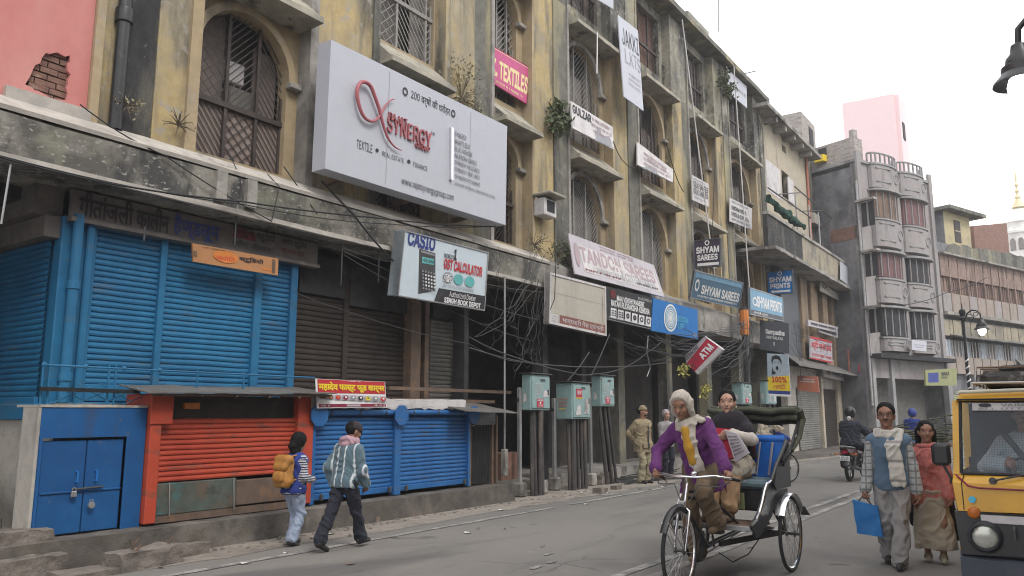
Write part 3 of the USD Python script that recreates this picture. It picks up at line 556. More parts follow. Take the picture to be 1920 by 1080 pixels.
# ------------------------------------------------------------------ pink building on the left
PB = Thing('pink_building', 'pink plastered building with a broken patch of bare brick', 'building', (1.5, 9.7, 5))
hole = [tuple(A(px, py, y=9.7)[[0, 2]]) for px, py in ((47, 158), (62, 130), (66, 122), (86, 99), (131, 104), (128, 150), (124, 188), (86, 178))]
hp = Polygon(jag(hole, .025, .06, 5)).buffer(0)
PB.part('wall', xz(sbox(-6, 5.16, 4.515, 13).difference(hp), 9.7, 10.0), 'pink_wall')
PB.part('wall_core', xz(hp.buffer(.1), 9.8, 9.98), 'mortar')
x0, z0, x1, z1 = hp.bounds; row = 0; z = z0-.02; r = random.Random(4)
while z < z1:
    x = x0-.3+(.11 if row % 2 else 0)
    while x < x1+.1:
        w = r.uniform(.19, .235); b = sbox(x, z, x+w, z+.066).intersection(hp.buffer(.03))
        if not b.is_empty and b.area > .004 and b.geom_type == 'Polygon': PB.part('brick', rough(xz(b, 9.74+r.uniform(-.012, .02), 9.81), .006, 9, row, L=.12), 'brick')
        x += w+.014
    z += .082; row += 1
PB.part('skirting', rough(box(A(8, 200, y=9.62)[0], 4.55, 9.62, 9.7, 5.17, 5.34), .01, 3, 3, L=.2), 'pale_plaster')
# drain pipe and stain in the corner
xp = X_(226, 9.68, 100); DP = Thing('drain_pipe', 'thick black drain pipe running down the yellow wall beside the pink building', 'pipe', (xp, 9.68, 5.2))
DP.part('pipe', tube([(xp, 9.66, 5.2), (xp, 9.66, 12.5)], .085, 14), 'black_paint', smooth=40)
DP.part('collar', lathe([(.085, -.1), (.11, -.09), (.115, .08), (.1, .1)], 16, (xp, 9.66, A(228, 28, y=9.66)[2])), 'black_paint', smooth=40)
# fallen plaster patches on the pier
# ------------------------------------------------------------------ the low shops against the plinth
yK = 9.05
W_ = lambda px, py, y=yK: A(px, py, y=y)
KD = Thing('basement_shop', 'deep blue plastered shop front with a low padlocked double door', 'shop', (4.6, yK, .3))
a0, a1 = W_(68, 880)[0], W_(268, 880)[0]; zt = 1.69; d0, d1 = W_(145-10, 880)[0]-.32, W_(233, 870)[0]; zd = 1.36
d0 = W_(79, 830)[0]
KD.part('wall', xz(sbox(a0, .3, a1, zt).difference(sbox(d0, .2, d1, zd)), yK, yK+.16), 'blue_door')
KD.part('wall_end', box(a0-.035, a0-.003, yK-.004, yK+.35, .3, zt), 'pale_plaster')
KD.part('coping', rough(box(a0-.02, a1, yK-.01, 9.6, zt+.002, zt+.03), .005, 4, 3, L=.2), 'pale_plaster')
dm = (d0+d1)/2+.03
for k, (a, b) in enumerate(((d0+.012, dm-.006), (dm+.006, d1-.014))):
    lf = KD.part('door_leaf', cbox(a, b, yK+.02, yK+.06, .33, zd-.03, .008), 'blue_door')
    KD.part('pull_handle', tube([(dm-.1+.21*k, yK+.02, .99), (dm-.1+.21*k, yK-.03, .99), (dm-.1+.21*k, yK-.03, .88), (dm-.1+.21*k, yK+.02, .88)], .009, 6), 'blue_print', parent=lf)
    KD.part('cross_strip', cbox(a+.02, b, yK+.004, yK+.022, .765, .785, .004), 'blue_door', parent=lf)
KD.part('door_frame', [box(d0-.03, d0, yK-.012, yK+.05, .3, zd+.03), box(d1, d1+.03, yK-.012, yK+.05, .3, zd+.03), box(d0, d1, yK-.012, yK+.05, zd, zd+.03)], 'blue_door')
KD.part('latch', tube([(dm-.14, yK-.012, .80), (dm+.2, yK-.012, .81)], .012, 8), 'dark_steel')
for x, z, r_ in ((dm-.13, .76, 'sq'), (dm+.07, .62, 'rd')):
    m = [cbox(x-.03, x+.03, yK-.05, yK-.02, z-.04, z+.025, .008)] if r_ == 'sq' else [lathe([(0, -.015), (.036, -.012), (.036, .012), (0, .015)], 16, (x, yK-.04, z), 'y')]
    KD.part('padlock', m+[torus((x, yK-.035, z+.04), .02, .005, 'y', 14, 5)], 'galvanised')
RK = Thing('red_kiosk', 'orange red shuttered street kiosk under a worn tin roof', 'kiosk', (6.5, yK, .3))
b0, b1 = W_(270, 880)[0], W_(582, 880)[0]; p0, p1 = W_(300-16, 860)[0]+.03, W_(553, 860)[0]
RK.part('post', cbox(b0, p0+.03, yK-.08, yK+.4, .34, 1.86, .012), 'red_paint'); RK.part('post', cbox(p1, b1, yK-.04, yK+.4, .36, 1.9, .012), 'red_paint')
RK.part('post_cap', cbox(b0-.02, p0+.15, yK-.1, yK-.08+.0, 1.5, 1.86, .004), 'red_paint')
shutter(RK, p0+.03, p1, yK+.05, .80, 1.56, 'red_paint', pitch=.062, d=.022, rail=False)
RK.part('lintel', box(p0+.03, p1, yK+.08, yK+.3, 1.56, 1.84), 'brown_shutter')
RK.part('name_plate', cbox(W_(349, 747)[0], W_(378, 747)[0], yK+.02, yK+.075, 1.68, 1.76, .006), 'orange_print')
RK.part('base_board', cbox(p0+.02, W_(440, 930)[0], yK-.03, yK+.06, .42, .79, .008), material('worn_green', (.075, .088, .075), .8, [((.05, .16, .17), 1.3, .54, .62, .8, U1), ((.12, .085, .06), 3, .5, .62, .8, U1), ((.035, .033, .03), 5, .58, .68, .7, U1)], var=.25), label='worn greenish base board')
RK.part('base_board', cbox(W_(441, 930)[0], p1+.05, yK-.02, yK+.06, .44, .76, .008), 'rust_steel')
RK.part('base_rail', rough(box(p0, p1, yK-.02, yK+.05, .33, .42), .006, 5, 2, L=.2), 'rust_steel')
RK.part('side_panel', box(b0+.01, b0+.05, yK+.4, 9.58, .34, 1.86), 'red_paint'); RK.part('back_panel', box(b0+.05, b1, 9.5, 9.58, .34, 1.86), 'brown_shutter')
rf = hexa([(b0-.22, 8.72, 1.86), (b1+.15, 8.72, 1.90), (b1+.15, 9.58, 2.0), (b0-.1, 9.58, 1.96)], [(b0-.22, 8.72, 1.875), (b1+.15, 8.72, 1.915), (b1+.15, 9.58, 2.015), (b0-.1, 9.58, 1.975)])
rp = RK.part('roof_sheet', rough(rf, .02, 2.3, 6, L=.12), 'tin_sheet')
RK.part('roof_bearer', [bar((b0-.12, 8.78, 1.84), (b1+.1, 8.78, 1.88), .03)]+[bar((x, 8.74, 1.845), (x, 9.5, 1.93), .025) for x in np.linspace(b0, b1, 6)], 'rust_steel')
for i in range(3): RK.part('bolt_hook', tube([(p0+.2+.9*i, yK-.04, .8), (p0+.2+.9*i, yK-.06, .6), (p0+.22+.9*i, yK-.05, .4)], .008, 5), 'galvanised')
BK = Thing('blue_kiosk', 'pair of bright blue roller shutters under a broken white plaster slab', 'kiosk', (9.6, yK, .3))
c0, c1, c2, c3 = W_(586, 860)[0], W_(738, 850)[0], W_(750, 850)[0], W_(876, 850)[0]
for a, b in ((c0+.03, c1), (c2, c3)):
    sh = shutter(BK, a, b, yK+.05, .47, 1.58, 'deep_blue', pitch=.066)
    BK.part('roller_tube', tube([(a, yK-.02, 1.645), (b, yK-.02, 1.645)], .05, 12), 'deep_blue', parent=sh, smooth=40)
    for x in (a+.25, (a+b)/2, b-.25): BK.part('roller_band', torus((x, yK-.02, 1.645), .055, .012, 'x', 14, 5), 'dark_steel', parent=sh)
    for x in (a+.1, b-.14): BK.part('hasp', [cbox(x, x+.05, yK-.06, yK-.02, .38, .47, .006), torus((x+.025, yK-.05, .4), .02, .006, 'y', 12, 5)], 'dark_steel', parent=sh)
for a, b in ((c0-.05, c0+.03), (c1, c2), (c3, c3+.05)): BK.part('post', cbox(a, b, yK-.03, yK+.1, .33, 1.6, .008), 'deep_blue')
for x in (c0+.02, (c1+c2)/2, c3+.08):
    BK.part('bracket_plate', xz(Polygon([(x+.17*math.cos(a), 1.6+.17*math.sin(a)) for a in np.arange(8)*math.pi/4+.39]), yK-.1, yK-.085), 'deep_blue')
BK.part('slab', rough(xz(Polygon(jag([(c0-.1, 1.7), (c3-.15, 1.7), (c3-.12, 1.86), (c0-.1, 1.85)], .018, .09, 3)), yK-.06, 9.58), .008, 5, 3, L=.25), 'old_white')
BK.part('lintel', box(c0, c3, yK+.1, 9.5, 1.58, 1.69), 'dark_room'); BK.part('side_wall', box(c3+.05, c3+.12, yK, 9.58, .33, 1.7), 'rust_steel')
DK = Thing('dark_shed', 'dark corrugated shed with a bent tin awning between blue shutters and feeder boxes', 'kiosk', (12, yK, .3))
e0, e1 = c3+.14, W_(925, 850)[0]
zz = np.arange(e0, e1, .045); pr = np.array([(x, 9.12+(.012 if i % 2 else -.012)) for i, x in enumerate(zz)])
v = np.vstack([np.column_stack([pr, np.full(len(pr), z)]) for z in (.34, 1.4)]); k = len(pr)
DK.part('door_sheet', trimesh.Trimesh(v, [t for i in range(k-1) for t in ((i, i+1, k+i+1), (i, k+i+1, k+i))], process=False), 'black_paint')
for px in (926, 934): DK.part('post', bar((W_(px, 850)[0], 9.1, .3), (W_(px, 850)[0], 9.1, 1.6), .05), 'rust_steel')
DK.part('gearbox', rough(box(e0, e1, 9.0, 9.5, 1.42, 1.7), .015, 4, 3, L=.2), 'black_paint')
w0, w1 = W_(872, 760, 8.6), W_(972, 760, 8.6)
DK.part('awning', rough(hexa([(w0[0], 8.6, 1.66), (w1[0], 8.6, 1.63), (w1[0]-.1, 9.6, 1.82), (w0[0], 9.6, 1.86)], [(w0[0], 8.6, 1.675), (w1[0], 8.6, 1.645), (w1[0]-.1, 9.6, 1.835), (w0[0], 9.6, 1.875)]), .015, 2.5, 5, L=.12), 'tin_sheet')
DK.part('counter', rough(box(W_(940, 880, 9.3)[0], W_(975, 880, 9.3)[0], 9.3, 9.6, .33, .85), .01, 4, 2, L=.2), 'brick')
DK.part('back_sheet', box(e0, w1[0]-.1, 9.6, 9.63, .3, 1.7), 'dark_room')
SP = Thing('steel_pole', 'thin grey steel pole in front of the dark arcade, left of the feeder boxes', 'pole', A(946, 842, y=8.95))
b_ = A(946, 842, y=8.95); SP.part('shaft', tube([b_, (b_[0], b_[1], 4.3)], .02, 8), 'galvanised'); SP.part('foot', cbox(b_[0]-.05, b_[0]+.05, 8.9, 9.0, b_[2]-.5, b_[2], .01), 'concrete')
# blue railing of the upper shops
RL = Thing('blue_railing', 'bent blue railing of thin bars above the low blue door', 'railing', (5.5, 9.2, 1.7))
r0, r1 = A(78, 684, y=9.2), A(590, 712, y=9.2)
RL.part('top_rail', tube([(r0[0], 9.2, r0[2]), (r1[0], 9.2, r0[2]+.0)], .014, 6), 'blue_paint')
RL.part('beam', bar((A(75, 727, y=9.15)[0], 9.15, 1.89), (A(262, 735, y=9.15)[0], 9.15, 1.88), .035, .045), 'black_paint', label='black square beam')
for x in (r0[0]+.02, r0[0]+.09, r0[0]+.75, r0[0]+.83, r0[0]+1.9, r0[0]+2.6): RL.part('post', tube([(x, 9.2, 1.7), (x, 9.2, r0[2]+.04)], .012, 6), 'blue_paint')
for i in range(4):
    x = r0[0]+.1+.28*i; RL.part('brace', [tube([(x, 9.21, 1.72), (x+.5, 9.21, 1.72+.22)], .006, 5), tube([(x, 9.21, 1.72+.25), (x+.4, 9.21, 1.72+.04)], .006, 5)], 'blue_paint')
for i in range(4): RL.part('knob', ell((r0[0]+.03+.45*i, 9.2, r0[2]+.005), (.03, .02, .03), 1), 'blue_paint')
# ------------------------------------------------------------------ signboards
t = sign('billboard', 'huge white billboard with a red ribbon logo on the yellow building', ((620.8, 74), (951, 236.7), (947.9, 422), (609.4, 315.8)), ('y', 8.95), .3, 'white_sign', [
    ('t', '200 वर्षों की धरोहर', (770, 188), (844, 201), 0, 'black_print'), ('t', 'TEXTILE', (668, 277), (698, 272), 0, 'black_print'), ('t', 'REAL ESTATE', (716, 292), (757, 298), 0, 'black_print'), ('t', 'FINANCE', (774, 312), (801, 313), 0, 'black_print'),
    ('o', (706.5, 282), 3, 3.5, 0, 'black_print'), ('o', (766, 303), 3, 3.5, 0, 'black_print'), ('t', 'www.rajatsynergygroup.com', (752, 348), (850, 365), 0, 'black_print'), ('t', '™', (807, 252), (814, 249), 0, 'black_print'),
    ('r', .275, .03, .2765, .97, 'grey_print'), ('r', .745, .2, .7465, .97, 'grey_print'), ('t', '❁', (754, 180), (764, 170), 0, 'black_print') if 0 else ('o', (759, 172), 5, 8, .6, 'black_print'), ('o', (849, 213), 4, 7, .6, 'black_print')] +
    [('t', s, (852, y+4.5), (xr, y-4+.40*(xr-852)), 0, 'black_print') for s, y, xr in (('SYNERGY', 251, 874), ('BHARTI SILK', 265, 880), ('BLUE FASHION', 278, 884), ('RAJENDRA SAREES', 291, 893), ('SYNERGY HOLDINGS', 303.5, 898), ('SYNERGY VENTURES', 316, 898), ('SYNERGY FARMS', 329, 899), ('SOHAM PATHAK·GIRDHAR KUTHIAL', 342, 928))], rim=None)
q = t.q; pt = lambda px, py, o=.05: q.at(*unit(q, px, py), o)
ctrl = [(736, 187), (727, 190), (716, 203), (706, 220), (694, 229), (681, 225), (670, 208), (664, 186), (664, 168), (672, 156), (684, 159), (694, 176), (704, 203), (712, 232), (721, 257), (733, 274), (749, 283)]
from scipy.interpolate import splprep, splev
tck, _ = splprep(np.array(ctrl, float).T, s=0); s_ = np.linspace(0, 1, 70); cx, cy = splev(s_, tck)
t.part('ribbon_logo', tube([pt(a, b, .05+.03*math.sin(k*math.pi)) for a, b, k in zip(cx, cy, s_)], .008+.025*np.sin(np.pi*s_)**.7, 8), 'logo_red', smooth=50)
def raised(txt, lo, hi, m, d=.035, bold=0):
    g = fit(glyphs(txt, bold), *[unit(q, *lo)[0], unit(q, *hi)[0], unit(q, *lo)[1], unit(q, *hi)[1]]); out = []
    for p in getattr(g, 'geoms', [g]):
        e = trimesh.creation.extrude_polygon(p, 1, engine='earcut'); v = np.asarray(e.vertices); out.append(trimesh.Trimesh(q.at(v[:, 0], v[:, 1], 0)+q.n*(.004+v[:, 2:]*d), e.faces, process=False))
    t.part('raised_lettering', out, m)
raised('RAJAT', (727, 224), (762, 225), 'logo_red'); raised('SYNERGY', (724, 247), (807, 250), 'logo_red'); raised('GROUP', (777, 276), (804, 278), 'logo_red')
e = q.at(*unit(q, 843.5, 338)), q.at(*unit(q, 844, 240))
t.part('divider_bar', bar(e[0]+q.n*.03, e[1]+q.n*.03, .06), 'chrome')
for u in (.15, .5, .85): t.part('bracket', bar(q.at(u, .05, -.3), q.at(u, .05)+V(0, .9, -.05), .08), 'rust_steel')
t = sign('lit_box_sign', 'pale blue calculator advertisement box with CASIO in its corner', ((758, 431), (915.6, 473), (908, 583), (745, 555)), ('y', (8.85, 8.85, 9.0, 9.0)), .22, 'box_sign', [
    ('t', 'CASIO', (763, 460), (817, 445), 2, 'navy_print'), ('p', [(786, 466), (816, 475), (816, 545), (784, 551)], 'dark_steel'), ('p', [(789, 469), (815, 476.5), (815, 480), (789, 473)], 'grey_print'), ('p', [(791, 481), (813.5, 486), (813.5, 497), (791, 493)], 'teal_print'), ('t', '88,888', (793, 491), (813, 489), 0, 'black_print'),
    ('t', '1', (850, 487), (857, 468), 2, 'black_print'), ('t', "WORLD'S", (832, 483), (852, 479), 1, 'black_print'), ('t', 'GST CALCULATOR', (831, 504), (904, 501), 2, 'red_print'),
    ('o', (839, 520), 9, 10, .86, 'grey_print'), ('o', (859, 524), 9, 10, 0, 'teal_print'), ('o', (880, 528), 9, 10, 0, 'teal_print'), ('r', (830, 527), (847, 517), 'white_print'), ('r', (871, 533), (889, 524), 'white_print'), ('t', 'GST-GT', (831, 525), (846, 518), 0, 'black_print'),
    ('t', 'BEST CALCULATOR FOR BUSINESS', (829, 537), (888, 542), 0, 'grey_print'), ('p', [(822, 540), (911, 555.5), (908.4, 582.4), (812.5, 566)], 'black_print'), ('t', 'Authorized Dealer', (841, 556), (891, 555), 0, 'white_print'), ('t', 'SINGH BOOK DEPOT', (831, 567), (900, 569), 2, 'white_print')] +
    [('o', (791.5+5.2*c, 508+6.4*r_+1.3*c), 1.7, 2.0, 0, 'white_print' if (r_*c) % 5 else 'grey_print') for r_ in range(6) for c in range(5)], rim='galvanised', rimw=.02)
plain('pink_ban', (.50, .09, .22)); plain('cream_print', (.72, .60, .32)); plain('purple_sign', (.05, .035, .06)); plain('steel_blue', (.075, .16, .24)); plain('pale_blue', (.17, .33, .47)); plain('shop_blue', (.012, .17, .50)); plain('sign_black', (.022, .022, .026)); plain('beige_sign', (.40, .37, .315)); plain('grey_sign', (.085, .09, .105)); plain('poster_sky', (.36, .43, .49)); plain('atm_red', (.42, .02, .05)); plain('food_red', (.45, .03, .04)); plain('olive_sign', (.24, .25, .12)); plain('orange_sign', (.42, .20, .085)); plain('salmon_sign', (.45, .16, .10)); plain('lilac', (.40, .37, .40))
sign('cloth_banner', 'pink textile banner with cream letters hung across a grilled window', ((908, 76), (993, 126), (988, 196), (908, 147)), ('y', 9.78), .02, 'maroon_print', [('r', .01, .02, .985, .975, 'pink_ban'),
    ('t', 'J.K. TEXTILES', (911, 133), (990, 146), 2, 'cream_print'), scrawl(.25, .95, .06, .16, 1, 'cream_print', 4), ('r', .01, .94, .985, .955, 'cream_print')])
sign('torn_signboard', 'torn white signboard peeling above a sunshade, left of the hanging banner', ((1070, 189), (1149, 238), (1151, 280), (1074, 240)), ('y', (9.6, 9.6, 9.35, 9.35)), .04, 'old_white', [('t', 'GULZAR', (1074, 212), (1108, 216), 2, 'black_print'), scrawl(.45, .98, .2, .9, 3, 'faded_print', 2), ('p', jag([(.5, -.02), (.98, .02), (.9, .5), (.7, .3), (.6, .62)], .03, .06, 2), 'grey_print')])
sign('torn_signboard', 'torn white signboard with a ragged lower edge under the hanging banner', ((1195, 266), (1262, 318), (1262, 342), (1196, 309)), ('y', (9.6, 9.6, 9.35, 9.35)), .04, 'old_white', [('t', 'SILK', (1214, 300), (1252, 318), 1, 'faded_print'), scrawl(.15, .95, .1, .8, 3, 'faded_print', 7), ('p', jag([(.12, -.02), (.6, -.01), (.5, .3), (.3, .25)], .03, .06, 2), 'grey_print')])
sign('hanging_banner', 'tall pale cloth banner hanging slanted from the top floor', ((1158.7, 28), (1196, 57), (1206.7, 208), (1170, 181)), ('y', (9.45, 9.45, 9.1, 9.1)), .03, 'white_sign', [('t', 'JAKKI', (1167, 82), (1195, 74), 0, 'black_print'), ('t', 'L.KTS', (1173, 118), (1199, 112), 0, 'grey_print'), scrawl(.3, .95, .18, .36, 3, 'lilac', 3)])
sign('hanging_banner', 'pale cloth banner at the top floor cut by the photograph edge', ((1108, -40), (1150, -20), (1150, 17), (1112, -6)), ('y', 9.4), .03, 'white_sign', [])
sign('saree_board', 'white board of small print under the narrow third bay from the far end', ((1298, 328), (1328.5, 345), (1329, 388), (1299, 375)), ('y', 9.5), .04, 'old_white', [('t', 'SILK SAREES', (1300, 350), (1327, 353), 1, 'black_print'), ('t', 'SILK SAREES', (1300, 361), (1327, 365), 1, 'black_print'), scrawl(.06, .95, .08, .36, 2, 'grey_print', 5), scrawl(.06, .8, .8, .95, 1, 'grey_print', 6)])
sign('saree_board', 'white board of small print on the last bay of the yellow building', ((1368.7, 371), (1410, 391), (1410, 431), (1369, 415)), ('y', 9.5), .04, 'old_white', [('t', 'VANDANA PRINTS', (1371, 392), (1399, 397), 1, 'black_print'), ('t', 'SAREE & DUPATTA', (1371, 403), (1403, 410), 1, 'black_print'), scrawl(.06, .95, .05, .4, 2, 'grey_print', 8), scrawl(.06, .9, .82, .95, 1, 'grey_print', 9)])
sign('top_signboard', 'white signboard over the top window of the last bay', ((1365, 130), (1400, 162), (1401, 203), (1366, 173)), ('y', 9.5), .05, 'white_sign', [scrawl(.4, .95, .35, .6, 1, 'grey_print', 11)])
sign('saree_banner', 'long faded mauve banner leaning out over three shop signs', ((1066, 437), (1226, 497), (1246, 557), (1078, 513)), ('y', (9.45, 9.45, 9.0, 9.0)), .03, 'lilac', [('p', [(.1, .12), (.97, .12), (.96, .72), (.08, .78)], 'old_white'), ('t', 'TANDON SAREES', (1090, 491), (1224, 508), 2, 'faded_print'), ('t', 'BANARASI SILK', (1120, 513), (1165, 516), 1, 'grey_print'), ('t', '& COTTON SAREES', (1168, 527), (1226, 529), 1, 'grey_print'), scrawl(.3, .72, .82, .97, 2, 'faded_print', 12), scrawl(.1, .5, .13, .22, 1, 'dim_red', 13), scrawl(.66, .96, .14, .24, 1, 'black_print', 14), ('o', .05, .5, .025, .3, 0, 'faded_print')])
sign('gas_agency_sign', 'blank beige signboard with a brown band of Hindi lettering along its foot', ((1031, 510.6), (1135.4, 537.7), (1136.5, 630.4), (1029, 606.5)), ('y', 9.0), .12, 'beige_sign', [('p', [(.17, .0), (1, .0), (1, .215), (.17, .215)], 'brown_print'), ('t', 'भाग्यश्री गैस एजेन्सी', (1054, 607), (1131, 611), 0, 'old_white'), ('r', .02, .02, .15, .2, 'old_white'), scrawl(.03, .14, .04, .18, 3, 'grey_print', 3), ('r', .0, .95, 1, .97, 'brown_print'), ('t', 'PLACE', (1044, 519), (1058, 518), 0, 'dim_red'), ('r', .02, .62, .98, .625, 'grey_print'), ('r', .93, .25, .935, .8, 'brown_print')], rim='old_white', rimw=.05)
sq = []
for i in range(6):
    x, y = 1144.5+12.9*i, 577+3.25*i; sq += [('r', (x, y+17.5), (x+11, y+2.2), 'white_print')]
    sq += [('o', (x+2.5+3*a, y+5+4.2*b+.7*a), 1.1, 1.5, 0, 'black_print') for a in range(3) for b in range(3)] if i < 2 else [('o', (x+5.5, y+9), 3.2, 5, (0, 0, .3, .2, .5, .6)[i], 'black_print')]
sign('gem_shop_sign', 'black signboard with two white lines of capitals over six white squares', ((1137.8, 536.7), (1224, 558.5), (1221, 618.5), (1137, 599)), ('y', (8.98, 8.98, 9.1, 9.1)), .1, 'sign_black', [('t', 'MAA VINDHYAVASINI', (1156, 564), (1208, 566.5), 2, 'white_print'), ('t', 'RATAN RUDRAKSHA KENDRA', (1145, 573.5), (1218, 579.5), 2, 'white_print'), ('t', '05422392121', (1196, 561), (1222, 563), 0, 'white_print'), ('o', (1149, 551), 5, 8, 0, 'dim_red'), ('r', .02, .02, .98, .025, 'white_print'), scrawl(.05, .98, .06, .14, 1, 'white_print', 21, .9)]+sq)
rg = [('o', (1257, 596), 12.3, 26, 0, 'white_print')]+[('o', (1257, 596), 12.3*k, 26*k, .86, 'pale_blue') for k in (.86, .68, .5, .3)]
sign('blue_sign', 'bright blue signboard with a round white emblem and DIGITAL LIFE', ((1225, 558.5), (1308, 581), (1309, 636), (1221, 620)), ('y', (8.95, 8.95, 9.1, 9.1)), .14, 'shop_blue', rg+[('t', 'DIGITAL', (1270.5, 602), (1290, 597), 1, 'cyan_print'), ('t', 'LIFE', (1270.5, 615), (1282, 608), 1, 'cyan_print'), ('t', 'by', (1299, 630), (1306, 624), 0, 'white_print')])
def shyam(quad, plane, face, l2, label, arrow, em=None):
    els = [('t', 'SHYAM', .08, .95, .5, .74, 2, 'white_print'), ('t', l2, .12, .9, .24, .46, 2, 'white_print'), ('o', .5, .87, .09, .095, .6, 'white_print')]
    els.append(('p', [(.12, .12), (.24, .2), (.24, .16), (.9, .16), (.9, .08), (.24, .08), (.24, .04)] if arrow else [(.12, .06), (.94, .06), (.94, .16), (.12, .16)], 'white_print'))
    sign('projecting_sign', label, quad, plane, .08, face, els, rim='grey_sign', rimw=.03)
shyam(((1301, 451), (1351, 446), (1351, 499), (1302, 503)), ('x', A(1301, 475, y=9.62)[0]), 'purple_sign', 'SAREES', 'small dark purple projecting sign reading SHYAM SAREES', 0)
shyam(((1438, 509.6), (1486, 505), (1487, 550), (1439, 553)), ('x', A(1438, 530, y=9.5)[0]), 'shop_blue', 'PRINTS', 'blue projecting sign reading SHYAM PRINTS over an arrow', 1)
sign('shop_sign', 'long grey blue sign with tall white letters SHYAM SAREES, leaning outwards', ((1303, 506.5), (1394, 530), (1385, 579), (1294, 558.5)), ('y', (8.75, 8.75, 9.1, 9.1)), .06, 'steel_blue', [('t', 'SHYAM SAREES', (1313, 551), (1388, 551), 2, 'white_print'), ('r', .02, .78, .98, .96, 'pale_blue'), scrawl(.1, .97, .08, .2, 1, 'white_print', 9), ('o', .08, .5, .04, .22, .6, 'white_print')], rim='galvanised', rimw=.03)
sign('shop_sign', 'pale blue sign reading SHYAM PRINTS above the grey shop fascia', ((1406, 538.7), (1467.5, 558.5), (1468.5, 603), (1407, 590)), ('y', 8.7), .06, 'pale_blue', [('t', 'SHYAM PRINTS', (1419, 576), (1465, 568), 2, 'white_print'), ('o', .13, .52, .07, .17, .6, 'white_print'), ('r', .0, .0, 1, .2, 'grey_sign'), ('t', 'आपके द्वार', .08, .5, .04, .18, 0, 'white_print')], rim='galvanised', rimw=.03)
sign('shop_fascia_sign', 'dark grey curved shop fascia with white script lettering', ((1425, 600), (1479, 606), (1480, 663), (1424, 655)), ('x', A(1424, 640, y=9.0)[0]), .1, 'grey_sign', [('t', 'Sampadha', .2, .85, .52, .72, 2, 'white_print'), ('t', 'VASTRALAYA', .22, .8, .4, .5, 1, 'white_print'), ('o', .5, .25, .03, .06, .5, 'white_print')])
sign('shouting_poster', 'poster with a shouting dark haired man over a yellow panel reading 100%', ((1438, 662.5), (1478, 664.6), (1482.5, 744), (1440, 742)), ('x', A(1438, 700, y=8.6)[0]), .04, 'poster_sky', [('p', [(0, .13), (1, .13), (1, .5), (0, .44)], 'yellow_print'), ('r', 0, 0, 1, .13, 'navy_print'), ('r', 0, .0, 1, .05, 'white_print'), ('t', '100%', .2, .86, .32, .46, 2, 'red_print'), ('t', 'गारंटी', .28, .8, .17, .3, 1, 'orange_print'),
    ('p', [(.2, .82), (.24, .93), (.42, .97), (.6, .94), (.68, .84), (.66, .72), (.62, .82), (.5, .88), (.32, .87), (.26, .8), (.27, .72)], 'black_print'), ('p', [(.4, .7), (.5, .71), (.52, .64), (.46, .61), (.4, .64)], 'black_print'), ('p', [(.3, .8), (.4, .81), (.4, .79)], 'black_print'), ('p', [(.48, .81), (.6, .8), (.5, .79)], 'black_print'), ('p', [(.24, .7), (.28, .6), (.42, .54), (.2, .5)], 'black_print'), ('p', [(.62, .7), (.58, .6), (.54, .56), (.6, .58)], 'grey_print')])
sign('cash_machine_sign', 'red and white ATM sign hanging askew among the cables', ((1287, 681), (1326, 634), (1355, 655), (1308, 702)), ('x', 21.0), .18, 'old_white', [('p', [(0, .25), (.99, .25), (.98, 1.0), (0.0, .99)], 'atm_red'), ('t', 'ATM', .42, .9, .36, .78, 2, 'white_print')])
sign('cash_machine_sign', 'grey side panel reading HITACHI behind the red ATM sign', ((1283, 668), (1322, 630), (1326, 634), (1287, 681)), ('x', 21.02), .1, 'lilac', [('t', 'HITACHI', .0, .6, .2, .8, 1, 'black_print')])
sign('studio_sign', 'short worn orange board hung under the painted letters', ((361, 456), (522, 485), (521, 516.5), (362.5, 490.4)), ('y', 9.5), .03, 'orange_sign', [('t', 'स्टूडियो', (448, 490), (494, 487), 1, 'black_print'), ('o', (423, 482), 23, 11, 0, 'orange_print'), ('t', 'ज्योति', (403, 489), (440, 483), 0, 'red_print'), ('r', .8, .2, .97, .3, 'orange_print'), scrawl(.1, .4, .84, .93, 1, 'black_print', 3), ('r', .92, .1, .96, .9, 'rust_steel'), ('r', .0, .3, .04, .6, 'rust_steel')])
fp = []
for i in range(9):
    x = 599+13.9*i; c = ('grey_print', 'brown_print', 'red_print', 'maroon_print', 'grey_print', 'dim_print', 'yellow_print', 'grey_print', 'red_print')[i]; y = 739+.55*i
    fp += [('r', (x, y+9.5), (x+12, y), 'lilac'), ('o', (x+6, y+5), 4.6, 4, 0, c), ('o', (x+6.5, y+4), 2, 1.8, 0, ('white_print', 'yellow_print', 'orange_print', 'white_print', 'white_print', 'white_print', 'green_print', 'white_print', 'white_print')[i])]
sign('food_banner', 'red fast food banner with yellow Hindi letters and nine dish pictures', ((591.7, 710), (722, 716), (724.6, 763.5), (595, 765.6)), ('y', 8.9), .015, 'white_print', [('r', .02, .52, .99, .99, 'food_red'), ('r', .02, .03, .99, .14, 'maroon_print'), ('t', 'महादेव फास्ट फूड कार्नर', (597, 735), (720, 720), 2, 'yellow_print'), scrawl(.4, .62, .93, .98, 1, 'white_print', 2), scrawl(.04, .16, .05, .11, 1, 'white_print', 3), scrawl(.8, .97, .05, .11, 1, 'white_print', 4), ('r', .4, .05, .6, .12, 'lilac')]+fp)
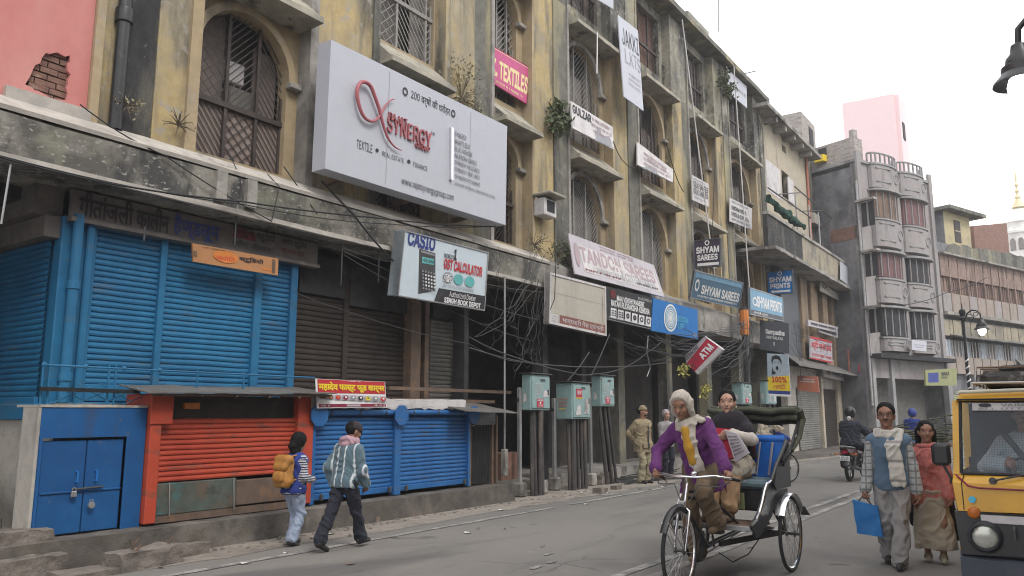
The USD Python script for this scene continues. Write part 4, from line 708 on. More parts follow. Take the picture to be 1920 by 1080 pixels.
# signs of the far shops
OY = 8.9
sign('shop_sign', 'pink and white sign with red Hindi letters over the far shutters', ((1519, 630), (1560, 640), (1561, 681), (1520, 672)), ('y', OY), .06, 'lilac', [('t', 'श्री राजराज', .05, .95, .4, .85, 1, 'red_print'), scrawl(.05, .95, .1, .3, 1, 'red_print', 4), ('r', 0, .9, 1, 1, 'red_print'), ('r', 0, 0, 1, .06, 'red_print')])
sign('shop_sign', 'white sign with black Hindi letters above a brown shutter', ((1544, 685), (1588, 698), (1587.5, 716), (1545, 706)), ('y', OY), .08, 'old_white', [('t', 'श्री रामानुज टेक्स', .12, .95, .2, .85, 1, 'black_print')])
sign('shop_sign', 'small orange red sign hanging in front of the brown shutter', ((1495, 704), (1533, 706), (1536, 736), (1495, 732)), ('x', A(1495, 715, y=8.8)[0]), .06, 'salmon_sign', [scrawl(.1, .9, .55, .85, 2, 'white_print', 3, .9), scrawl(.1, .6, .2, .4, 1, 'orange_print', 5)])
_skip = ''', 'red lit box sign with white Hindi letters at the end of the old shops', ((1611, 655), (1642.7, 666.7), (1642, 702), (1612, 697)), ('y', 8.1), .8, 'atm_red', [('t', 'श्री जानकी', .15, .95, .68, .92, 1, 'white_print'), ('t', 'टेक्सटाइल', .1, .95, .1, .32, 1, 'white_print'), ('r', .12, .4, .42, .62, 'white_print'), ('r', .5, .4, .8, .62, 'white_print')])
'''
RB2 = sign('red_box_sign', 'red lit box sign with white Hindi letters at the end of the old shops', ((1611, 655), (1642.7, 666.7), (1642, 702), (1612, 697)), ('y', 8.1), .05, 'atm_red', [('t', 'श्री जानकी', .15, .95, .68, .92, 1, 'white_print'), ('t', 'टेक्सटाइल', .1, .95, .1, .32, 1, 'white_print'), ('r', .12, .4, .42, .62, 'white_print'), ('r', .5, .4, .8, .62, 'white_print')])
a, b = A(1611, 655, y=8.1), A(1612, 697, y=8.1); RB2.part('side_face', box(a[0]+.02, a[0]+.07, 8.16, 8.16+(A(1591, 656, x=a[0])[1]-8.1), b[2], a[2]), 'salmon_sign'); RB2.part('back', box(a[0]+.08, A(1642, 680, y=8.1)[0]-.02, 8.16, 8.5, b[2]+.05, a[2]-.2), 'atm_red')
sign('cloth_banner', 'plain purple cloth strip under the sunshade above the billboard', ((779, 132), (832, 158), (832, 180), (779, 156)), ('y', 9.75), .02, material('dusk_purple', (.10, .065, .11), .8, var=.15), [])
sign('shop_sign', 'long narrow pinkish sign under the old wooden shop front', ((1515, 599), (1571, 613), (1571, 624), (1516, 611)), ('y', OY-.1), .06, 'lilac', [scrawl(.05, .95, .15, .8, 1, 'black_print', 6, .9)])
sign('shop_sign', 'second narrow sign just below the long pinkish one', ((1535, 612), (1571, 624), (1571, 634), (1535, 622)), ('y', OY), .06, 'lilac', [scrawl(.05, .95, .15, .8, 1, 'black_print', 7, .9)])
sign('shop_sign', 'cream sign in English letters between the pilasters of the old shop', ((1538, 522), (1577, 544), (1576, 565), (1538, 545)), ('y', OY), .05, 'beige_sign', [('t', 'GOPI', .06, .35, .3, .8, 1, 'black_print'), scrawl(.4, .95, .45, .8, 1, 'black_print', 3), scrawl(.4, .95, .15, .4, 1, 'grey_print', 4)])
sign('shop_sign', 'blank white board on the balcony of the old building', ((1577, 490), (1599, 510), (1601, 543), (1577, 524)), ('y', 8.35), .05, 'white_sign', [])
# ------------------------------------------------------------------ cream building with the deep roof, old shop house below it
OB = Thing('cream_building', 'cream plastered building with a deep overhanging roof slab and a grimy balcony', 'building', (36, 9.5, 0))
xa, xb = 31.97, A(1512, 330, y=9.7)[0]; zr = A(1480, 240, y=9.1)[2]
OB.part('upper_wall', xz(sbox(xa, 6.5, xb, zr).difference(sbox(A(1466, 340, y=9.7)[0], A(1470, 362, y=9.7)[2]-.2, A(1479, 340, y=9.7)[0], A(1470, 322, y=9.7)[2])).difference(sbox(A(1466, 275, y=9.7)[0], A(1466, 282, y=9.7)[2], A(1473, 275, y=9.7)[0], A(1466, 270, y=9.7)[2])), 9.7, 9.95), 'cream_wall' if 'cream_wall' in MATS else material('cream_wall', (.40, .35, .27), .9, [((.36, .32, .27), 1.1, .5, .65, .7, U1), ((.16, .15, .13), 1.8, .58, .68, .7, VS)], var=.1, bump=.2))
OB.part('party_wall', box(31.96, 32.1, 9.96, 13, 0, 12), 'dark_streak'); OB.part('room_back', box(xa, xb, 10.6, 10.7, 0, zr), 'dark_room')
rs = OB.part('roof', rough(hexa([(xa-1.2, 9.05, zr), (xb+.5, 9.05, zr), (xb+.5, 13, zr), (xa-1.2, 13, zr)], [(xa-1.2, 9.05, zr+.16), (xb+.5, 9.05, zr+.16), (xb+.5, 13, zr+.16), (xa-1.2, 13, zr+.16)]), .02, 1.4, 3, L=.7), 'concrete')
for i in range(5): OB.part('roof_beam', box(xa+.2+i*(xb-xa)/5, xa+.45+i*(xb-xa)/5, 9.15, 9.69, zr-.22, zr-.003), 'concrete', parent=rs)
OB.part('window_shutter', box(A(1472, 340, y=9.75)[0], A(1486, 340, y=9.65)[0], 9.62, 9.66, A(1480, 378, y=9.65)[2], A(1480, 335, y=9.65)[2]), 'old_white')
OB.part('drain_pipe', tube([(xb-.15, 9.62, 7.0), (xb-.15, 9.62, zr)], .06, 8), 'salmon_sign')
OB.part('painted_notice', xz(sbox(A(1437, 330, y=9.69)[0], A(1437, 355, y=9.69)[2], A(1463, 330, y=9.69)[0], A(1437, 298, y=9.69)[2]), 9.688, 9.694), 'old_white')
yB = 8.5; zt_, zb_ = A(1500, 441, y=yB)[2], A(1500, 492, y=yB)[2]; xL, xR = A(1439, 420, y=yB)[0], A(1614, 590, y=yB)[0]
split = A(1505, 470, y=yB)[0]
OB.part('balcony_front', rough(box(xL, split, yB, yB+.15, zb_, zt_), .02, 2, 3, L=.3), 'soot'); OB.part('balcony_front', rough(box(split, xR, yB, yB+.15, zb_, zt_-.0), .02, 2, 5, L=.3), material('dirty_cream', (.30, .265, .2), .9, [((.16, .15, .13), 1.1, .48, .62, .85, U1), ((.06, .058, .055), 1.5, .54, .66, .85, VS)], var=.15, bump=.25))
OB.part('balcony_coping', box(xL, xR, yB-.06, yB+.2, zt_+.002, zt_+.12), 'concrete')
OB.part('balcony_floor', box(xL, xR, yB+.16, 10.5, zb_-.12, zb_), 'concrete'); OB.part('balcony_lip', rough(box(xL, xR, yB-.25, yB+.15, zb_-.14, zb_-.01), .03, 2, 4, L=.25), 'concrete')
yw = 9.25; z1 = zb_-.13
OB.part('first_floor_wall', box(xa, xR, yw+.25, yw+.4, 3.6, z1), 'dark_room')
for a, b in ((1500, 1511), (1518, 1530), (1540, 1548), (1557, 1566), (1576, 1586), (1594, 1598), (1603, 1612)):
    x0, x1 = A(a, 580, y=yw)[0], A(b, 580, y=yw)[0]; OB.part('pilaster', cbox(x0, x1, yw-.1, yw+.24, 3.6, z1-.02, .03), 'brown_pilaster' if 'brown_pilaster' in MATS else material('brown_pilaster', (.25, .185, .125), .9, [((.13, .10, .08), 1.5, .5, .65, .8, VS)], var=.15))
for a, b in ((1511, 1518), (1530, 1540), (1548, 1557), (1566, 1576), (1586, 1594)):
    x0, x1 = A(a, 580, y=yw)[0], A(b, 580, y=yw)[0]; w = OB.part('window', box(x0+.02, x1-.02, yw+.12, yw+.16, 4.2, z1-.5), 'brown_shutter'); OB.part('sill', box(x0+.01, x1-.01, yw, yw+.24, 3.62, 4.18), 'cream_wall', parent=w)
OB.part('lean_to_roof', rough(hexa([(A(1483, 605, y=8.4)[0], 8.2, 3.4), (xR, 8.2, 3.35), (xR, 9.3, 3.9), (xa, 9.3, 3.95)], [(A(1483, 605, y=8.4)[0], 8.2, 3.45), (xR, 8.2, 3.4), (xR, 9.3, 3.95), (xa, 9.3, 4.0)]), .03, 2, 3, L=.4), 'tin_sheet')
OB.part('dark_wing', box(xa, A(1498, 520, y=9.3)[0], 9.28, 9.5, 3.9, z1), 'grey_sign')
for a, b, m_, zt2 in ((1498, 1541, 'grey_shutter', 2.7), (1545, 1571, 'brown_shutter', 2.75), (1598, 1622, 'grey_shutter', 2.9)):
    shutter(OB, A(a, 800, y=9.2)[0], A(b, 800, y=9.2)[0], 9.2, .25, zt2, m_, pitch=.09)
OB.part('ground_wall', box(xa, xR+2, 9.24, 9.5, 0, 3.55), 'pale_plaster')
for a in (1543, 1574, 1593): OB.part('pillar', cbox(A(a, 800, y=9.1)[0], A(a+(3 if a < 1560 else 6), 800, y=9.1)[0], 9.05, 9.25, 0, 3.3, .02), 'cream_wall')
# scaffold poles and cloth on the balcony
sc = Thing('pipe_scaffold', 'rusty pipe frame standing over the grimy balcony', 'frame', (A(1500, 400, y=8.7)[0], 8.7, zt_))
for px in (1496, 1520, 1537): 
    p = A(px, 440, y=8.75); sc.part('pole', tube([(p[0], 8.75, zt_), (p[0]-.05, 8.75, zt_+1.9)], .03, 6), 'galvanised')
sc.part('pole', tube([A(1490, 350, y=8.7), A(1560, 410, y=8.7)], .03, 6), 'dark_steel'); sc.part('pole', tube([A(1440, 352, y=8.7), A(1520, 408, y=8.7)], .03, 6), 'dark_steel'); sc.part('pole', tube([A(1462, 364, y=8.7), A(1502, 361, y=8.7)], .025, 6), 'dark_steel'); sc.part('pole', tube([A(1500, 396, y=8.7), A(1545, 394, y=8.7)], .025, 6), 'dark_steel')
cl = Thing('green_cloth', 'dark green cloth bundled over the balcony edge', 'cloth', A(1475, 405, y=8.6)); 
cl.part('folds', rough(tube([A(1440, 372, y=8.55), A(1470, 400, y=8.5), A(1495, 418, y=8.5), A(1510, 428, y=8.55)], [.1, .16, .14, .05], 10), .14, 4, 5, L=.08), material('green_cloth', (.018, .055, .04), .95, var=.3))
GB = Thing('grey_house', 'narrow grey stained house with a brick roof room behind the cream building', 'building', (39, 10, 0))
gx0, gx1 = A(1512, 330, y=9.9)[0], A(1537, 330, y=9.9)[0]; gz = A(1515, 222, y=9.9)[2]
GB.part('wall', box(gx0, gx1, 9.9, 10.15, 3, gz-1.4), 'dark_streak'); GB.part('side_wall', box(gx0-.02, gx0+.2, 10.16, 14, 3, gz-1.4), 'dark_streak')
bx = A(1503, 240, y=9.95)[0]; GB.part('roof_room', box(bx, gx1-.3, 9.93, 13, gz-1.6, gz), 'grey_brick' if 'grey_brick' in MATS else material('grey_brick', (.32, .29, .27), .95, [((.18, .15, .14), 6, .5, .62, .8, (.4, .4, 2.2)), ((.5, .48, .46), 8, .58, .66, .7, (.5, .5, 2))], var=.2, bump=.6))
GB.part('window', box(A(1517, 240, y=9.9)[0], A(1524, 240, y=9.9)[0], 9.9, 9.925, gz-1.3, gz-.4), 'dark_room'); GB.part('ac_bracket', box(A(1520, 415, y=9.8)[0], A(1530, 415, y=9.8)[0], 9.6, 9.89, A(1520, 418, y=9.8)[2], A(1520, 400, y=9.8)[2]), 'pale_plaster')
# ------------------------------------------------------------------ corner house with two rounded balconies
TR = -math.radians(20); TB = V(39.7, 7.58, 0); TU = V(math.cos(TR), math.sin(TR), 0); TN = V(-math.sin(TR), math.cos(TR), 0)
def loc(px, py, y=None, x=None):
    d = FW*FPX + RT*(px-960) - UP*(py-540); n = TN if y is not None else TU; k = y if y is not None else x
    p = EYEP+d*((k-(EYEP-TB)@n)/(d@n)); r = p-TB; return V(r@TU, r@TN, r[2])
TW = Thing('balcony_house', 'tall grey house with two columns of rounded balconies', 'building', TB, TR)
wT = loc(1757, 500, y=0)[0]; top = loc(1645, 315, y=0)[2]; dT = loc(1535, 400, x=0)[1]
material('house_grey', (.26, .255, .255), .9, [((.20, .2, .205), .8, .48, .62, .8, U1), ((.10, .10, .105), 1.2, .55, .68, .8, VS), ((.42, .39, .38), 1.5, .56, .7, .6, U1)], var=.12, bump=.2)
material('house_pink', (.275, .25, .245), .88, [((.26, .25, .25), 1.0, .46, .62, .8, U1), ((.13, .125, .125), 1.6, .54, .67, .75, VS)], var=.12, bump=.2)
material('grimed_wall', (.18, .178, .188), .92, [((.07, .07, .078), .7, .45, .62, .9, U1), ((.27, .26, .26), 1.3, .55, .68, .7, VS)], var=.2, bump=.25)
TW.part('wall', box(0, wT, .02, .3, 3.3, top), 'house_pink'); ws = loc(1608, 400, x=0)[1]
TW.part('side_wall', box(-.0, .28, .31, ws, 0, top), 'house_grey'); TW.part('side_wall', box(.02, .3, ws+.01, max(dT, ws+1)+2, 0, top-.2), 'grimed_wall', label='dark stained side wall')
z0, z1 = loc(1580, 452, x=0)[2], loc(1580, 428, x=0)[2]; TW.part('brick_patch', rough(box(-.0, .018, ws+.1, loc(1556, 430, x=0)[1], z0, z1), .0, 1), 'brick')
TW.part('roof', box(-.06, wT+.06, -.08, 8, top+.002, top+.14), 'house_grey')
rb = loc(1533, 290, x=.2)[1]; zr2 = loc(1650, 240, x=.2)[2]
TW.part('roof_room', box(.2, 1.0, .2, rb+1, top+.15, zr2), 'grey_brick', label='roof room of bare grey brick'); TW.part('roof_post', box(.15, .5, .12, .35, top+.15, zr2+.35), 'grey_brick')
TW.part('roof_window', box(.17, .198, loc(1550, 285, x=.2)[1], loc(1535, 285, x=.2)[1], loc(1540, 293, x=.2)[2], loc(1540, 279, x=.2)[2]), 'dark_room'); TW.part('awning', box(-.15, .19, loc(1551, 300, x=.2)[1], loc(1534, 300, x=.2)[1], loc(1540, 306, x=.2)[2], loc(1540, 294, x=.2)[2]), 'yellow_print')
TW.part('drain_pipe', tube([(-.08, ws-.1, 2), (-.08, ws-.1, loc(1606, 340, x=0)[2])], .06, 8), 'galvanised')
for ya, yb in ((378, 424), (475, 519), (580, 625)):
    a, b = loc(1640, 400, x=0)[1], loc(1616, 400, x=0)[1]; zz0, zz1 = loc(1628, yb, x=0)[2], loc(1628, ya, x=0)[2]
    w = TW.part('window', box(-.03, -.003, a, b, zz0, zz1), 'dark_room'); TW.part('frame', [box(-.06, -.031, (a+b)/2-.04, (a+b)/2+.04, zz0, zz1)], 'house_grey', parent=w); TW.part('hood', box(-.3, -.003, a-.15, b+.15, zz1+.02, zz1+.12), 'concrete', parent=w)
def bow(xc, w, d, n=12):
    a = np.linspace(0, math.pi, n); return [(xc+w/2*math.cos(t), -d*math.sin(t)**.7) for t in a[::-1]]
def bowsolid(P, z0, z1, back=.0):
    g = Polygon([(P[0][0], back)]+P+[(P[-1][0], back)]); m = trimesh.creation.extrude_polygon(g.buffer(0), z1-z0, engine='earcut'); v = np.asarray(m.vertices); v[:, 2] += z0; return trimesh.Trimesh(v, m.faces, process=False)
LV = [(13.0, 11.55), (10.3, 8.95), (7.72, 6.55), (5.15, 4.45)]
zk = lambda py: loc(1690, py, y=-.2)[2]
LV = [(zk(322), zk(365)), (zk(420), zk(470)), (zk(527), zk(572)), (zk(634), zk(660))]; WN = [(zk(418), zk(372)), (zk(525), zk(482)), (zk(632), zk(582))]
cs = [loc(1675, 450, y=-.4)[0], loc(1727, 450, y=-.4)[0]]; bw = (cs[1]-cs[0])*.86
for k, xc in enumerate(cs):
    for i, (zt3, zb3) in enumerate(LV):
        p = TW.part('balcony', bowsolid(bow(xc, bw, .42), zb3, zt3), 'house_pink', smooth=30); P = bow(xc, bw*.98, .44)
        TW.part('relief_panel', [bar((P[2][0], P[2][1]-.03, zb3+.3), (P[6][0], P[6][1]-.03, zb3+.3), .06), bar((P[2][0], P[2][1]-.03, zt3-.25), (P[6][0], P[6][1]-.03, zt3-.25), .06), torus((P[8][0], P[8][1]-.02, (zb3+zt3)/2), .24, .04, 'y', 16, 5)], 'house_grey', parent=p)
        TW.part('moulding', bowsolid(bow(xc, bw*1.05, .47), zt3-.08, zt3+.003), 'house_grey', parent=p)
    for i, (zb3, zt3) in enumerate(WN):
        P = bow(xc, bw*.94, .36); w = TW.part('window', bowsolid(P, zb3, zt3), ('louvre_brown', 'louvre_red', 'dark_room')[i] if k == 0 else ('louvre_red', 'dark_room', 'dark_room')[i], smooth=30) if 'louvre_brown' in MATS else None
        if w is None:
            material('louvre_brown', (.17, .115, .085), .8, [((.06, .045, .04), 14, .5, .56, .8, (1, 1, .05))], var=.2); material('louvre_red', (.16, .085, .085), .8, [((.09, .055, .06), 14, .5, .56, .8, (1, 1, .05))], var=.2)
            w = TW.part('window', bowsolid(P, zb3, zt3), 'louvre_brown', smooth=30)
        P2 = bow(xc, bw*.96, .38, 7); TW.part('mullion', [bar((x, y, zb3), (x, y, zt3), .05) for x, y in P2[1:-1]], 'house_pink' if i < 2 else 'house_grey', parent=w)
        TW.part('hood', bowsolid(bow(xc, bw*1.12, .62), zt3+.01, zt3+.11), 'house_grey', parent=w)
    TW.part('parapet_rail', [tube([(x, y, LV[0][0]+.5) for x, y in bow(xc, bw, .4)], .05, 6)]+[bar((x, y, LV[0][0]), (x, y, LV[0][0]+.48), .07) for x, y in bow(xc, bw, .4, 10)], 'house_grey')
for x in (.08, (cs[0]+cs[1])/2, wT-.15): TW.part('pilaster', box(x-.16, x+.16, -.1, .015, 4.3, top+.5), 'house_pink')
TW.part('underside', box(0, wT, -.55, .3, 4.2, 4.4), 'dark_room'); TW.part('ground_wall', box(.3, wT+.5, 1.2, 1.4, 0, 4.2), 'grey_shutter')
for x in (.1, 1.7, wT): TW.part('column', box(x-.12, x+.12, -.1, .15, 0, 4.2), 'house_grey')
for x0 in (.35, 1.95): shutter(TW, x0, x0+1.35, 1.1, .2, 3.0, 'grey_shutter', pitch=.1)
# ------------------------------------------------------------------ long wooden galleried building on the right
LB = Thing('gallery_house', 'long old house with wooden gallery windows and panelled balconies', 'building', TB+TU*(wT+.1), TR)
ox = wT+.1; G = lambda py, px=1790, y=-.1: loc(px, py, y=y)[2]; L0, L1 = 0, 16
material('gallery_wood', (.235, .17, .145), .85, [((.12, .08, .065), 3, .5, .62, .8, (1, 1, .12))], var=.25); material('gallery_wall', (.28, .24, .21), .9, [((.25, .2, .17), 1, .5, .65, .7, U1), ((.12, .11, .1), 2, .6, .7, .7, VS)], var=.12, bump=.15)
z = {k: G(v) for k, v in dict(par=455, cor=479, t=503, w1=521, w0=551, p0=586, l=592, q=600, aw=630, b1=637, b0=668, g=700).items()}
LB.part('wall', box(L0, L1, .3, .6, 0, z['par']), 'grimed_wall')
LB.part('side_wall', box(-.1, .0, .3, 3, 0, 4.5), 'grimed_wall'); LB.part('cornice', rough(box(L0, L1, -.35, .3, z['cor']-.1, z['cor']), .03, 1.5, 2, L=.5), 'concrete'); LB.part('parapet', rough(xz(Polygon(jag([(L0+1, z['cor']), (L1, z['cor']), (L1, z['par']+.6), (9, z['par']+.2), (2, z['par'])], .1, .5, 3)), 0, .28), .02, 1), 'dark_streak')
n = 17; W = (L1-L0)/n
for i in range(n):
    x0, x1 = L0+i*W, L0+(i+1)*W-.06
    LB.part('upper_panel', box(x0+.04, x1, -.1, .2, z['t'], z['cor']-.11), 'gallery_wood'); LB.part('lower_panel', cbox(x0+.04, x1, -.12, .2, z['p0'], z['w0'], .02), 'gallery_wall' if i % 3 else 'house_pink')
    w = LB.part('window', box(x0+.1, x1-.08, .02, .08, z['w0'], z['w1']), ('gallery_wood', 'louvre_red', 'louvre_brown')[i % 3])
    LB.part('mullion', [bar((x, -.0, z['w0']), (x, -.0, z['w1']), .05) for x in np.linspace(x0+.12, x1-.1, 3+i % 2)], 'gallery_wood', parent=w)
    LB.part('post', box(x1-.01, x1+.08, -.14, .2, z['p0'], z['t']), 'gallery_wood')
    LB.part('beige_panel', box(x0+.03, x1, -.05, .2, z['aw'], z['q']), 'dirty_cream'); LB.part('base_panel', box(x0+.03, x1, -.05, .2, z['g'], z['b0']), 'gallery_wall')
    w = LB.part('window', box(x0+.08, x1-.08, .05, .1, z['b0'], z['b1']), ('glass_blue', 'curtain', 'glass_blue', 'brown_shutter')[i % 4] if 'glass_blue' in MATS else material('glass_blue', (.30, .36, .42), .25, var=.3))
    LB.part('mullion', [bar((x, 0, z['b0']), (x, 0, z['b1']), .04) for x in np.linspace(x0+.1, x1-.1, 3)], 'old_white', parent=w)
LB.part('eave', hexa([(L0, -.12, z['w1']), (L1, -.12, z['w1']), (L1, .2, z['w1']), (L0, .2, z['w1'])], [(L0, -.12, z['t']), (L1, -.12, z['t']), (L1, .2, z['t']), (L0, .2, z['t'])]), 'gallery_wood')
LB.part('ledge', rough(box(L0, L1, -.3, .25, z['l'], z['p0']-.01), .02, 2, 3, L=.5), 'concrete')
LB.part('awning', rough(hexa([(L0+.5, -.7, z['aw']-.15), (L1, -.7, z['aw']-.15), (L1, .2, z['aw']+.1), (L0+.5, .2, z['aw']+.1)], [(L0+.5, -.7, z['aw']-.1), (L1, -.7, z['aw']-.1), (L1, .2, z['aw']+.15), (L0+.5, .2, z['aw']+.15)]), .05, 1.5, 4, L=.4), 'tin_sheet')
a = loc(1820, 655, y=-.5); LB.part('canvas_awning', rough(hexa([(a[0]-1, -.9, z['g']+.1), (a[0]+1.2, -.9, z['g']+.1), (a[0]+1, .0, z['b0']+.1), (a[0]-.8, 0, z['b0']+.1)], [(a[0]-1, -.9, z['g']+.13), (a[0]+1.2, -.9, z['g']+.13), (a[0]+1, .0, z['b0']+.13), (a[0]-.8, 0, z['b0']+.13)]), .04, 2, 3, L=.25), 'grey_shutter')
for i in range(6): LB.part('column', box(L0+.1+i*2.6, L0+.35+i*2.6, -.05, .2, 0, z['g']), 'house_grey')
for i in range(5): shutter(LB, L0+.45+i*2.6, L0+2.6+i*2.6, .2, .2, 2.6, ('olive_sign' if i == 0 else 'grey_shutter'), pitch=.1)
RH = Thing('roof_house', 'small ochre roof house with a thin flat overhanging slab', 'building', TB+TU*(wT+.3)+V(0, 0, z['cor']), TR)
c0 = loc(1770, 420, y=.9); c1 = loc(1818, 420, y=.9); zt4 = loc(1770, 396, y=.9)[2]; off = V(wT+.3, 0, z['cor'])
def rl(x0, x1, y0, y1, zz0, zz1): return box(x0-off[0], x1-off[0], y0, y1, zz0-off[2], zz1-off[2])
RH.part('wall', rl(c0[0], c1[0], .9, 4, z['cor'], zt4), 'ochre_wall' if 'ochre_wall' in MATS else material('ochre_wall', (.42, .36, .22), .9, [((.3, .26, .19), 1, .5, .65, .7, U1)], var=.1))
RH.part('side_wall', rl(c0[0]-.02, c0[0]-.001, .9, 4, z['cor'], zt4), 'grimed_wall'); RH.part('roof', rl(c0[0]-.4, c1[0]+.8, .3, 4.4, zt4+.003, zt4+.2), 'dark_streak')
a, b = loc(1788, 412, y=.88), loc(1803, 456, y=.88); w = RH.part('window', rl(a[0], b[0], .87, .899, b[2], a[2]), 'brown_shutter'); RH.part('frame', [rl(a[0], b[0], .84, .869, (a[2]+b[2])/2-.03, (a[2]+b[2])/2+.03)], 'cream_wall', parent=w)
# ------------------------------------------------------------------ beyond the roofs
def far(px, py, d): return EYEP + (FW*FPX + RT*(px-960) - UP*(py-540))*d/FPX
PT = Thing('pink_tower', 'plain pale pink tower block rising behind the roofs', 'building', (0, 0, 0))
p = [far(1580, 196, 62), far(1676, 178, 60.1)]
def wall3(a, b, zt0, zt1, zb, m, name, T, th=.3):
    n = np.cross(b-a, (0, 0, 1)); n /= np.linalg.norm(n)
    T.part(name, hexa([(*a[:2], zb), (*b[:2], zb), (*(b-n*-th)[:2], zb), (*(a-n*-th)[:2], zb)], [(*a[:2], zt0), (*b[:2], zt1), (*(b-n*-th)[:2], zt1), (*(a-n*-th)[:2], zt0)]), m)
material('pale_pink', (.74, .57, .58), .9, var=.01); material('pale_white', (.74, .73, .70), .85, [((.5, .49, .46), 1, .5, .65, .6, U1)], var=.05); material('gold', (.62, .53, .33), .5, var=.1, metal=.2)
q2 = p[0].copy(); q2[2] = p[1][2]; e1 = far(1689, 190, 62.5)
wall3(p[0], p[1], p[1][2], p[1][2], 0, 'pale_pink', 'wall', PT); wall3(p[1], e1, p[1][2], p[1][2], 0, 'pale_pink', 'wall', PT)
pw0, pw1 = far(1682, 232, 60.5), far(1687, 266, 60.7); PT.part('window', box(pw0[0]-.2, pw1[0]+.1, pw0[1]-.45, pw0[1]+.1, pw1[2], pw0[2]), 'dark_room')
BWL = Thing('brick_wall', 'low bare brick wall on a roof in front of the white temple', 'wall', far(1848, 455, 50)); a, b = far(1815, 425, 48), far(1878, 420, 52); wall3(a, b, a[2], b[2], z['cor']-1, 'brick', 'wall', BWL)
TM = Thing('temple', 'white temple with scalloped arches and a tall golden finial', 'temple', far(1912, 460, 60)); c = far(1917, 456, 66); r_ = 2.6
pr = [(2.9, -5), (2.9, .6), (3.05, .7), (3.05, .95), (2.5, 1.15), (2.45, 1.9), (2.6, 2.0), (2.2, 2.7), (1.4, 3.3), (.7, 3.6), (.35, 3.9), (.2, 4.2)]
k8 = lambda P: [(a*.78, b*.78) for a, b in P]
TM.part('dome', lathe(k8([(0, -5)]+pr+[(0, 4.3)]), 24, c), 'pale_white', smooth=40)
for i in range(24):
    a = i*math.pi/12; d = V(math.cos(a), math.sin(a), 0); q = Polygon([(-.26, -1.2), (.26, -1.2), (.26, -.3)]+[(.26*math.cos(t)*(1+.15*math.cos(5*t)), -.3+.42*math.sin(t)) for t in np.linspace(.2, 2.9, 7)]+[(-.26, -.3)])
    m = xz(q, 0, .06); TM.part('arch_opening', xf(m, a+math.pi/2, c+d*2.29, s=.78), 'curtain')
TM.part('finial', lathe(k8([(0, 3.9), (.7, 3.95), (.45, 4.4), (.22, 4.9), (.3, 5.1), (.1, 5.5), (.24, 5.8), (.07, 6.1), (.2, 6.5), (.05, 6.8), (.13, 7.1), (.02, 8.4), (0, 8.4)]), 12, c), 'gold', smooth=30)
for i in range(4):
    a = i*math.pi/2+.6; TM.part('corner_finial', lathe(k8([(0, .9), (.35, .9), (.4, 1.4), (.18, 1.8), (.04, 2.3), (0, 2.3)]), 10, c+V(math.cos(a), math.sin(a), 0)*2.2), 'gold', smooth=30)
# air conditioners
def ac(name_lab, px0, px1, py0, py1, y, group=None):
    a, b = A(px0, py0, y=y), A(px1, py1, y=y); t = Thing('air_conditioner', name_lab, 'air conditioner', (a[0], y, b[2]), group=group); w, h = b[0]-a[0], a[2]-b[2]
    t.part('casing', cbox(a[0], b[0], y, y+.5, b[2], a[2], .03), 'old_white'); t.part('grille', [bar((a[0]+.05, y-.01, b[2]+h*(i+.5)/9), (b[0]-.05, y-.01, b[2]+h*(i+.5)/9), .02) for i in range(9)], 'dark_steel'); t.part('fan_opening', lathe([(0, -.004), (h*.36, -.004), (h*.36, .004), (0, .004)], 16, ((a[0]+b[0])/2, y-.003, (a[2]+b[2])/2), 'y'), 'black_paint')
    t.part('bracket', [bar((a[0]+.05, y+.02, b[2]-.03), (a[0]+.05, y+.9, b[2]-.03), .04), bar((b[0]-.05, y+.02, b[2]-.03), (b[0]-.05, y+.9, b[2]-.03), .04)], 'rust_steel')
ac('left of two white outdoor units on the old shop house', 1580, 1597, 582, 606, 8.9); ac('right of two white outdoor units on the old shop house', 1599, 1615, 582, 606, 8.9); ac('single white outdoor unit near the foot of the balcony house', 1634, 1653, 606, 626, 7.9)
a, b = A(1004, 372, y=9.6), A(1027, 413, y=9.6); t = Thing('window_air_cooler', 'white framed box cooler set in the pier beside the big billboard', 'cooler', (a[0], 9.6, b[2]))
t.part('casing', cbox(a[0], b[0], 9.35, 9.65, b[2], a[2], .02), 'old_white'); t.part('opening', box(a[0]+.1, b[0]-.1, 9.34, 9.349, b[2]+.1, a[2]-.05), 'dark_room'); t.part('hood', cbox(a[0]-.05, b[0]+.1, 9.15, 9.65, a[2]+.05, a[2]+.12, .02), 'sunshade')
sign('shop_sign', 'olive green sign with a dark picture panel under the balcony house', tuple(TB+TU*v[0]+TN*v[1]+V(0, 0, v[2]) for v in (loc(*p, y=-.9) for p in ((1735, 694), (1794, 690), (1794, 723), (1736, 723)))), ('y', 0), .08, 'olive_sign', [('t', 'NAKA', .5, .75, .6, .82, 2, 'black_print'), ('t', 'BIJOUX', .5, .68, .42, .54, 1, 'black_print'), ('r', .08, .2, .4, .8, 'navy_print')])
sign('shop_sign', 'small white board fixed between the rounded balconies', tuple(TB+TU*v[0]+TN*v[1]+V(0, 0, v[2]) for v in (loc(*p, y=-.8) for p in ((1710, 637), (1737.5, 640), (1737, 659), (1710, 656)))), ('y', 0), .05, 'white_sign', [('r', .15, .52, .85, .58, 'grey_print'), ('r', .2, .3, .8, .36, 'grey_print')])
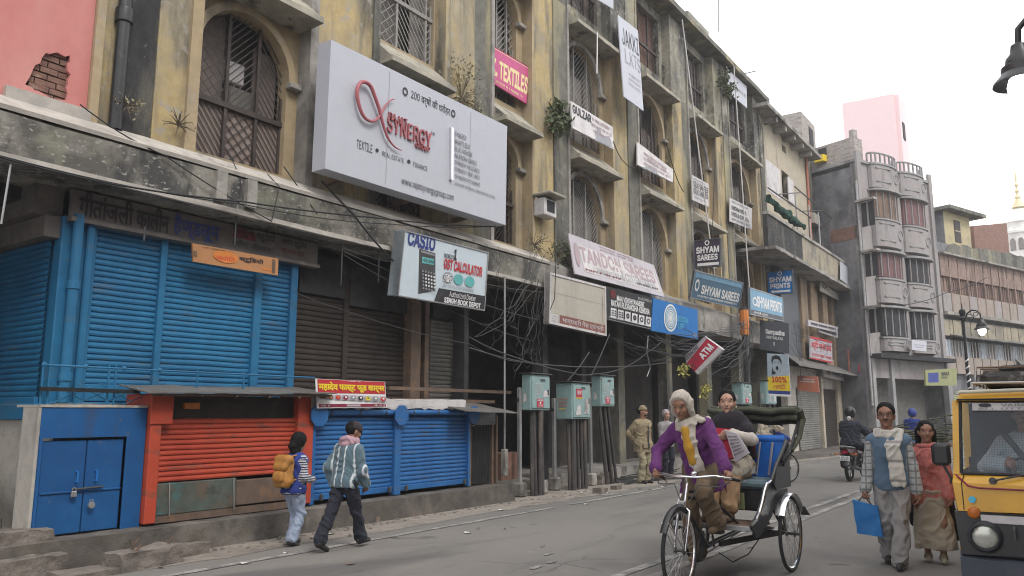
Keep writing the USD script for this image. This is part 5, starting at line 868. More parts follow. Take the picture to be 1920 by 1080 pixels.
# ------------------------------------------------------------------ feeder boxes, pipes and cables below them
def sticker(t, q, els): printing(t, q, els)
FB = []
def feeder(label, px0, pxc, px1, py0, py1, y, seed, dx=None):
    c = A(pxc, py1, y=y); x1 = A(px1, py1, y=y)[0]; y1 = X2(px0, c[0]); z1 = A(pxc, py0, y=y)[2]; z0 = c[2]
    t = Thing('feeder_box', label, 'electric box', (c[0], y, z0), group=None); t.part('cabinet', cbox(c[0], x1, y, y1, z0, z1, .015), 'feeder_green'); xm = c[0]+(x1-c[0])*.5
    t.part('roof_plate', cbox(c[0]-.05, x1+.04, y-.05, y1+.03, z1+.003, z1+.025, .006), 'dark_steel')
    d = t.part('door', cbox(c[0]+.03, x1-.03, y-.02, y-.002, z0+.04, z1-.05, .006), 'feeder_green'); t.part('handle', cbox(x1-.12, x1-.09, y-.045, y-.02, (z0+z1)/2-.06, (z0+z1)/2+.06, .008), 'dark_steel', parent=d); t.part('vent', cbox(xm-.02, xm+.14, y-.028, y-.021, z1-.14, z1-.09, .003), 'black_paint', parent=d)
    h = z1-z0; w = x1-c[0]; q = Quad((c[0]+.03, y-.022, z1-.05), (x1-.03, y-.022, z1-.05), (x1-.03, y-.022, z0+.04), (c[0]+.03, y-.022, z0+.04))
    printing(t, q, [('r', .25, .03, .62, .3, 'atm_red'), ('t', 'DANGER', .28, .59, .22, .28, 1, 'white_print'), ('t', '11000', .3, .57, .06, .12, 0, 'white_print'), ('o', .43, .17, .04, .035, 0, 'white_print'), scrawl(.1, .55, .42, .8, 6, 'old_white', seed), ('p', jag([(.6, .36), (.95, .38), (.93, .58), (.63, .55)], .04, .1, seed), 'old_white')] if seed % 2 else
        [('r', .15, .62, .5, .88, 'atm_red'), ('r', .15, .58, .5, .61, 'yellow_print'), ('t', 'खतरा', .2, .46, .7, .82, 0, 'white_print'), ('p', jag([(.12, .08), (.42, .06), (.4, .36), (.2, .34)], .03, .08, seed), 'old_white'), ('p', jag([(.62, .1), (.9, .1), (.88, .6), (.7, .55)], .03, .1, seed+1), 'old_white')])
    q = Quad((c[0]-.003, y1-.02, z1-.04), (c[0]-.003, y+.02, z1-.04), (c[0]-.003, y+.02, z0+.03), (c[0]-.003, y1-.02, z0+.03))
    printing(t, q, [scrawl(.1, .8, .3, .6, 3, 'salmon_sign', seed+3, .9), scrawl(.15, .7, .22, .3, 1, 'yellow_print', seed+4, .9)] if seed == 2 else [('p', jag([(.15, .2), (.6, .22), (.55, .45), (.2, .42)], .05, .1, seed), 'old_white')]); FB.append((c[0], x1, y, y1, z0)); return t
def X2(px, x): return A(px, 740, x=x)[1]
feeder('leftmost pale green electric box with white notes above a red danger sticker', 978, 995, 1031, 701, 769, 8.85, 1); feeder('widest pale green electric box, with a small red sticker near its top', 1042, 1073, 1107, 717, 786, 8.8, 2)
feeder('right hand pale green electric box of the three, over leaning pipes', 1109, 1127, 1152, 704, 762, 8.9, 3)
feeder('pale green electric box beyond the rickshaw, directly over the folded hood', 1373, 1392, 1410, 718, 758, 8.7, 5); feeder('pale green electric box in front of the shouting poster', 1425, 1438, 1456, 714, 758, 8.6, 6)
for i, (x0, x1, y, y1, z0) in enumerate(FB):
    w = x1-x0; fr = Thing('box_stand', ['steel stand of the leftmost electric box', 'steel stand of the widest electric box', 'steel stand of the right hand electric box', 'steel stand hidden behind the rickshaw hood', 'steel stand below the poster'][i], 'stand', (x0+w/2, y, 0))
    for x in (x0-.09, x1-.05 if i != 0 else x1-.02): fr.part('leg', cbox(x, x+.08, y1-.02, y1+.06, 0, z0+.45, .01), 'galvanised' if i < 3 else 'dark_steel'); fr.part('footing', rough(cbox(x-.06, x+.14, y1-.1, y1+.12, 0, .28, .03), .012, 6, i, L=.1), 'concrete')
    fr.part('cross_bar', bar((x0-.09, y1+.02, z0+.2), (x1, y1+.02, z0+.2), .06), 'galvanised')
    r = random.Random(i+3); lean = .35 if i == 2 else .03
    for k in range(9 if i == 1 else 6):
        x = x0+.06+(w-.12)*r.random(); yy = y+.05+(y1-y-.1)*r.random(); xe = x+r.uniform(-.05, .05)+lean; rr = r.uniform(.028, .05)
        b_ = Thing('cable_duct', '', 'pipe', (x, yy, 0), group=['pipes under the leftmost electric box', 'pipes under the widest electric box', 'pipes under the right hand electric box', 'pipes behind the rickshaw', 'pipes below the poster'][i])
        keys(b_.prim, label=['black cable pipe running up into the leftmost electric box', 'black cable pipe in the dense bundle under the widest electric box', 'leaning black cable pipe under the right hand electric box', 'dark cable pipe behind the cycle rickshaw', 'dark cable pipe below the shouting poster'][i])
        b_.part('pipe', tube([(xe, yy, -.05), (xe-(xe-x)*.3, yy, .5), (x, yy, z0+.01)], rr, 8), 'rust_pipe' if 'rust_pipe' in MATS else material('rust_pipe', (.06, .055, .055), .65, [((.15, .12, .1), 5, .52, .66, .7, VS)], var=.3), smooth=40)
# ------------------------------------------------------------------ street lamps
material('lamp_glow', (.8, .8, .78), .3, emit=((1, .97, .9), 2.2))
def lamp(label, base, rz, lit):
    t = Thing('street_lamp', label, 'street lamp', base, rz, local=True)
    t.part('shaft', lathe([(0, 0), (.16, 0), (.16, .25), (.085, .3), (.075, .9), (.05, 1.0), (.042, 4.75), (.0, 4.76)], 16), 'black_paint', smooth=35)
    if lit:
        k = 48; a = np.linspace(0, 11*2*math.pi, 300); P = np.stack([.05*np.cos(a), .05*np.sin(a), 1.1+2.4*a/a[-1]], 1); t.part('light_string', tube(P, .022, 5), 'white_print')
    t.part('knob', lathe([(0, 4.74), (.1, 4.75), (.11, 4.82), (.06, 4.88), (.1, 4.98), (.09, 5.08), (.02, 5.14), (.01, 5.3), (0, 5.3)], 14), 'black_paint', smooth=40)
    t.part('arm', tube([(.05, 0, 4.72), (.12, 0, 4.95), (.26, 0, 5.06), (.4, 0, 5.03), (.49, 0, 4.93), (.5, 0, 4.78)], .026, 8), 'black_paint', smooth=50); t.part('scroll', [torus((.2, 0, 4.83), .1, .013, 'y', 20, 6), torus((.36, 0, 4.92), .06, .011, 'y', 16, 6)], 'black_paint')
    s = t.part('lamp_shade', lathe([(.03, 4.8), (.06, 4.78), (.075, 4.7), (.11, 4.66), (.12, 4.6), (.15, 4.58), (.155, 4.52), (.225, 4.44), (.23, 4.42), (.215, 4.43), (.14, 4.5), (.0, 4.5)], 24, (.5, 0, 0)), 'black_paint', smooth=35)
    t.part('globe', lathe([(0, 4.22), (.06, 4.24), (.11, 4.32), (.12, 4.4), (.1, 4.47), (0, 4.49)], 18, (.5, 0, 0)), 'lamp_glow', parent=s, smooth=60)
lamp('near black street lamp whose lantern hangs at the upper right edge', (8.0, -.39, .1), math.pi/2, 0); lamp('distant black street lamp wrapped in a white light string behind the yellow vehicle', (28.9, 2.66, -.15), -math.pi/2, 1)
# ------------------------------------------------------------------ cycle rickshaw (x forward, y to its left)
RB = V(8.63, 3.06, 0)
CR = Thing('cycle_rickshaw', 'cycle rickshaw with a folded olive hood carrying a woman passenger', 'cycle rickshaw', RB, math.pi)
def wheel(t, c, R, name='wheel', tw=.019, n=32):
    p = t.part(name, torus(c, R-tw, tw, 'y', 48, 8), 'rubber', smooth=50); c = np.array(c)
    t.part('rim', [torus(c, R-tw*2.3, .012, 'y', 48, 6)], 'chrome', parent=p, smooth=50)
    t.part('hub', lathe([(0, -.05), (.03, -.05), (.03, -.035), (.014, -.03), (.014, .03), (.03, .035), (.03, .05), (0, .05)], 12, c, 'y'), 'dark_steel', parent=p); sp = []
    for i in range(n):
        a = 2*math.pi*i/n; b = a+(.35 if i % 4 < 2 else -.35); s = .035 if i % 2 else -.035
        sp.append(tube([c+V(.028*math.cos(b), s, .028*math.sin(b)), c+V((R-tw*2.3)*math.cos(a), 0, (R-tw*2.3)*math.sin(a))], .0022, 4))
    t.part('spokes', sp, 'galvanised', parent=p, kind='stuff'); return p
def guard(c, R, a0, a1, w=.036, n=18):
    t = np.linspace(a0, a1, n); P = []; k = 5
    for q in np.linspace(-1, 1, k): P.append(np.stack([c[0]+(R-.012*q*q)*np.cos(t), np.full(n, c[1]+w*q), c[2]+(R-.012*q*q)*np.sin(t)], 1))
    v = np.vstack(P); f = [x for i in range(k-1) for j in range(n-1) for x in ((i*n+j, (i+1)*n+j, (i+1)*n+j+1), (i*n+j, (i+1)*n+j+1, i*n+j+1))]
    return trimesh.Trimesh(v, f, process=False)
R0 = .385
wheel(CR, (1.66, 0, R0), R0); wheel(CR, (0, .52, R0), R0); wheel(CR, (0, -.52, R0), R0)
for y in (.52, -.52):
    m = CR.part('mudguard', guard((0, y, R0), R0+.035, .55, 2.75, .05), 'chrome', smooth=60); CR.part('mud_flap', hull([(-.36, y-.06, .62), (-.36, y+.06, .62), (-.52, y-.07, .52), (-.52, y+.07, .52), (-.37, y-.06, .63), (-.37, y+.06, .63)]), 'black_paint', parent=m)
    CR.part('guard_stay', [tube([(0, y+.06, R0), (-.3, y+.05, .66)], .006, 5), tube([(0, y+.06, R0), (.26, y+.05, .68)], .006, 5)], 'chrome', parent=m)
m = CR.part('mudguard', guard((1.66, 0, R0), R0+.03, .5, 2.2, .03), 'black_paint', smooth=60); CR.part('guard_stay', [tube([(1.66, s*.05, R0), (1.96, s*.03, .66)], .005, 5) for s in (1, -1)], 'chrome', parent=m)
fk = CR.part('fork', [tube([(1.44, 0, .96), (1.52, 0, .74)], .021, 10)]+[tube([(1.52, 0, .76), (1.54, s*.055, .72), (1.60, s*.058, .55), (1.66, s*.055, R0)], [.016, .016, .013, .009], 8) for s in (1, -1)], 'chrome', smooth=50)
CR.part('lamp_bracket', cbox(1.54, 1.6, -.03, .03, .76, .82, .008), 'galvanised', parent=fk)
hb = [(1.20, .42, 1.0), (1.30, .37, 1.02), (1.40, .26, 1.045), (1.45, .1, 1.03), (1.45, -.1, 1.03), (1.40, -.26, 1.045), (1.30, -.37, 1.02), (1.20, -.42, 1.0)]
h = CR.part('handlebar', [tube(hb, .0125, 10), tube([(1.43, 0, .93), (1.45, 0, 1.03)], .014, 8)], 'chrome', smooth=50)
for s in (1, -1): CR.part('grip', tube([(1.2, s*.42, 1.0), (1.29, s*.375, 1.018)], .018, 10), 'black_paint', parent=h, smooth=50); CR.part('brake_lever', tube([(1.3, s*.37, .99), (1.42, s*.3, .95), (1.46, s*.12, .96), (1.5, s*.04, .8)], .006, 6), 'dark_steel', parent=h)
CR.part('bell', ell((1.44, .07, 1.06), (.03, .03, .025), 1), 'chrome', parent=h)
CR.part('main_frame', [tube([(1.45, 0, .90), (.95, 0, .84)], .017, 8), tube([(1.47, 0, .84), (.95, 0, .78)], .015, 8), tube([(1.5, 0, .76), (1.0, 0, .34)], .018, 8), tube([(.93, 0, .96), (1.0, 0, .34)], .017, 8), tube([(1.0, 0, .34), (.75, 0, .36), (.0, 0, R0)], .024, 8), tube([(.93, 0, .82), (.6, .2, .5), (.0, .44, R0)], .014, 8), tube([(.93, 0, .82), (.6, -.2, .5), (.0, -.44, R0)], .014, 8)], 'black_paint', smooth=50)
CR.part('side_rail', [bar((.92, s*.1, .36), (.0, s*.47, .40), .035, .05) for s in (1, -1)], 'black_paint'); CR.part('axle', tube([(0, -.62, R0), (0, .62, R0)], .016, 10), 'dark_steel')
CR.part('saddle', rough(hull([(.78, .1, .98), (.78, -.1, .98), (.84, .11, 1.03), (.84, -.11, 1.03), (1.06, .03, 1.03), (1.06, -.03, 1.03), (1.05, 0, .99), (.8, 0, .95)]), .0, 1), 'black_paint', smooth=40)
cr = CR.part('crank', [lathe([(.0, -.004), (.095, -.004), (.095, .004), (0, .004)], 24, (1.0, -.05, .34), 'y'), tube([(1.0, .07, .34), (1.06, .08, .49)], .011, 6), tube([(1.0, -.07, .34), (.94, -.08, .19)], .011, 6)], 'dark_steel')
for p in ((1.06, .14, .49), (.94, -.14, .19)): CR.part('pedal', cbox(p[0]-.05, p[0]+.05, p[1]-.05, p[1]+.05, p[2]-.014, p[2]+.014, .005), 'rubber', parent=cr)
CR.part('chain', [tube([(1.0, -.05, .435), (0.0, -.06, .44)], .006, 5), tube([(1.0, -.05, .245), (0.0, -.06, .33)], .006, 5)], 'dark_steel', parent=cr); CR.part('chain_guard', cbox(.9, 1.06, -.07, -.06, .2, .47, .004), 'black_paint', parent=cr)
CR.part('brake_cable', tube([(.95, .1, .28), (.7, .14, .16), (.4, .2, .2), (.2, .25, .33)], .006, 5), 'cable')
for i in range(3): CR.part('leaf_spring', [bar((.62-.1*i, s*.34, .43+.018*i), (.02+.1*i, s*.34, .43+.018*i), .04, .012) for s in (1, -1)], 'dark_steel')
CR.part('floor_board', cbox(.28, .86, -.40, .40, .50, .525, .006), 'rust_steel'); CR.part('floor_edge', cbox(.86, .89, -.42, .42, .49, .54, .006), 'galvanised')
sp = [(.86, .49), (.93, .55), (.74, .63), (.60, .73), (.47, .87), (.33, .93), (.25, .93), (.2, .78), (.3, .6), (.5, .52), (.66, .45), (.82, .44)]
ctr = [(.93, .57), (.80, .60), (.70, .655), (.60, .745), (.50, .86), (.42, .92), (.31, .94)]
for s in (1, -1):
    pp = CR.part('side_panel', xz(Polygon(sp).buffer(.01), s*.42-.012, s*.42+.012), 'black_paint'); CR.part('chrome_trim', tube([(x, s*.436, z) for x, z in ctr], .016, 6), 'chrome', parent=pp)
CR.part('seat_box', cbox(-.3, .30, -.43, .43, .62, .84, .02), 'black_paint'); CR.part('seat_cushion', rough(cbox(-.28, .32, -.40, .40, .84, .93, .03), .006, 7, 3, L=.08), 'seat_cloth' if 'seat_cloth' in MATS else material('seat_cloth', (.10, .15, .17), .8, [((.35, .3, .3), 14, .6, .66, .6, U1), ((.3, .05, .05), 17, .66, .7, .6, U1)], var=.3), smooth=50)
bc = CR.part('seat_back', rough(hull([(-.26, s*.41, .93) for s in (1, -1)]+[(-.36, s*.41, .93) for s in (1, -1)]+[(-.3, s*.40, 1.33) for s in (1, -1)]+[(-.42, s*.4, 1.33) for s in (1, -1)]), .008, 5, 2, L=.07), 'seat_blue' if 'seat_blue' in MATS else material('seat_blue', (.012, .11, .42), .45, var=.2), smooth=50)
for y in (-.2, .1, .24): CR.part('stripe', bar((-.252, y, .95), (-.288, y+.05, 1.31), .05, .012), 'lilac', parent=bc)
CR.part('top_roll', tube([(-.34, -.42, 1.34), (-.34, .42, 1.34)], .05, 10), 'seat_blue', parent=bc, smooth=50)
for s in (1, -1):
    CR.part('arm_rest', [tube([(.3, s*.44, .93), (.16, s*.46, 1.1), (-.05, s*.47, 1.24), (-.18, s*.47, 1.33)], .02, 8)], 'dark_steel', smooth=50); CR.part('arm_panel', xz(Polygon([(.28, .9), (.14, 1.08), (-.06, 1.22), (-.2, 1.3), (-.3, 1.3), (-.3, .84), (.2, .84)]), s*.455-.008, s*.455+.008), 'black_paint')
    CR.part('hood_bow', [tube([(.02, s*.48, 1.12), (-.3, s*.5, 1.3), (-.62, s*.5, 1.56), (-.7, s*.48, 1.68)], .016, 7), tube([(.0, s*.48, 1.08), (-.45, s*.5, 1.28), (-.75, s*.5, 1.5)], .014, 7), tube([(-.3, s*.5, 1.3), (-.68, s*.5, 1.42)], .011, 6)], 'black_paint', smooth=50)
P = []
for i, y in enumerate(np.linspace(-.5, .5, 9)): P.append((-.56+.03*math.sin(i*2.1), y, 1.62+.012*math.cos(i*1.7)))
material('olive_canvas', (.055, .06, .042), .85, [((.095, .095, .07), 5, .5, .66, .7, U1)], var=.3)
hd = CR.part('folded_hood', [rough(tube(np.array(P)+V(*o), r, 10), .02, 6, k, L=.07) for k, (o, r) in enumerate((((.02, 0, .01), .042), ((-.08, 0, .02), .046), ((.1, 0, .03), .036), ((-.03, 0, .055), .034), ((-.14, 0, -.03), .042), ((-.17, 0, -.09), .035), ((.06, 0, -.05), .03)))], 'olive_canvas', smooth=60)
for s in (1, -1): CR.part('hood_side', rough(tube([(-.6, s*.51, 1.66), (-.66, s*.52, 1.55), (-.5, s*.52, 1.36), (-.25, s*.51, 1.22)], [.05, .045, .03, .018], 8), .012, 6, 3, L=.07), 'olive_canvas', parent=hd, smooth=60)
CR.part('rear_basket', cbox(-.5, -.32, -.3, .3, .6, .85, .02), 'dark_steel'); CR.part('seat_plate', cbox(.3, .315, -.15, .15, .63, .8, .004), 'olive_sign')
CR.part('axle_stay', [tube([(-.1, s*.42, .64), (.0, s*.47, R0)], .016, 7) for s in (1, -1)]+[tube([(.2, s*.42, .62), (.0, s*.47, R0)], .016, 7) for s in (1, -1)], 'black_paint')
# ------------------------------------------------------------------ yellow three wheeler: x forward from its front face
AB = V(8.06, .25, 0); AU = Thing('auto_rickshaw', 'yellow goods style three wheeler with a black lower front', 'auto rickshaw', AB, math.pi)
material('auto_yellow', (.62, .33, .014), .38, [((.5, .26, .02), 1.4, .5, .66, .6, U1), ((.25, .19, .1), 7, .6, .68, .6, U1), ((.10, .09, .08), 16, .66, .7, .7, U1)], var=.06, coat=.25, spec=.5); plain('auto_white', (.55, .52, .4), .4); plain('dark_plastic', (.03, .033, .04), .5); plain('bumper_grey', (.055, .065, .085), .55); plain('amber', (.45, .13, .02), .2)
hw = .69
def sect(P, y0, y1): return xz(Polygon(P), y0, y1)
material('seat_dark', (.03, .035, .045), .8)
# body shell: sides, roof, back, front below the glass
def hullpts(P): return hull(P)
AU.part('front_panel', hull([(.0, s*(hw-.03), .78) for s in (1, -1)]+[(-.02, s*hw, 1.02) for s in (1, -1)]+[(-.10, s*(hw-.005), 1.1) for s in (1, -1)]+[(-.16, s*hw, .78) for s in (1, -1)]+[(-.2, s*hw, 1.1) for s in (1, -1)]+[(.03, 0, .8), (.02, 0, 1.02), (-.06, 0, 1.1)]), 'auto_yellow', smooth=35)
AU.part('lower_front', hull([(.03, s*(hw-.03), .42) for s in (1, -1)]+[(.01, s*hw, .777) for s in (1, -1)]+[(-.2, s*hw, .42) for s in (1, -1)]+[(-.2, s*hw, .777) for s in (1, -1)]+[(.06, 0, .45), (.05, 0, .775)]), 'black_paint', smooth=35)
AU.part('bumper', hull([(.06, s*(hw-.02), z) for s in (1, -1) for z in (.16, .40)]+[(-.2, s*(hw+.01), z) for s in (1, -1) for z in (.16, .43)]+[(.1, 0, .18), (.1, 0, .38)]), 'bumper_grey', smooth=35)
AU.part('bumper_slot', [tube([(.115, -.2, .28), (.115, .2, .28)], .025, 8)], 'black_paint')
for s in (1, -1):
    p = AU.part('windscreen_pillar', hull([(-.08, s*(hw-.005), 1.09), (-.08, s*(hw-.075), 1.09), (-.2, s*(hw-.01), 1.09), (-.24, s*(hw-.03), 1.74), (-.24, s*(hw-.1), 1.74), (-.4, s*(hw-.03), 1.74)]), 'auto_yellow', smooth=35)
    AU.part('side_panel', hull([(-.16, s*hw, .4), (-.16, s*(hw-.03), .4), (-.16, s*hw, 1.1), (-2.4, s*hw, .4), (-2.4, s*hw, 1.1), (-2.4, s*(hw-.03), 1.1), (-.2, s*(hw-.03), 1.1)]), 'auto_yellow')
    AU.part('side_post', [bar((-1.1, s*(hw-.03), 1.1), (-1.1, s*(hw-.05), 1.74), .06), bar((-2.36, s*(hw-.03), 1.1), (-2.36, s*(hw-.05), 1.74), .06)], 'auto_yellow')
AU.part('roof', hull([(-.2, s*(hw-.06), 1.735) for s in (1, -1)]+[(-.24, s*(hw-.1), 1.80) for s in (1, -1)]+[(-.34, s*(hw-.14), 1.835) for s in (1, -1)]+[(-2.4, s*(hw-.03), 1.735) for s in (1, -1)]+[(-2.4, s*(hw-.14), 1.84) for s in (1, -1)]+[(-.18, 0, 1.74), (-.23, 0, 1.815), (-.34, 0, 1.85)]), 'auto_yellow', smooth=35)
AU.part('roof_edge', [tube([(-.2, -(hw-.1), 1.815), (-.19, 0, 1.83), (-.2, hw-.1, 1.815)], .016, 8), tube([(-.22, -(hw-.08), 1.815), (-2.4, -(hw-.06), 1.8)], .016, 8)], 'auto_white')
AU.part('back_panel', box(-2.42, -2.38, -hw, hw, .4, 1.74), 'auto_yellow'); AU.part('floor', box(-2.4, -.16, -hw+.03, hw-.03, .38, .42), 'black_paint'); AU.part('partition', box(-1.1, -1.07, -hw+.04, hw-.04, .42, 1.2), 'dark_plastic'); AU.part('cabin_back', box(-1.09, -1.075, -hw+.06, hw-.06, 1.2, 1.72), 'seat_dark')
pane('windscreen_glass', (.80, .86, .9), 1.45)
ws_ = AU.part('windscreen', hexa([(-.088, -hw+.075, 1.105), (-.07, 0, 1.105), (-.07, 0, 1.112), (-.092, -hw+.075, 1.112)], [(-.235, -hw+.1, 1.735), (-.215, 0, 1.735), (-.22, 0, 1.738), (-.24, -hw+.1, 1.738)]) if 0 else trimesh.Trimesh([(-.088, -hw+.075, 1.105), (-.07, 0, 1.105), (-.088, hw-.075, 1.105), (-.235, -hw+.1, 1.73), (-.215, 0, 1.73), (-.235, hw-.1, 1.73)], [(0, 3, 4), (0, 4, 1), (1, 4, 5), (1, 5, 2)], process=False), 'windscreen_glass')
AU.part('rubber_seal', [tube([(-.08, -hw+.07, 1.1), (-.062, 0, 1.1), (-.08, hw-.07, 1.1)], .014, 6), tube([(-.08, -hw+.07, 1.1), (-.23, -hw+.095, 1.735)], .014, 6), tube([(-.08, hw-.07, 1.1), (-.23, hw-.095, 1.735)], .014, 6), tube([(-.23, -hw+.095, 1.735), (-.21, 0, 1.735), (-.23, hw-.095, 1.735)], .014, 6)], 'rubber', parent=ws_)
q = Quad((-.205, -.5, 1.715), (-.195, .5, 1.715), (-.178, .5, 1.65), (-.188, -.5, 1.65))
AU.part('sun_strip', q.slab(.002), 'old_white', parent=ws_)
class _P:                                     # lettering of a part, kept below it
    def __init__(s, t, parent): s.t, s.p = t, parent
    def part(s, n, m, mt): s.t.part(n, m, mt, parent=s.p)
printing(_P(AU, ws_), q, [('t', 'VARANASI', .22, .6, .5, .92, 1, 'grey_print'), ('t', 'ALL UTTAR PRADESH', .04, .9, .1, .36, 1, 'grey_print'), ('o', .1, .7, .05, .25, 0, 'black_print')])
AU.part('wiper', [tube([(-.03, -.38, 1.045), (.0, -.38, 1.05)], .03, 10), tube([(.01, -.38, 1.05), (-.04, -.1, 1.12), (-.05, .25, 1.14)], .009, 6)], 'black_paint')
AU.part('groove_trim', tube([(-.055, -hw+.03, 1.085), (-.0, -hw+.12, 1.0), (.012, -hw+.2, .985), (.032, 0, .985), (.0, hw-.1, .985)], .008, 6), 'maroon_print')
for s in (-1, 1):
    AU.part('indicator', lathe([(0, .075), (.03, .07), (.046, .045), (.052, .02), (.052, 0), (0, 0)], 18, (-.0+.005, s*(hw-.145), .745+.0), 'x') if 0 else ell((.035, s*(hw-.15), .775), (.03, .05, .05), 2), 'amber', smooth=60)
    h = AU.part('headlight', [lathe([(.135, -.02), (.13, .05), (.108, .075), (.10, .06)], 28, (.03, s*(hw-.22), .585), 'x')], 'dark_plastic', smooth=40); AU.part('lens', ell((.07, s*(hw-.22), .585), (.03, .1, .1), 2), 'lamp_lens' if 'lamp_lens' in MATS else material('lamp_lens', (.55, .56, .5), .2, [((.25, .25, .22), 9, .5, .65, .7, U1)], var=.2, metal=.5), parent=h, smooth=60)
AU.part('white_strip', hull([(.046, -hw+.2, .70), (.046, -hw+.2, .765), (.066, 0, .705), (.066, 0, .77), (.05, hw-.2, .70), (.05, hw-.2, .765), (.03, -hw+.2, .73), (.03, hw-.2, .73)]), 'old_white')
AU.part('grille', [bar((.062, -.16, .5+.022*i), (.062, .2, .5+.022*i), .012) for i in range(9)], 'dark_plastic'); AU.part('hook', tube([(.06, -.25, .68), (.09, -.25, .66), (.09, -.25, .58)], .012, 6), 'dark_steel')
AU.part('panel_seam', [tube([(.004, s*(hw-.075), .79), (-.012, s*(hw-.07), 1.02), (-.06, s*(hw-.09), 1.085)], .004, 5) for s in (1, -1)]+[tube([(.033, -hw+.1, .779), (.062, 0, .779), (.033, hw-.1, .779)], .005, 5)], 'rubber'); AU.part('rain_gutter', tube([(-.2, -hw+.07, 1.748), (-.17, 0, 1.752), (-.2, hw-.07, 1.748)], .009, 6), 'rubber'); AU.part('round_sticker', lathe([(0, 0), (.028, 0), (.028, .003), (0, .003)], 18, (.017, -.545, .885), 'x'), 'cyan_print')
AU.part('mirror', rough(cbox(-.12, -.04, -hw-.155, -hw+.0, 1.16, 1.36, .03), .0, 1), 'black_paint', smooth=40); AU.part('mirror_arm', tube([(-.09, -hw-.07, 1.17), (-.09, -hw-.02, 1.06), (-.1, -hw+.02, 1.0)], .012, 6), 'black_paint')
AU.part('door_handle', cbox(-.2, -.1, -hw-.03, -hw-.003, 1.0, 1.06, .008), 'black_paint')
AU.part('steering_wheel', torus((0, 0, 0), .17, .014, 'x', 28, 8).apply_transform(trimesh.transformations.translation_matrix((-.36, .0-.12, 1.13)) @ trimesh.transformations.rotation_matrix(-.9, (0, 1, 0))), 'black_paint', smooth=60); AU.part('steering_column', tube([(-.36, -.12, 1.13), (-.2, -.12, .9)], .02, 8), 'black_paint')
AU.part('dashboard', cbox(-.34, -.14, -hw+.06, hw-.06, .9, 1.06, .02), 'dark_plastic'); AU.part('seat', cbox(-1.05, -.6, -.6, .6, .7, .82, .03), 'seat_dark')
for y in (0,): wheel(AU, (-.15, .0, .24), .23, tw=.055, n=0 or 8)
for y in (-.55, .55): wheel(AU, (-1.95, y, .24), .23, tw=.055, n=8)
LG = Thing('roof_luggage', 'black wrapped load tied on the roof of the yellow three wheeler', 'luggage', AB+V(.9, 0, 1.86)); b = AB+V(0, 0, 1.86)
LG.part('load', [rough(cbox(b[0]+.55, b[0]+1.9, -.42+.28, .42+.28, 1.87, 2.02, .05), .035, 4, 3, L=.08), rough(cbox(b[0]+.6, b[0]+1.7, -.3+.2, .3+.25, 2.0, 2.06, .03), .03, 5, 5, L=.08)], 'load_black' if 'load_black' in MATS else material('load_black', (.035, .033, .03), .6, [((.2, .19, .18), 7, .58, .66, .7, U1)], var=.4), smooth=40)
LG.part('strap', [tube([(b[0]+.5+.35*i, b[1]-.48, 1.87), (b[0]+.5+.35*i, b[1]-.46, 2.04), (b[0]+.5+.35*i, b[1]+.46, 2.05), (b[0]+.5+.35*i, b[1]+.48, 1.87)], .008, 5) for i in range(4)], 'rust_steel'); LG.part('roof_rail', [tube([(b[0]+.35, b[1]+s*.5, 1.85), (b[0]+.35, b[1]+s*.5, 1.9), (b[0]+2.2, b[1]+s*.5, 1.9), (b[0]+2.2, b[1]+s*.5, 1.85)], .012, 6) for s in (1, -1)]+[tube([(b[0]+.35, b[1]-.5, 1.9), (b[0]+.35, b[1]+.5, 1.9)], .012, 6)], 'galvanised')
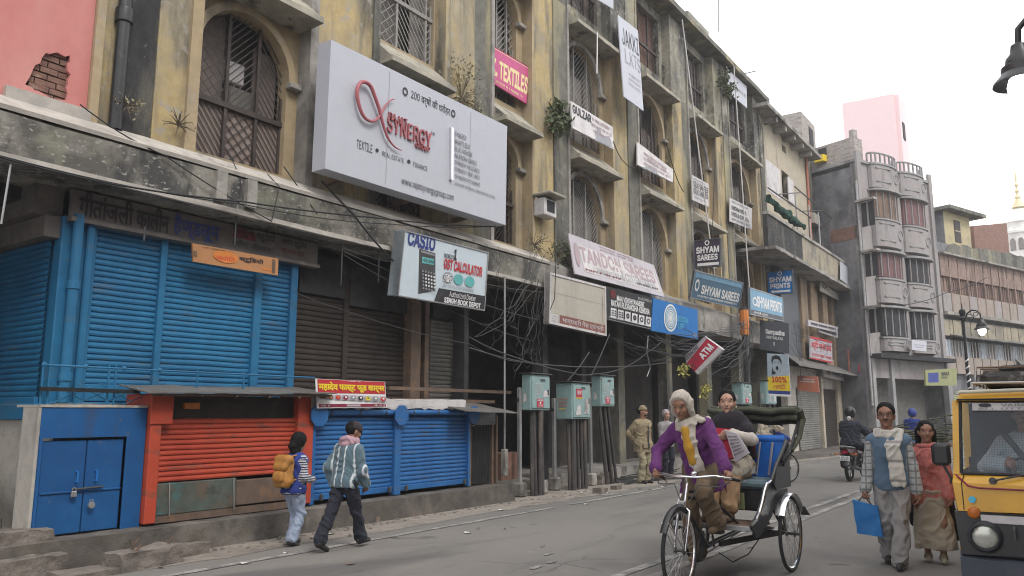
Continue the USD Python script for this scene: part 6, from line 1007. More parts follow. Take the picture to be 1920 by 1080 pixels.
# ------------------------------------------------------------------ motorcycle seen from behind
def motorcycle(label, base, rz, tail, plate):
    t = Thing('motorcycle', label, 'motorcycle', base, rz, local=True)
    wheel(t, (0, 0, .3), .3, tw=.045, n=12); wheel(t, (1.28, 0, .3), .3, tw=.04, n=12)
    [(t.part('swing_arm', tube([(0, s*.1, .3), (.5, s*.1, .38)], .02, 6), 'dark_steel'), t.part('shock', tube([(.02, s*.13, .34), (.12, s*.13, .68)], .028, 8), 'dark_steel')) for s in (1, -1)]
    t.part('rear_guard', guard((0, 0, .3), .35, .9, 2.9, .07), 'black_paint', smooth=60); t.part('silencer', tube([(.6, -.14, .28), (.2, -.17, .3), (-.25, -.18, .36)], [.03, .045, .05], 10), 'dark_steel', smooth=50)
    tl = t.part('tail', hull([(-.3, s*.05, .80) for s in (1, -1)]+[(-.26, s*.09, .70) for s in (1, -1)]+[(.3, s*.13, .78) for s in (1, -1)]+[(.3, s*.12, .62) for s in (1, -1)]), tail, smooth=40); t.part('tail_light', hull([(-.31, s*.05, .74) for s in (1, -1)]+[(-.29, s*.08, .68) for s in (1, -1)]+[(-.2, 0, .72)]), 'atm_red', parent=tl); t.part('grab_rail', tube([(.1, .14, .8), (-.2, .13, .83), (-.33, .06, .85), (-.33, -.06, .85), (-.2, -.13, .83), (.1, -.14, .8)], .014, 7), 'galvanised', parent=tl)
    pl_ = t.part('number_plate', cbox(-.3, -.29, -.11, .11, .5, .62, .003), 'white_print'); q = Quad((-.302, .11, .62), (-.302, -.11, .62), (-.302, -.11, .5), (-.302, .11, .5)); printing(_P(t, pl_), q, [('t', plate[0], .12, .88, .55, .9, 1, 'black_print'), ('t', plate[1], .12, .88, .1, .45, 1, 'black_print')], .002)
    t.part('seat', rough(cbox(-.1, .62, -.12, .12, .76, .84, .04), .004, 6), 'black_paint', smooth=50); t.part('tank', ell((.85, 0, .84), (.27, .15, .12), 2), tail, smooth=60); t.part('engine', [cbox(.5, .85, -.14, .14, .3, .52, .03)]+[box(.62, .82, -.13, .13, .53+.025*i, .54+.025*i) for i in range(5)], 'dark_steel')
    for s in (1, -1): t.part('rear_indicator', [tube([(-.2, s*.08, .66), (-.22, s*.2, .66)], .01, 5), ell((-.22, s*.23, .66), (.035, .04, .025), 1)], 'amber')
    t.part('fork', [tube([(1.28, s*.09, .3), (1.06, s*.09, .92)], .022, 8) for s in (1, -1)], 'galvanised'); t.part('handlebar', tube([(.92, .38, 1.0), (1.04, .2, 1.04), (1.06, 0, 1.0), (1.04, -.2, 1.04), (.92, -.38, 1.0)], .014, 8), 'dark_steel'); t.part('headlamp', ell((1.18, 0, .9), (.1, .1, .1), 2), 'black_paint'); t.part('front_guard', guard((1.28, 0, .3), .34, .5, 2.3, .06), tail)
    for s in (1, -1): t.part('mirror', [tube([(.98, s*.28, 1.03), (.96, s*.34, 1.18)], .007, 5), ell((.95, s*.36, 1.2), (.02, .06, .035), 1)], 'black_paint')
    t.part('stand', tube([(.45, .1, .3), (.4, .22, .14)], .012, 5), 'dark_steel'); t.part('foot_peg', tube([(.55, -.28, .33), (.55, .28, .33)], .015, 6), 'rubber'); return t
plain('dark_maroon', (.07, .012, .016), .4); MB1 = V(*A(1594, 903, z=0)[:2], 0)
motorcycle('black motorcycle with a maroon tail ridden away from the camera', MB1, math.radians(-3), 'dark_maroon', ('UP 65', 'EB 8391')); MB2 = V(28.5, 4.4, 0); motorcycle('second motorcycle further off, mostly hidden behind the walking man', MB2, math.radians(-8), 'blue_print', ('UP 65', 'CK 2207'))
# ------------------------------------------------------------------ people: smooth bodies and clothes from tapered limbs
def field(prims, res, k=.03, cuts=(), pad=.04):
    B = []
    for p in prims:
        if p[0] == 'c': a, b, r = V(*p[1]), V(*p[2]), max(p[3], p[4]); B.append((np.minimum(a, b)-r, np.maximum(a, b)+r))
        else: r = max(p[2]); B.append((V(*p[1])-r, V(*p[1])+r))
    lo = np.min([x[0] for x in B], 0)-pad; hi = np.max([x[1] for x in B], 0)+pad; n = np.ceil((hi-lo)/res).astype(int)+1
    D = np.full(n, .2, np.float32); ax = [lo[i]+res*np.arange(n[i]) for i in range(3)]
    for p, (bl, bh) in zip(prims, B):
        i0 = np.maximum(((bl-lo-k-pad)/res).astype(int), 0); i1 = np.minimum(((bh-lo+k+pad)/res).astype(int)+2, n)
        g = np.stack(np.meshgrid(*[ax[i][i0[i]:i1[i]] for i in range(3)], indexing='ij'), -1).astype(np.float32)
        if p[0] == 'c':
            a, b = V(*p[1]).astype(np.float32), V(*p[2]).astype(np.float32); ba = b-a; h = np.clip(((g-a)@ba)/max(ba@ba, 1e-9), 0, 1); d = np.linalg.norm(g-a-h[..., None]*ba, axis=-1)-(p[3]+(p[4]-p[3])*h)
        else:
            q = g-V(*p[1]).astype(np.float32)
            if len(p) > 3: q = q@np.array(p[3], np.float32).T
            r = V(*p[2]).astype(np.float32); k0 = np.linalg.norm(q/r, axis=-1); k1 = np.linalg.norm(q/r**2, axis=-1); d = k0*(k0-1)/np.maximum(k1, 1e-6)
        s = tuple(slice(i0[i], i1[i]) for i in range(3)); c = D[s]; kk = p[5] if p[0] == 'c' and len(p) > 5 else k; h = np.maximum(kk-np.abs(c-d), 0)/kk; D[s] = np.minimum(c, d)-h*h*kk*.25
    if len(cuts):
        g = np.stack(np.meshgrid(*ax, indexing='ij'), -1)
        for pt, nn in cuts: D = np.maximum(D, (g-V(*pt))@V(*nn))
    return D, lo
def nets(D, lo, res):
    s = D < 0; n = np.array(D.shape)-1; C = np.zeros(tuple(n)+(3,)); W = np.zeros(tuple(n)); co = [(i, j, k) for i in (0, 1) for j in (0, 1) for k in (0, 1)]
    sl = lambda o: tuple(slice(o[i], o[i]+n[i]) for i in range(3))
    for a in co:
        for i in range(3):
            if a[i]: continue
            b = list(a); b[i] = 1; da, db = D[sl(a)], D[sl(b)]; m = (da < 0) != (db < 0); t = np.where(m, da/np.where(m, da-db, 1), 0)
            p = np.array(a, float); C += m[..., None]*p; C[..., i] += m*t; W += m
    act = W > 0; idx = np.full(tuple(n), -1); idx[act] = np.arange(act.sum()); v = lo+res*(np.argwhere(act)+C[act]/W[act][:, None]); F = []
    for i in range(3):
        j, k = (i+1) % 3, (i+2) % 3; d0 = [slice(None)]*3; d1 = [slice(None)]*3; d0[i] = slice(0, -1); d1[i] = slice(1, None); m = s[tuple(d0)] != s[tuple(d1)]
        P = np.argwhere(m); P = P[(P[:, j] > 0) & (P[:, k] > 0) & (P[:, j] < n[j]) & (P[:, k] < n[k])]; inside = s[tuple(P.T)]; q = []
        for dj, dk in ((1, 1), (0, 1), (0, 0), (1, 0)):
            o = P.copy(); o[:, j] -= dj; o[:, k] -= dk; q.append(idx[tuple(o.T)])
        q = np.stack(q, 1); q[~inside] = q[~inside][:, ::-1]; F += [q[:, [0, 1, 2]], q[:, [0, 2, 3]]]
    return trimesh.Trimesh(v, np.vstack(F), process=False)
def skin_mesh(prims, res=.012, k=.03, cuts=(), fold=0.0, fs=11.0, seed=0):
    D, lo = field(prims, res, k, cuts); m = nets(D, lo, res); m = trimesh.Trimesh(m.vertices, m.faces, process=False)
    trimesh.smoothing.filter_taubin(m, iterations=6)
    if fold:
        v = np.asarray(m.vertices); nn = meshkit.arrays(m, True)[2]; w = np.stack([v[:, 0]*fs, v[:, 1]*fs, v[:, 2]*fs*.55], 1); w = w*V(.8, .8, .9)+v[:, [2, 2, 0]]*V(2.5, -2.5, 3); f = meshkit.fbm(w+1.6*meshkit.noise(v*5, seed)[:, None], 2, seed)-.5; f = .5-np.abs(f)*5.5; f = np.clip(f, -.7, .5)
        m = trimesh.Trimesh(v+nn*(f*fold*1.5)[:, None], m.faces, process=False)
    return m
def unitv(v): v = V(*v); return v/np.linalg.norm(v)
def ik(a, t, l1, l2, pole):
    a, t = V(*a), V(*t); d = t-a; L = min(np.linalg.norm(d), (l1+l2)*.999); u = unitv(d); x = (l1*l1-l2*l2+L*L)/(2*L); h = math.sqrt(max(l1*l1-x*x, 0)); p = V(*pole); p = p-u*(p@u); return a+u*x+unitv(p)*h, a+u*L
material('skin', (.265, .142, .095), .55, var=.1, vs=14); material('skin_light', (.40, .24, .175), .55, var=.06, vs=14); material('hair', (.010, .0095, .0095), .75, var=.5, vs=60, spec=.15, bump=.6, bs=70); plain('shoe', (.025, .022, .022), .5); plain('eye_white', (.26, .24, .22), .4); plain('lip', (.17, .075, .06), .6)
class Person:
    "x forward, y to the person's left, z up, in the frame of the thing"
    def __init__(s, label, base, rz, S=1.0, pelvis=(0, 0, .93), lean=(0, 0), twist=0.0, head=(0, 0), hands=None, feet=None, elbow=((-1, .5, -.3), (-1, -.5, -.3)), knee=((1, .1, 0), (1, -.1, 0)), grip=(.5, .5), toes=(0, 0), girth=1.0, res=.011, skin='skin', woman=False, group=None, shrug=0, neck=.0, scale=0):
        s.T = Thing('person', label, 'person', base, rz, local=True, group=group, scale=scale); s.S = S; s.res = res; s.g = girth; s.skin = skin
        P = V(*pelvis); up = unitv((lean[0], lean[1], 1)); s.P, s.up = P, up; C = P+up*.47*S; s.C = C
        ct, st = math.cos(twist), math.sin(twist); s.left = L = unitv(np.cross(up, (ct, st, 0))); s.fw = np.cross(L, up)
        w = (.145 if woman else .168)*S; s.sh = [C+L*w+up*(shrug-.04), C-L*w+up*(shrug-.04)]; hl = V(0, 1, 0); s.hip = [P+hl*.088*S-V(0, 0, .03*S), P-hl*.088*S-V(0, 0, .03*S)]
        yaw, pit = head; hf = V(math.cos(yaw)*math.cos(pit), math.sin(yaw)*math.cos(pit), math.sin(pit)); s.hf = hf; s.hl = unitv(np.cross((0, 0, 1), hf)); s.hu = np.cross(hf, s.hl)
        s.N = C+up*.065*S; s.H = s.N+unitv(up+s.fw*(.25+neck))*.125*S+s.hu*.055*S
        hands = hands or ((.05, .24*S, P[2]-.1*S), (.05, -.24*S, P[2]-.1*S)); feet = feet or ((0, .09, .08), (0, -.09, .08))
        s.el, s.wr, s.kn, s.an = [], [], [], []
        for i in range(2):
            e, w_ = ik(s.sh[i], hands[i], .285*S, .255*S, elbow[i]); s.el.append(e); s.wr.append(w_); k_, a_ = ik(s.hip[i], feet[i], .42*S, .415*S, knee[i]); s.kn.append(k_); s.an.append(a_)
        s.toe = []
        for i in range(2): s.toe.append(s.an[i]+V(math.cos(toes[i])*.17*S, 0, math.sin(toes[i])*.17*S-.045*S))
        s.grip = grip; s.body()
    def torso(s, d=0.0):
        S, g = s.S, s.g; L, f, up = s.left, s.fw, s.up
        return [('c', s.P+L*.05*S, s.C+L*.062*S-up*.09*S, .10*S*g+d, .105*S*g+d), ('c', s.P-L*.05*S, s.C-L*.062*S-up*.09*S, .10*S*g+d, .105*S*g+d), ('c', s.hip[0]+V(0, 0, .02), s.hip[1]+V(0, 0, .02), .098*S*g+d, .098*S*g+d), ('c', s.sh[0]-L*.01*S, s.C+up*.01*S, .052*S+d, .05*S+d), ('c', s.sh[1]+L*.01*S, s.C+up*.01*S, .052*S+d, .05*S+d), ('c', s.C-up*.06*S+f*.015*S, s.C-up*.16*S+f*.03*S, .11*S*g+d, .11*S*g+d)]
    def arm(s, i, d=0.0, cuff=0.0, to=1.0):
        S = s.S; w = s.el[i]+(s.wr[i]-s.el[i])*to
        return [('c', s.sh[i], s.el[i], .054*S+d, .041*S+d), ('c', s.el[i], w, .041*S+d, .03*S+d+cuff)]
    def leg(s, i, d=0.0, hem=0.0, to=1.0):
        S = s.S; a = s.kn[i]+(s.an[i]-s.kn[i])*to
        return [('c', s.hip[i], s.kn[i], .088*S*s.g+d, .056*S+d), ('c', s.kn[i], a, .056*S+d, .037*S+d+hem)]
    def handp(s, i):
        S = s.S; d = unitv(s.wr[i]-s.el[i]); side = s.left if i == 0 else -s.left; n = unitv(np.cross(d, s.fw) if abs(d@s.fw) < .8 else np.cross(d, s.left)); f = unitv(np.cross(n, d)); f = f if f@s.fw > 0 else -f
        pal = unitv(-side+s.fw*.0-d*((-side)@d)) if abs(side@d) < .9 else -s.up; f = unitv(np.cross(d, pal)); f = f if f@(s.fw+V(0, 0, .3)) > 0 else -f; w = s.wr[i]; out = [('c', w, w+d*.085*S-f*.0, .026*S, .03*S), ('c', w+d*.05*S+f*.02*S, w+d*.085*S+f*.025*S, .018*S, .014*S), ('c', w+d*.05*S-f*.02*S, w+d*.085*S-f*.025*S, .018*S, .014*S)]
        c = s.grip[i]
        for q, o in enumerate((.030, .011, -.009, -.028)):
            l = (.075, .085, .08, .062)[q]*S; a = w+d*.09*S+f*o*S; b = a+(d*math.cos(c)+pal*math.sin(c))*l*.5; e = b+(d*math.cos(2.2*c)+pal*math.sin(2.2*c))*l*.5; out += [('c', a, b, .0095*S, .009*S, .006), ('c', b, e, .009*S, .0075*S, .006)]
        t0 = w+d*.03*S+f*.028*S; t1 = t0+(d*.7+f*.7)*.035*S+pal*.01; out += [('c', t0, t1, .013*S, .011*S, .01), ('c', t1, t1+(d*.9+pal*.5*c)*.03*S, .011*S, .009*S, .008)]; return out
    def headp(s, d=0.0):
        S, H, f, u, l = s.S*1.1, s.H, s.hf, s.hu, s.hl; R = np.stack([f, l, u])
        return [('e', H+u*.03*S-f*.005*S, (.098*S+d, .078*S+d, .093*S+d), R), ('e', H-u*.045*S+f*.03*S, (.062*S+d, .054*S+d, .066*S+d), R)]
    def body(s):
        S, H, f, u, l = s.S*1.1, s.H, s.hf, s.hu, s.hl; R = np.stack([f, l, u]); p = s.torso()+[('c', s.N-s.up*.03*S, H-u*.06*S, .058*S, .052*S)]+s.headp()
        p += [('c', H+f*.083*S+u*.012*S, H+f*.108*S-u*.03*S, .009*S, .015*S, .012), ('c', H+f*.085*S-u*.062*S-l*.018*S, H+f*.085*S-u*.062*S+l*.018*S, .009*S, .009*S, .012), ('c', H+f*.078*S-u*.1*S, H+f*.07*S-u*.1*S, .018*S, .018*S), ('c', H+f*.077*S+u*.035*S-l*.035*S, H+f*.077*S+u*.035*S+l*.035*S, .012*S, .012*S)]
        for q in (1, -1): p.append(('e', H+l*q*.078*S-u*.01*S-f*.01*S, (.02*S, .012*S, .032*S), R)); p.append(('e', H+l*q*.04*S-u*.03*S+f*.062*S, (.025*S, .02*S, .02*S), R))
        for i in range(2):
            p += s.arm(i)+s.handp(i)+s.leg(i); p += [('c', s.an[i]-V(.03, 0, .03)*S, s.toe[i], .036*S, .024*S)]
        s.T.part('body', skin_mesh(p, s.res, .028), s.skin, smooth=True)
        for q in (1, -1): s.T.part('eye', ell(H+f*.079*S+l*q*.034*S+u*.008*S, (.007*S, .011*S, .0042*S), 1), 'eye_white'); s.T.part('iris', ell(H+f*.0865*S+l*q*.034*S+u*.008*S, (.0045*S, .006*S, .0056*S), 1), 'hair')
        s.T.part('eyebrow', [tube([H+f*.088*S+l*q*.018*S+u*.03*S, H+f*.088*S+l*q*.038*S+u*.036*S, H+f*.075*S+l*q*.055*S+u*.028*S], .0055*S, 5) for q in (1, -1)], 'hair'); s.T.part('lips', tube([H+f*.088*S-u*.062*S-l*.022*S, H+f*.096*S-u*.06*S, H+f*.088*S-u*.062*S+l*.022*S], .006*S, 5), 'lip')
    def add(s, name, prims, m, k=.03, cuts=(), fold=0.0, res=None, seed=0, smooth=True, label=None, parent=None): return s.T.part(name, skin_mesh(prims, res or s.res*1.15, k, cuts, fold, seed=seed), m, smooth=smooth, label=label, parent=parent)
    def hair(s, m='hair', d=.016, face=.52, low=False, extra=()):
        H, f, u, S = s.H, s.hf, s.hu, s.S*1.1; R = np.stack([f, s.hl, u]); s.add('hair', [('e', H+u*.04*S-f*.022*S, (.099*S+d, .0775*S+d, .091*S+d), R)]+list(extra), m, cuts=[(H+f*.045*S-u*.0*S, unitv(f*.97-u*.25))]+([] if low else [(H-u*.06*S-f*.05, unitv(-u+f*.75))]), res=.0075, fold=.004)
    def trousers(s, m, d=.02, hem=.02, to=.97, fold=.012, seed=1): s.add('trousers', [('c', s.hip[0]+V(0, 0, .03), s.hip[1]+V(0, 0, .03), .108*s.S*s.g+d*.6, .108*s.S*s.g+d*.6), ('c', s.P, s.P+s.up*.1*s.S, .12*s.S*s.g, .11*s.S*s.g)]+s.leg(0, d, hem, to)+s.leg(1, d, hem, to), m, k=.02, fold=fold, seed=seed)
    def jacket(s, m, d=.024, hem=.12, cuff=.012, to=.98, flare=.01, fold=.010, name='jacket', sleeves=True, seed=2, extra=(), cut=True):
        S = s.S; t = s.torso(d); t.append(('c', s.P+s.left*.045*S, s.P+s.left*.05*S-s.up*hem*S, .11*S*s.g+d, .11*S*s.g+d+flare)); t.append(('c', s.P-s.left*.045*S, s.P-s.left*.05*S-s.up*hem*S, .11*S*s.g+d, .11*S*s.g+d+flare)); t.append(('c', s.C, s.N, .07*S, .064*S+d*.3))
        if sleeves: t += s.arm(0, d*.9, cuff, to)+s.arm(1, d*.9, cuff, to)
        c = [(s.N+s.up*.012*S, s.up)] if cut else []
        D = [x for x in t+list(extra)]; body = [x for x in D]
        s.add(name, body, m, k=.035, cuts=c+([(s.P-s.up*hem*S, unitv(-s.up+V(0, 0, 0)))] if hem < .6 and sleeves is not None and min(s.wr[0][2], s.wr[1][2]) > (s.P-s.up*hem*S)[2]-.02 else []), fold=fold, seed=seed)
    def shoes(s, m='shoe', sole=None):
        for i in range(2): a, t = s.an[i], s.toe[i]; s.add('shoe', [('c', a-V(.035, 0, .035)*s.S, t, .045*s.S, .034*s.S), ('c', a, a-V(.02, 0, .03)*s.S, .042*s.S, .046*s.S)], m, cuts=[(a-V(0, 0, .085*s.S), (0, 0, -1))] if abs(t[2]-a[2]+.045*s.S) < .02 else (), res=.01)
def band(P, side, w, r): return [q for o in np.linspace(-w, w, 4) for q in along([V(*x)+side*o for x in P], r)]
def along(P, r): return [('c', P[i], P[i+1], r[i] if np.ndim(r) else r, r[i+1] if np.ndim(r) else r) for i in range(len(P)-1)]
material('purple_cloth', (.105, .028, .125), .9, var=.18, sheen=.3); material('cream_cloth', (.42, .38, .31), .9, [((.25, .2, .18), 12, .55, .62, .6, (1, 1, .3))], var=.15, sheen=.3); material('khaki_brown', (.12, .085, .052), .9, var=.2, sheen=.3); material('mustard', (.42, .23, .03), .9); material('tan_cloth', (.30, .19, .105), .9, var=.12, sheen=.3); material('black_wool', (.018, .015, .02), .95, var=.3, sheen=.3); material('maroon_wool', (.05, .014, .022), .95, var=.3, sheen=.3); material('off_white', (.46, .42, .38), .9, var=.12, sheen=.3)
material('vest_blue', (.095, .15, .215), .9, var=.1, sheen=.2); material('grey_trouser', (.25, .24, .235), .9, var=.1, sheen=.3); material('coral_jacket', (.44, .13, .115), .95, [((.52, .26, .23), 26, .5, .62, .5, U1)], var=.15, sheen=.3); material('beige_skirt', (.36, .31, .24), .9, [((.31, .265, .2), 9, .5, .65, .4, VS)], var=.08, sheen=.3); material('navy_trouser', (.018, .02, .03), .9, var=.25, sheen=.3); material('jeans', (.27, .32, .42), .9, [((.19, .23, .33), 5, .5, .65, .6, VS)], var=.12, sheen=.3); material('blue_vest', (.022, .04, .19), .9, var=.2, sheen=.3); material('tan_leather', (.36, .17, .04), .65, [((.26, .115, .03), 6, .5, .65, .7, U1)], var=.15); material('khaki', (.255, .205, .13), .85, [((.17, .135, .085), 7, .5, .65, .5, U1)], var=.12, sheen=.3); material('khaki_light', (.27, .235, .16), .9, var=.12, sheen=.3); material('dark_jacket', (.025, .03, .042), .8, var=.25, sheen=.3); material('pink_scarf', (.40, .25, .29), .95, var=.12, sheen=.3); material('dark_knit', (.035, .025, .03), .95, var=.3, sheen=.3); material('grey_shirt', (.28, .27, .27), .9, var=.15, sheen=.3)
pattern('stripe_jacket', (.085, .135, .165), (.50, .53, .55), 'stripe', 2.6, .93, axis='y'); pattern('stripe_sleeve', (.03, .035, .07), (.46, .46, .5), 'stripe', 9, .5, axis='z'); pattern('stripe_shirt', (.34, .345, .34), (.16, .17, .18), 'check', 4.5, .86, axis='y'); pattern('check_shirt', (.42, .46, .47), (.24, .28, .31), 'check', 14, .72, axis='y')
pattern('scarf_white', (.48, .46, .42), (.15, .14, .14), 'stripe', 1.55, .965, axis='z', dist=.6); material('gamcha', (.43, .39, .335), .95, [((.30, .25, .22), 16, .54, .62, .6, (1, 1, .12))], var=.12, sheen=.3)
# rickshaw driver
p = Person('man in a purple jacket and white head scarf pedalling the cycle rickshaw', RB, math.pi, .98, pelvis=(.92, -.06, 1.07), lean=(.22, -.16), head=(.0, -.34), hands=((1.24, .33, 1.075), (1.26, -.40, 1.075)), feet=((1.04, .13, .56), (.92, -.13, .26)), elbow=((-.3, 1, -.2), (-.3, -1, -.2)), grip=(1.0, 1.0), res=.010, neck=.5, girth=.92)
p.trousers('khaki_brown', .028, .03, .95, .009); p.hair(d=.012); S = .98
p.jacket('purple_cloth', .024, .22, .018, .93, .03, .009, extra=along([p.P-V(.02, .1, .05), p.P-V(.06, .16, .22)], .1)); H, f, u, l, N, L, C = p.H, p.hf, p.hu, p.hl, p.N, p.left, p.C
p.add('shirt_front', along([C+p.fw*.125-V(0, 0, .02), C+p.fw*.165-p.up*.2, C+p.fw*.16-p.up*.34], .045), 'mustard', res=.01)
hood = p.headp(.024)[:1]+along([H+l*.097-f*.01+u*.04, H+l*.097+f*.01-u*.07, N+L*.08+p.fw*.07], [.022, .024, .03])+along([H-l*.099-f*.01+u*.04, H-l*.1+f*.01-u*.07, N-L*.06+p.fw*.09], [.022, .024, .03])
p.add('head_scarf', hood, 'gamcha', k=.04, cuts=[(H+f*.062+u*.03, unitv(f*.93-u*.33))], fold=.006, res=.009); a = [N+L*.12*math.cos(t)+p.fw*.11*math.sin(t)+V(0, 0, -.02+.02*math.sin(2*t)) for t in np.linspace(-.6, 3.6, 9)]
p.add('scarf', along(a, .028)+along([x-V(0, 0, .045) for x in a], .024)+band([a[3], C+p.fw*.145+L*.02-p.up*.1, C+p.fw*.17+L*.03-p.up*.3, C+p.fw*.17+L*.05-p.up*.44], L, .055, .018)+band([a[1], C+L*.17+p.fw*.04+p.up*.03, C+L*.15-p.fw*.1], p.fw, .045, .022), 'gamcha', fold=.014, res=.009, k=.018); p.shoes('khaki_brown')
# passenger
p = Person('woman passenger in a dark shawl seated in the cycle rickshaw', RB, math.pi, .98, pelvis=(-.02, -.04, 1.05), lean=(-.02, -.1), head=(.28, .03), hands=((.36, .07, 1.40), (.36, -.08, 1.36)), feet=((.56, .07, .60), (.54, -.14, .60)), elbow=((-.3, 1, -.6), (-.3, -1, -.6)), knee=((1, .0, 1), (1, -.0, 1)), grip=(1.1, 1.1), res=.010, skin='skin_light', woman=True)
H, f, u, l, N, L, C, P = p.H, p.hf, p.hu, p.hl, p.N, p.left, p.C, p.P
p.hair(d=.013, extra=[('e', H-f*.11-u*.02, (.055, .055, .055))]); p.T.part('bindi', ell(H+f*.104+u*.052, (.006, .006, .006), 1), 'atm_red'); p.T.part('earring', [ell(H+l*q*.096-u*.05, (.008, .008, .014), 1) for q in (1, -1)], 'gold')
p.trousers('tan_cloth', .028, .03, .8, .012); p.jacket('off_white', .02, .10, .02, .97, .02, .006, name='tunic'); p.add('tunic_skirt', along([p.hip[0]+V(0, 0, .05), p.kn[0]+V(-.02, .0, .05)], [.13, .1])+along([p.hip[1]+V(0, 0, .05), p.kn[1]+V(-.02, 0, .05)], [.13, .1]), 'cream_cloth', k=.12, cuts=[((0, 0, .95), (0, 0, -1))], fold=.01)
a = [N+L*.1*math.cos(t)+p.fw*.09*math.sin(t)+V(0, 0, .0) for t in np.linspace(-1.2, 4.3, 10)]
p.add('shawl', along(a, .05)+along([p.sh[0]+L*.01, p.sh[0]*.35+p.el[0]*.65+V(0, .0, .02)], [.08, .072])+along([p.sh[1]-L*.01, p.sh[1]*.35+p.el[1]*.65+V(0, 0, .02)], [.08, .072])+along([p.sh[0]-p.fw*.03, p.P+L*.19-p.fw*.02+V(0, 0, .1)], [.07, .05])+along([C+p.fw*.09+L*.04, C+p.fw*.115-p.up*.22+L*.03], [.105, .115])+along([C+p.fw*.09-L*.06, C+p.fw*.115-p.up*.22-L*.06], [.105, .115])+along([C-p.fw*.1, C-p.fw*.12-p.up*.3], [.13, .14]), 'black_wool', k=.06, fold=.006)
p.add('shawl_edge', along([p.sh[0]+L*.03+p.up*.045, p.sh[0]+L*.06-p.up*.06, p.P+L*.21+V(0, 0, .14)], [.035, .045, .03])+along([p.sh[1]-L*.03+p.up*.04, p.sh[1]-L*.05-p.up*.12], [.05, .04]), 'maroon_wool', fold=.01); p.shoes('khaki_brown')
def bag(name, label, pts, th, m, base, els=(), rz=math.pi, handle=None):
    t = Thing(name, label, 'bag', base, rz, local=True); q = Quad(*pts); t.part('sack', rough(sub(q.slab(th), .06), .012, 9, 3), m, smooth=50)
    if handle is not None: t.part('handle', handle, 'black_print')
    if els: printing(t, q, els, .012)
    return t
bag('shopping_bag', 'bright red bag held on the passenger lap', [(.39, -.09, 1.47), (.39, .07, 1.46), (.45, .14, 1.17), (.45, -.13, 1.15)], .08, 'atm_red', RB); bag('shopping_bag', 'white printed cloth bag hanging from the passenger hand', [(.46, .03, 1.45), (.44, .15, 1.42), (.46, .28, 1.22), (.48, .13, 1.12)], .05, 'lilac', RB, [scrawl(.1, .9, .12, .85, 6, 'dim_print', 31, .9)])
# walking man in a waistcoat
WM = V(9.62, 1.70, 0); p = Person('man in a blue waistcoat and white scarf walking towards the camera', WM, math.pi+.05, .985, pelvis=(0, 0, .90), lean=(.02, -.02), head=(.05, .0), hands=((.06, .25, .76), (.12, -.27, .76)), feet=((.2, .05, .085), (-.14, -.1, .10)), grip=(.5, 1.3), res=.010, knee=((1, .02, 0), (1, -.02, 0)), neck=-.1, girth=.93)
H, f, u, l, N, L, C, P, S = p.H, p.hf, p.hu, p.hl, p.N, p.left, p.C, p.P, .985
p.hair(d=.011); p.T.part('moustache', hull([H+f*.108+l*q*.036-u*.052 for q in (1, -1)]+[H+f*.118+l*q*.008-u*.04 for q in (1, -1)]+[H+f*.114+l*q*.032-u*.044 for q in (1, -1)]+[H+f*.098-u*.05]), 'hair'); p.T.part('spectacles', [torus((0, 0, 0), .024, .003, 'x', 16, 5).apply_transform(np.block([[np.stack([f, l, u], 1), (H+f*.108+l*q*.038+u*.008)[:, None]], [np.zeros((1, 3)), np.ones((1, 1))]])) for q in (1, -1)]+[tube([H+f*.108+l*q*.062+u*.01, H+l*q*.092+u*.0], .003, 4) for q in (1, -1)]+[tube([H+f*.11+l*.014+u*.009, H+f*.11-l*.014+u*.009], .003, 4)], 'dark_steel')
p.trousers('grey_trouser', .026, .03, .97, .016); p.jacket('stripe_shirt', .018, .06, .016, .98, .0, .006, name='shirt'); p.jacket('vest_blue', .034, .1, sleeves=False, flare=.0, fold=.004, name='waistcoat', seed=5)
for i in range(5): p.T.part('button', ell(C+p.fw*.152-p.up*(.06+.085*i)-L*.0, (.008, .008, .008), 1), 'dark_steel')
a = [N+L*.115*math.cos(t)+p.fw*.10*math.sin(t)+V(0, 0, .0) for t in np.linspace(-1.4, 4.4, 11)]
p.add('scarf', along(a, .03)+along([x-V(0, 0, .04)+(x-N)*.12 for x in a], .024)+band([a[3], C+p.fw*.175+L*.055-p.up*.08, C+p.fw*.197+L*.07-p.up*.3, C+p.fw*.2+L*.085-p.up*.5], L, .055, .02), 'scarf_white', fold=.010, k=.018, res=.009); p.shoes()
w = p.wr[1]; b = w+V(.03, -.0, -.13)
bag('carry_bag', 'flat bright blue bag in the hand of the man in the waistcoat', [(b[0]+.06, b[1]-.13, b[2]+.02), (b[0]+.06, b[1]+.12, b[2]-.04), (b[0]+.07, b[1]+.16, b[2]-.36), (b[0]+.07, b[1]-.1, b[2]-.34)], .05, material('bag_blue', (.012, .13, .36), .5, var=.12), WM, rz=math.pi+.05, handle=[tube([b+V(.04, -.07, -.01), w+V(.04, -.02, -.06), b+V(.04, .06, -.03)], .009, 6)])
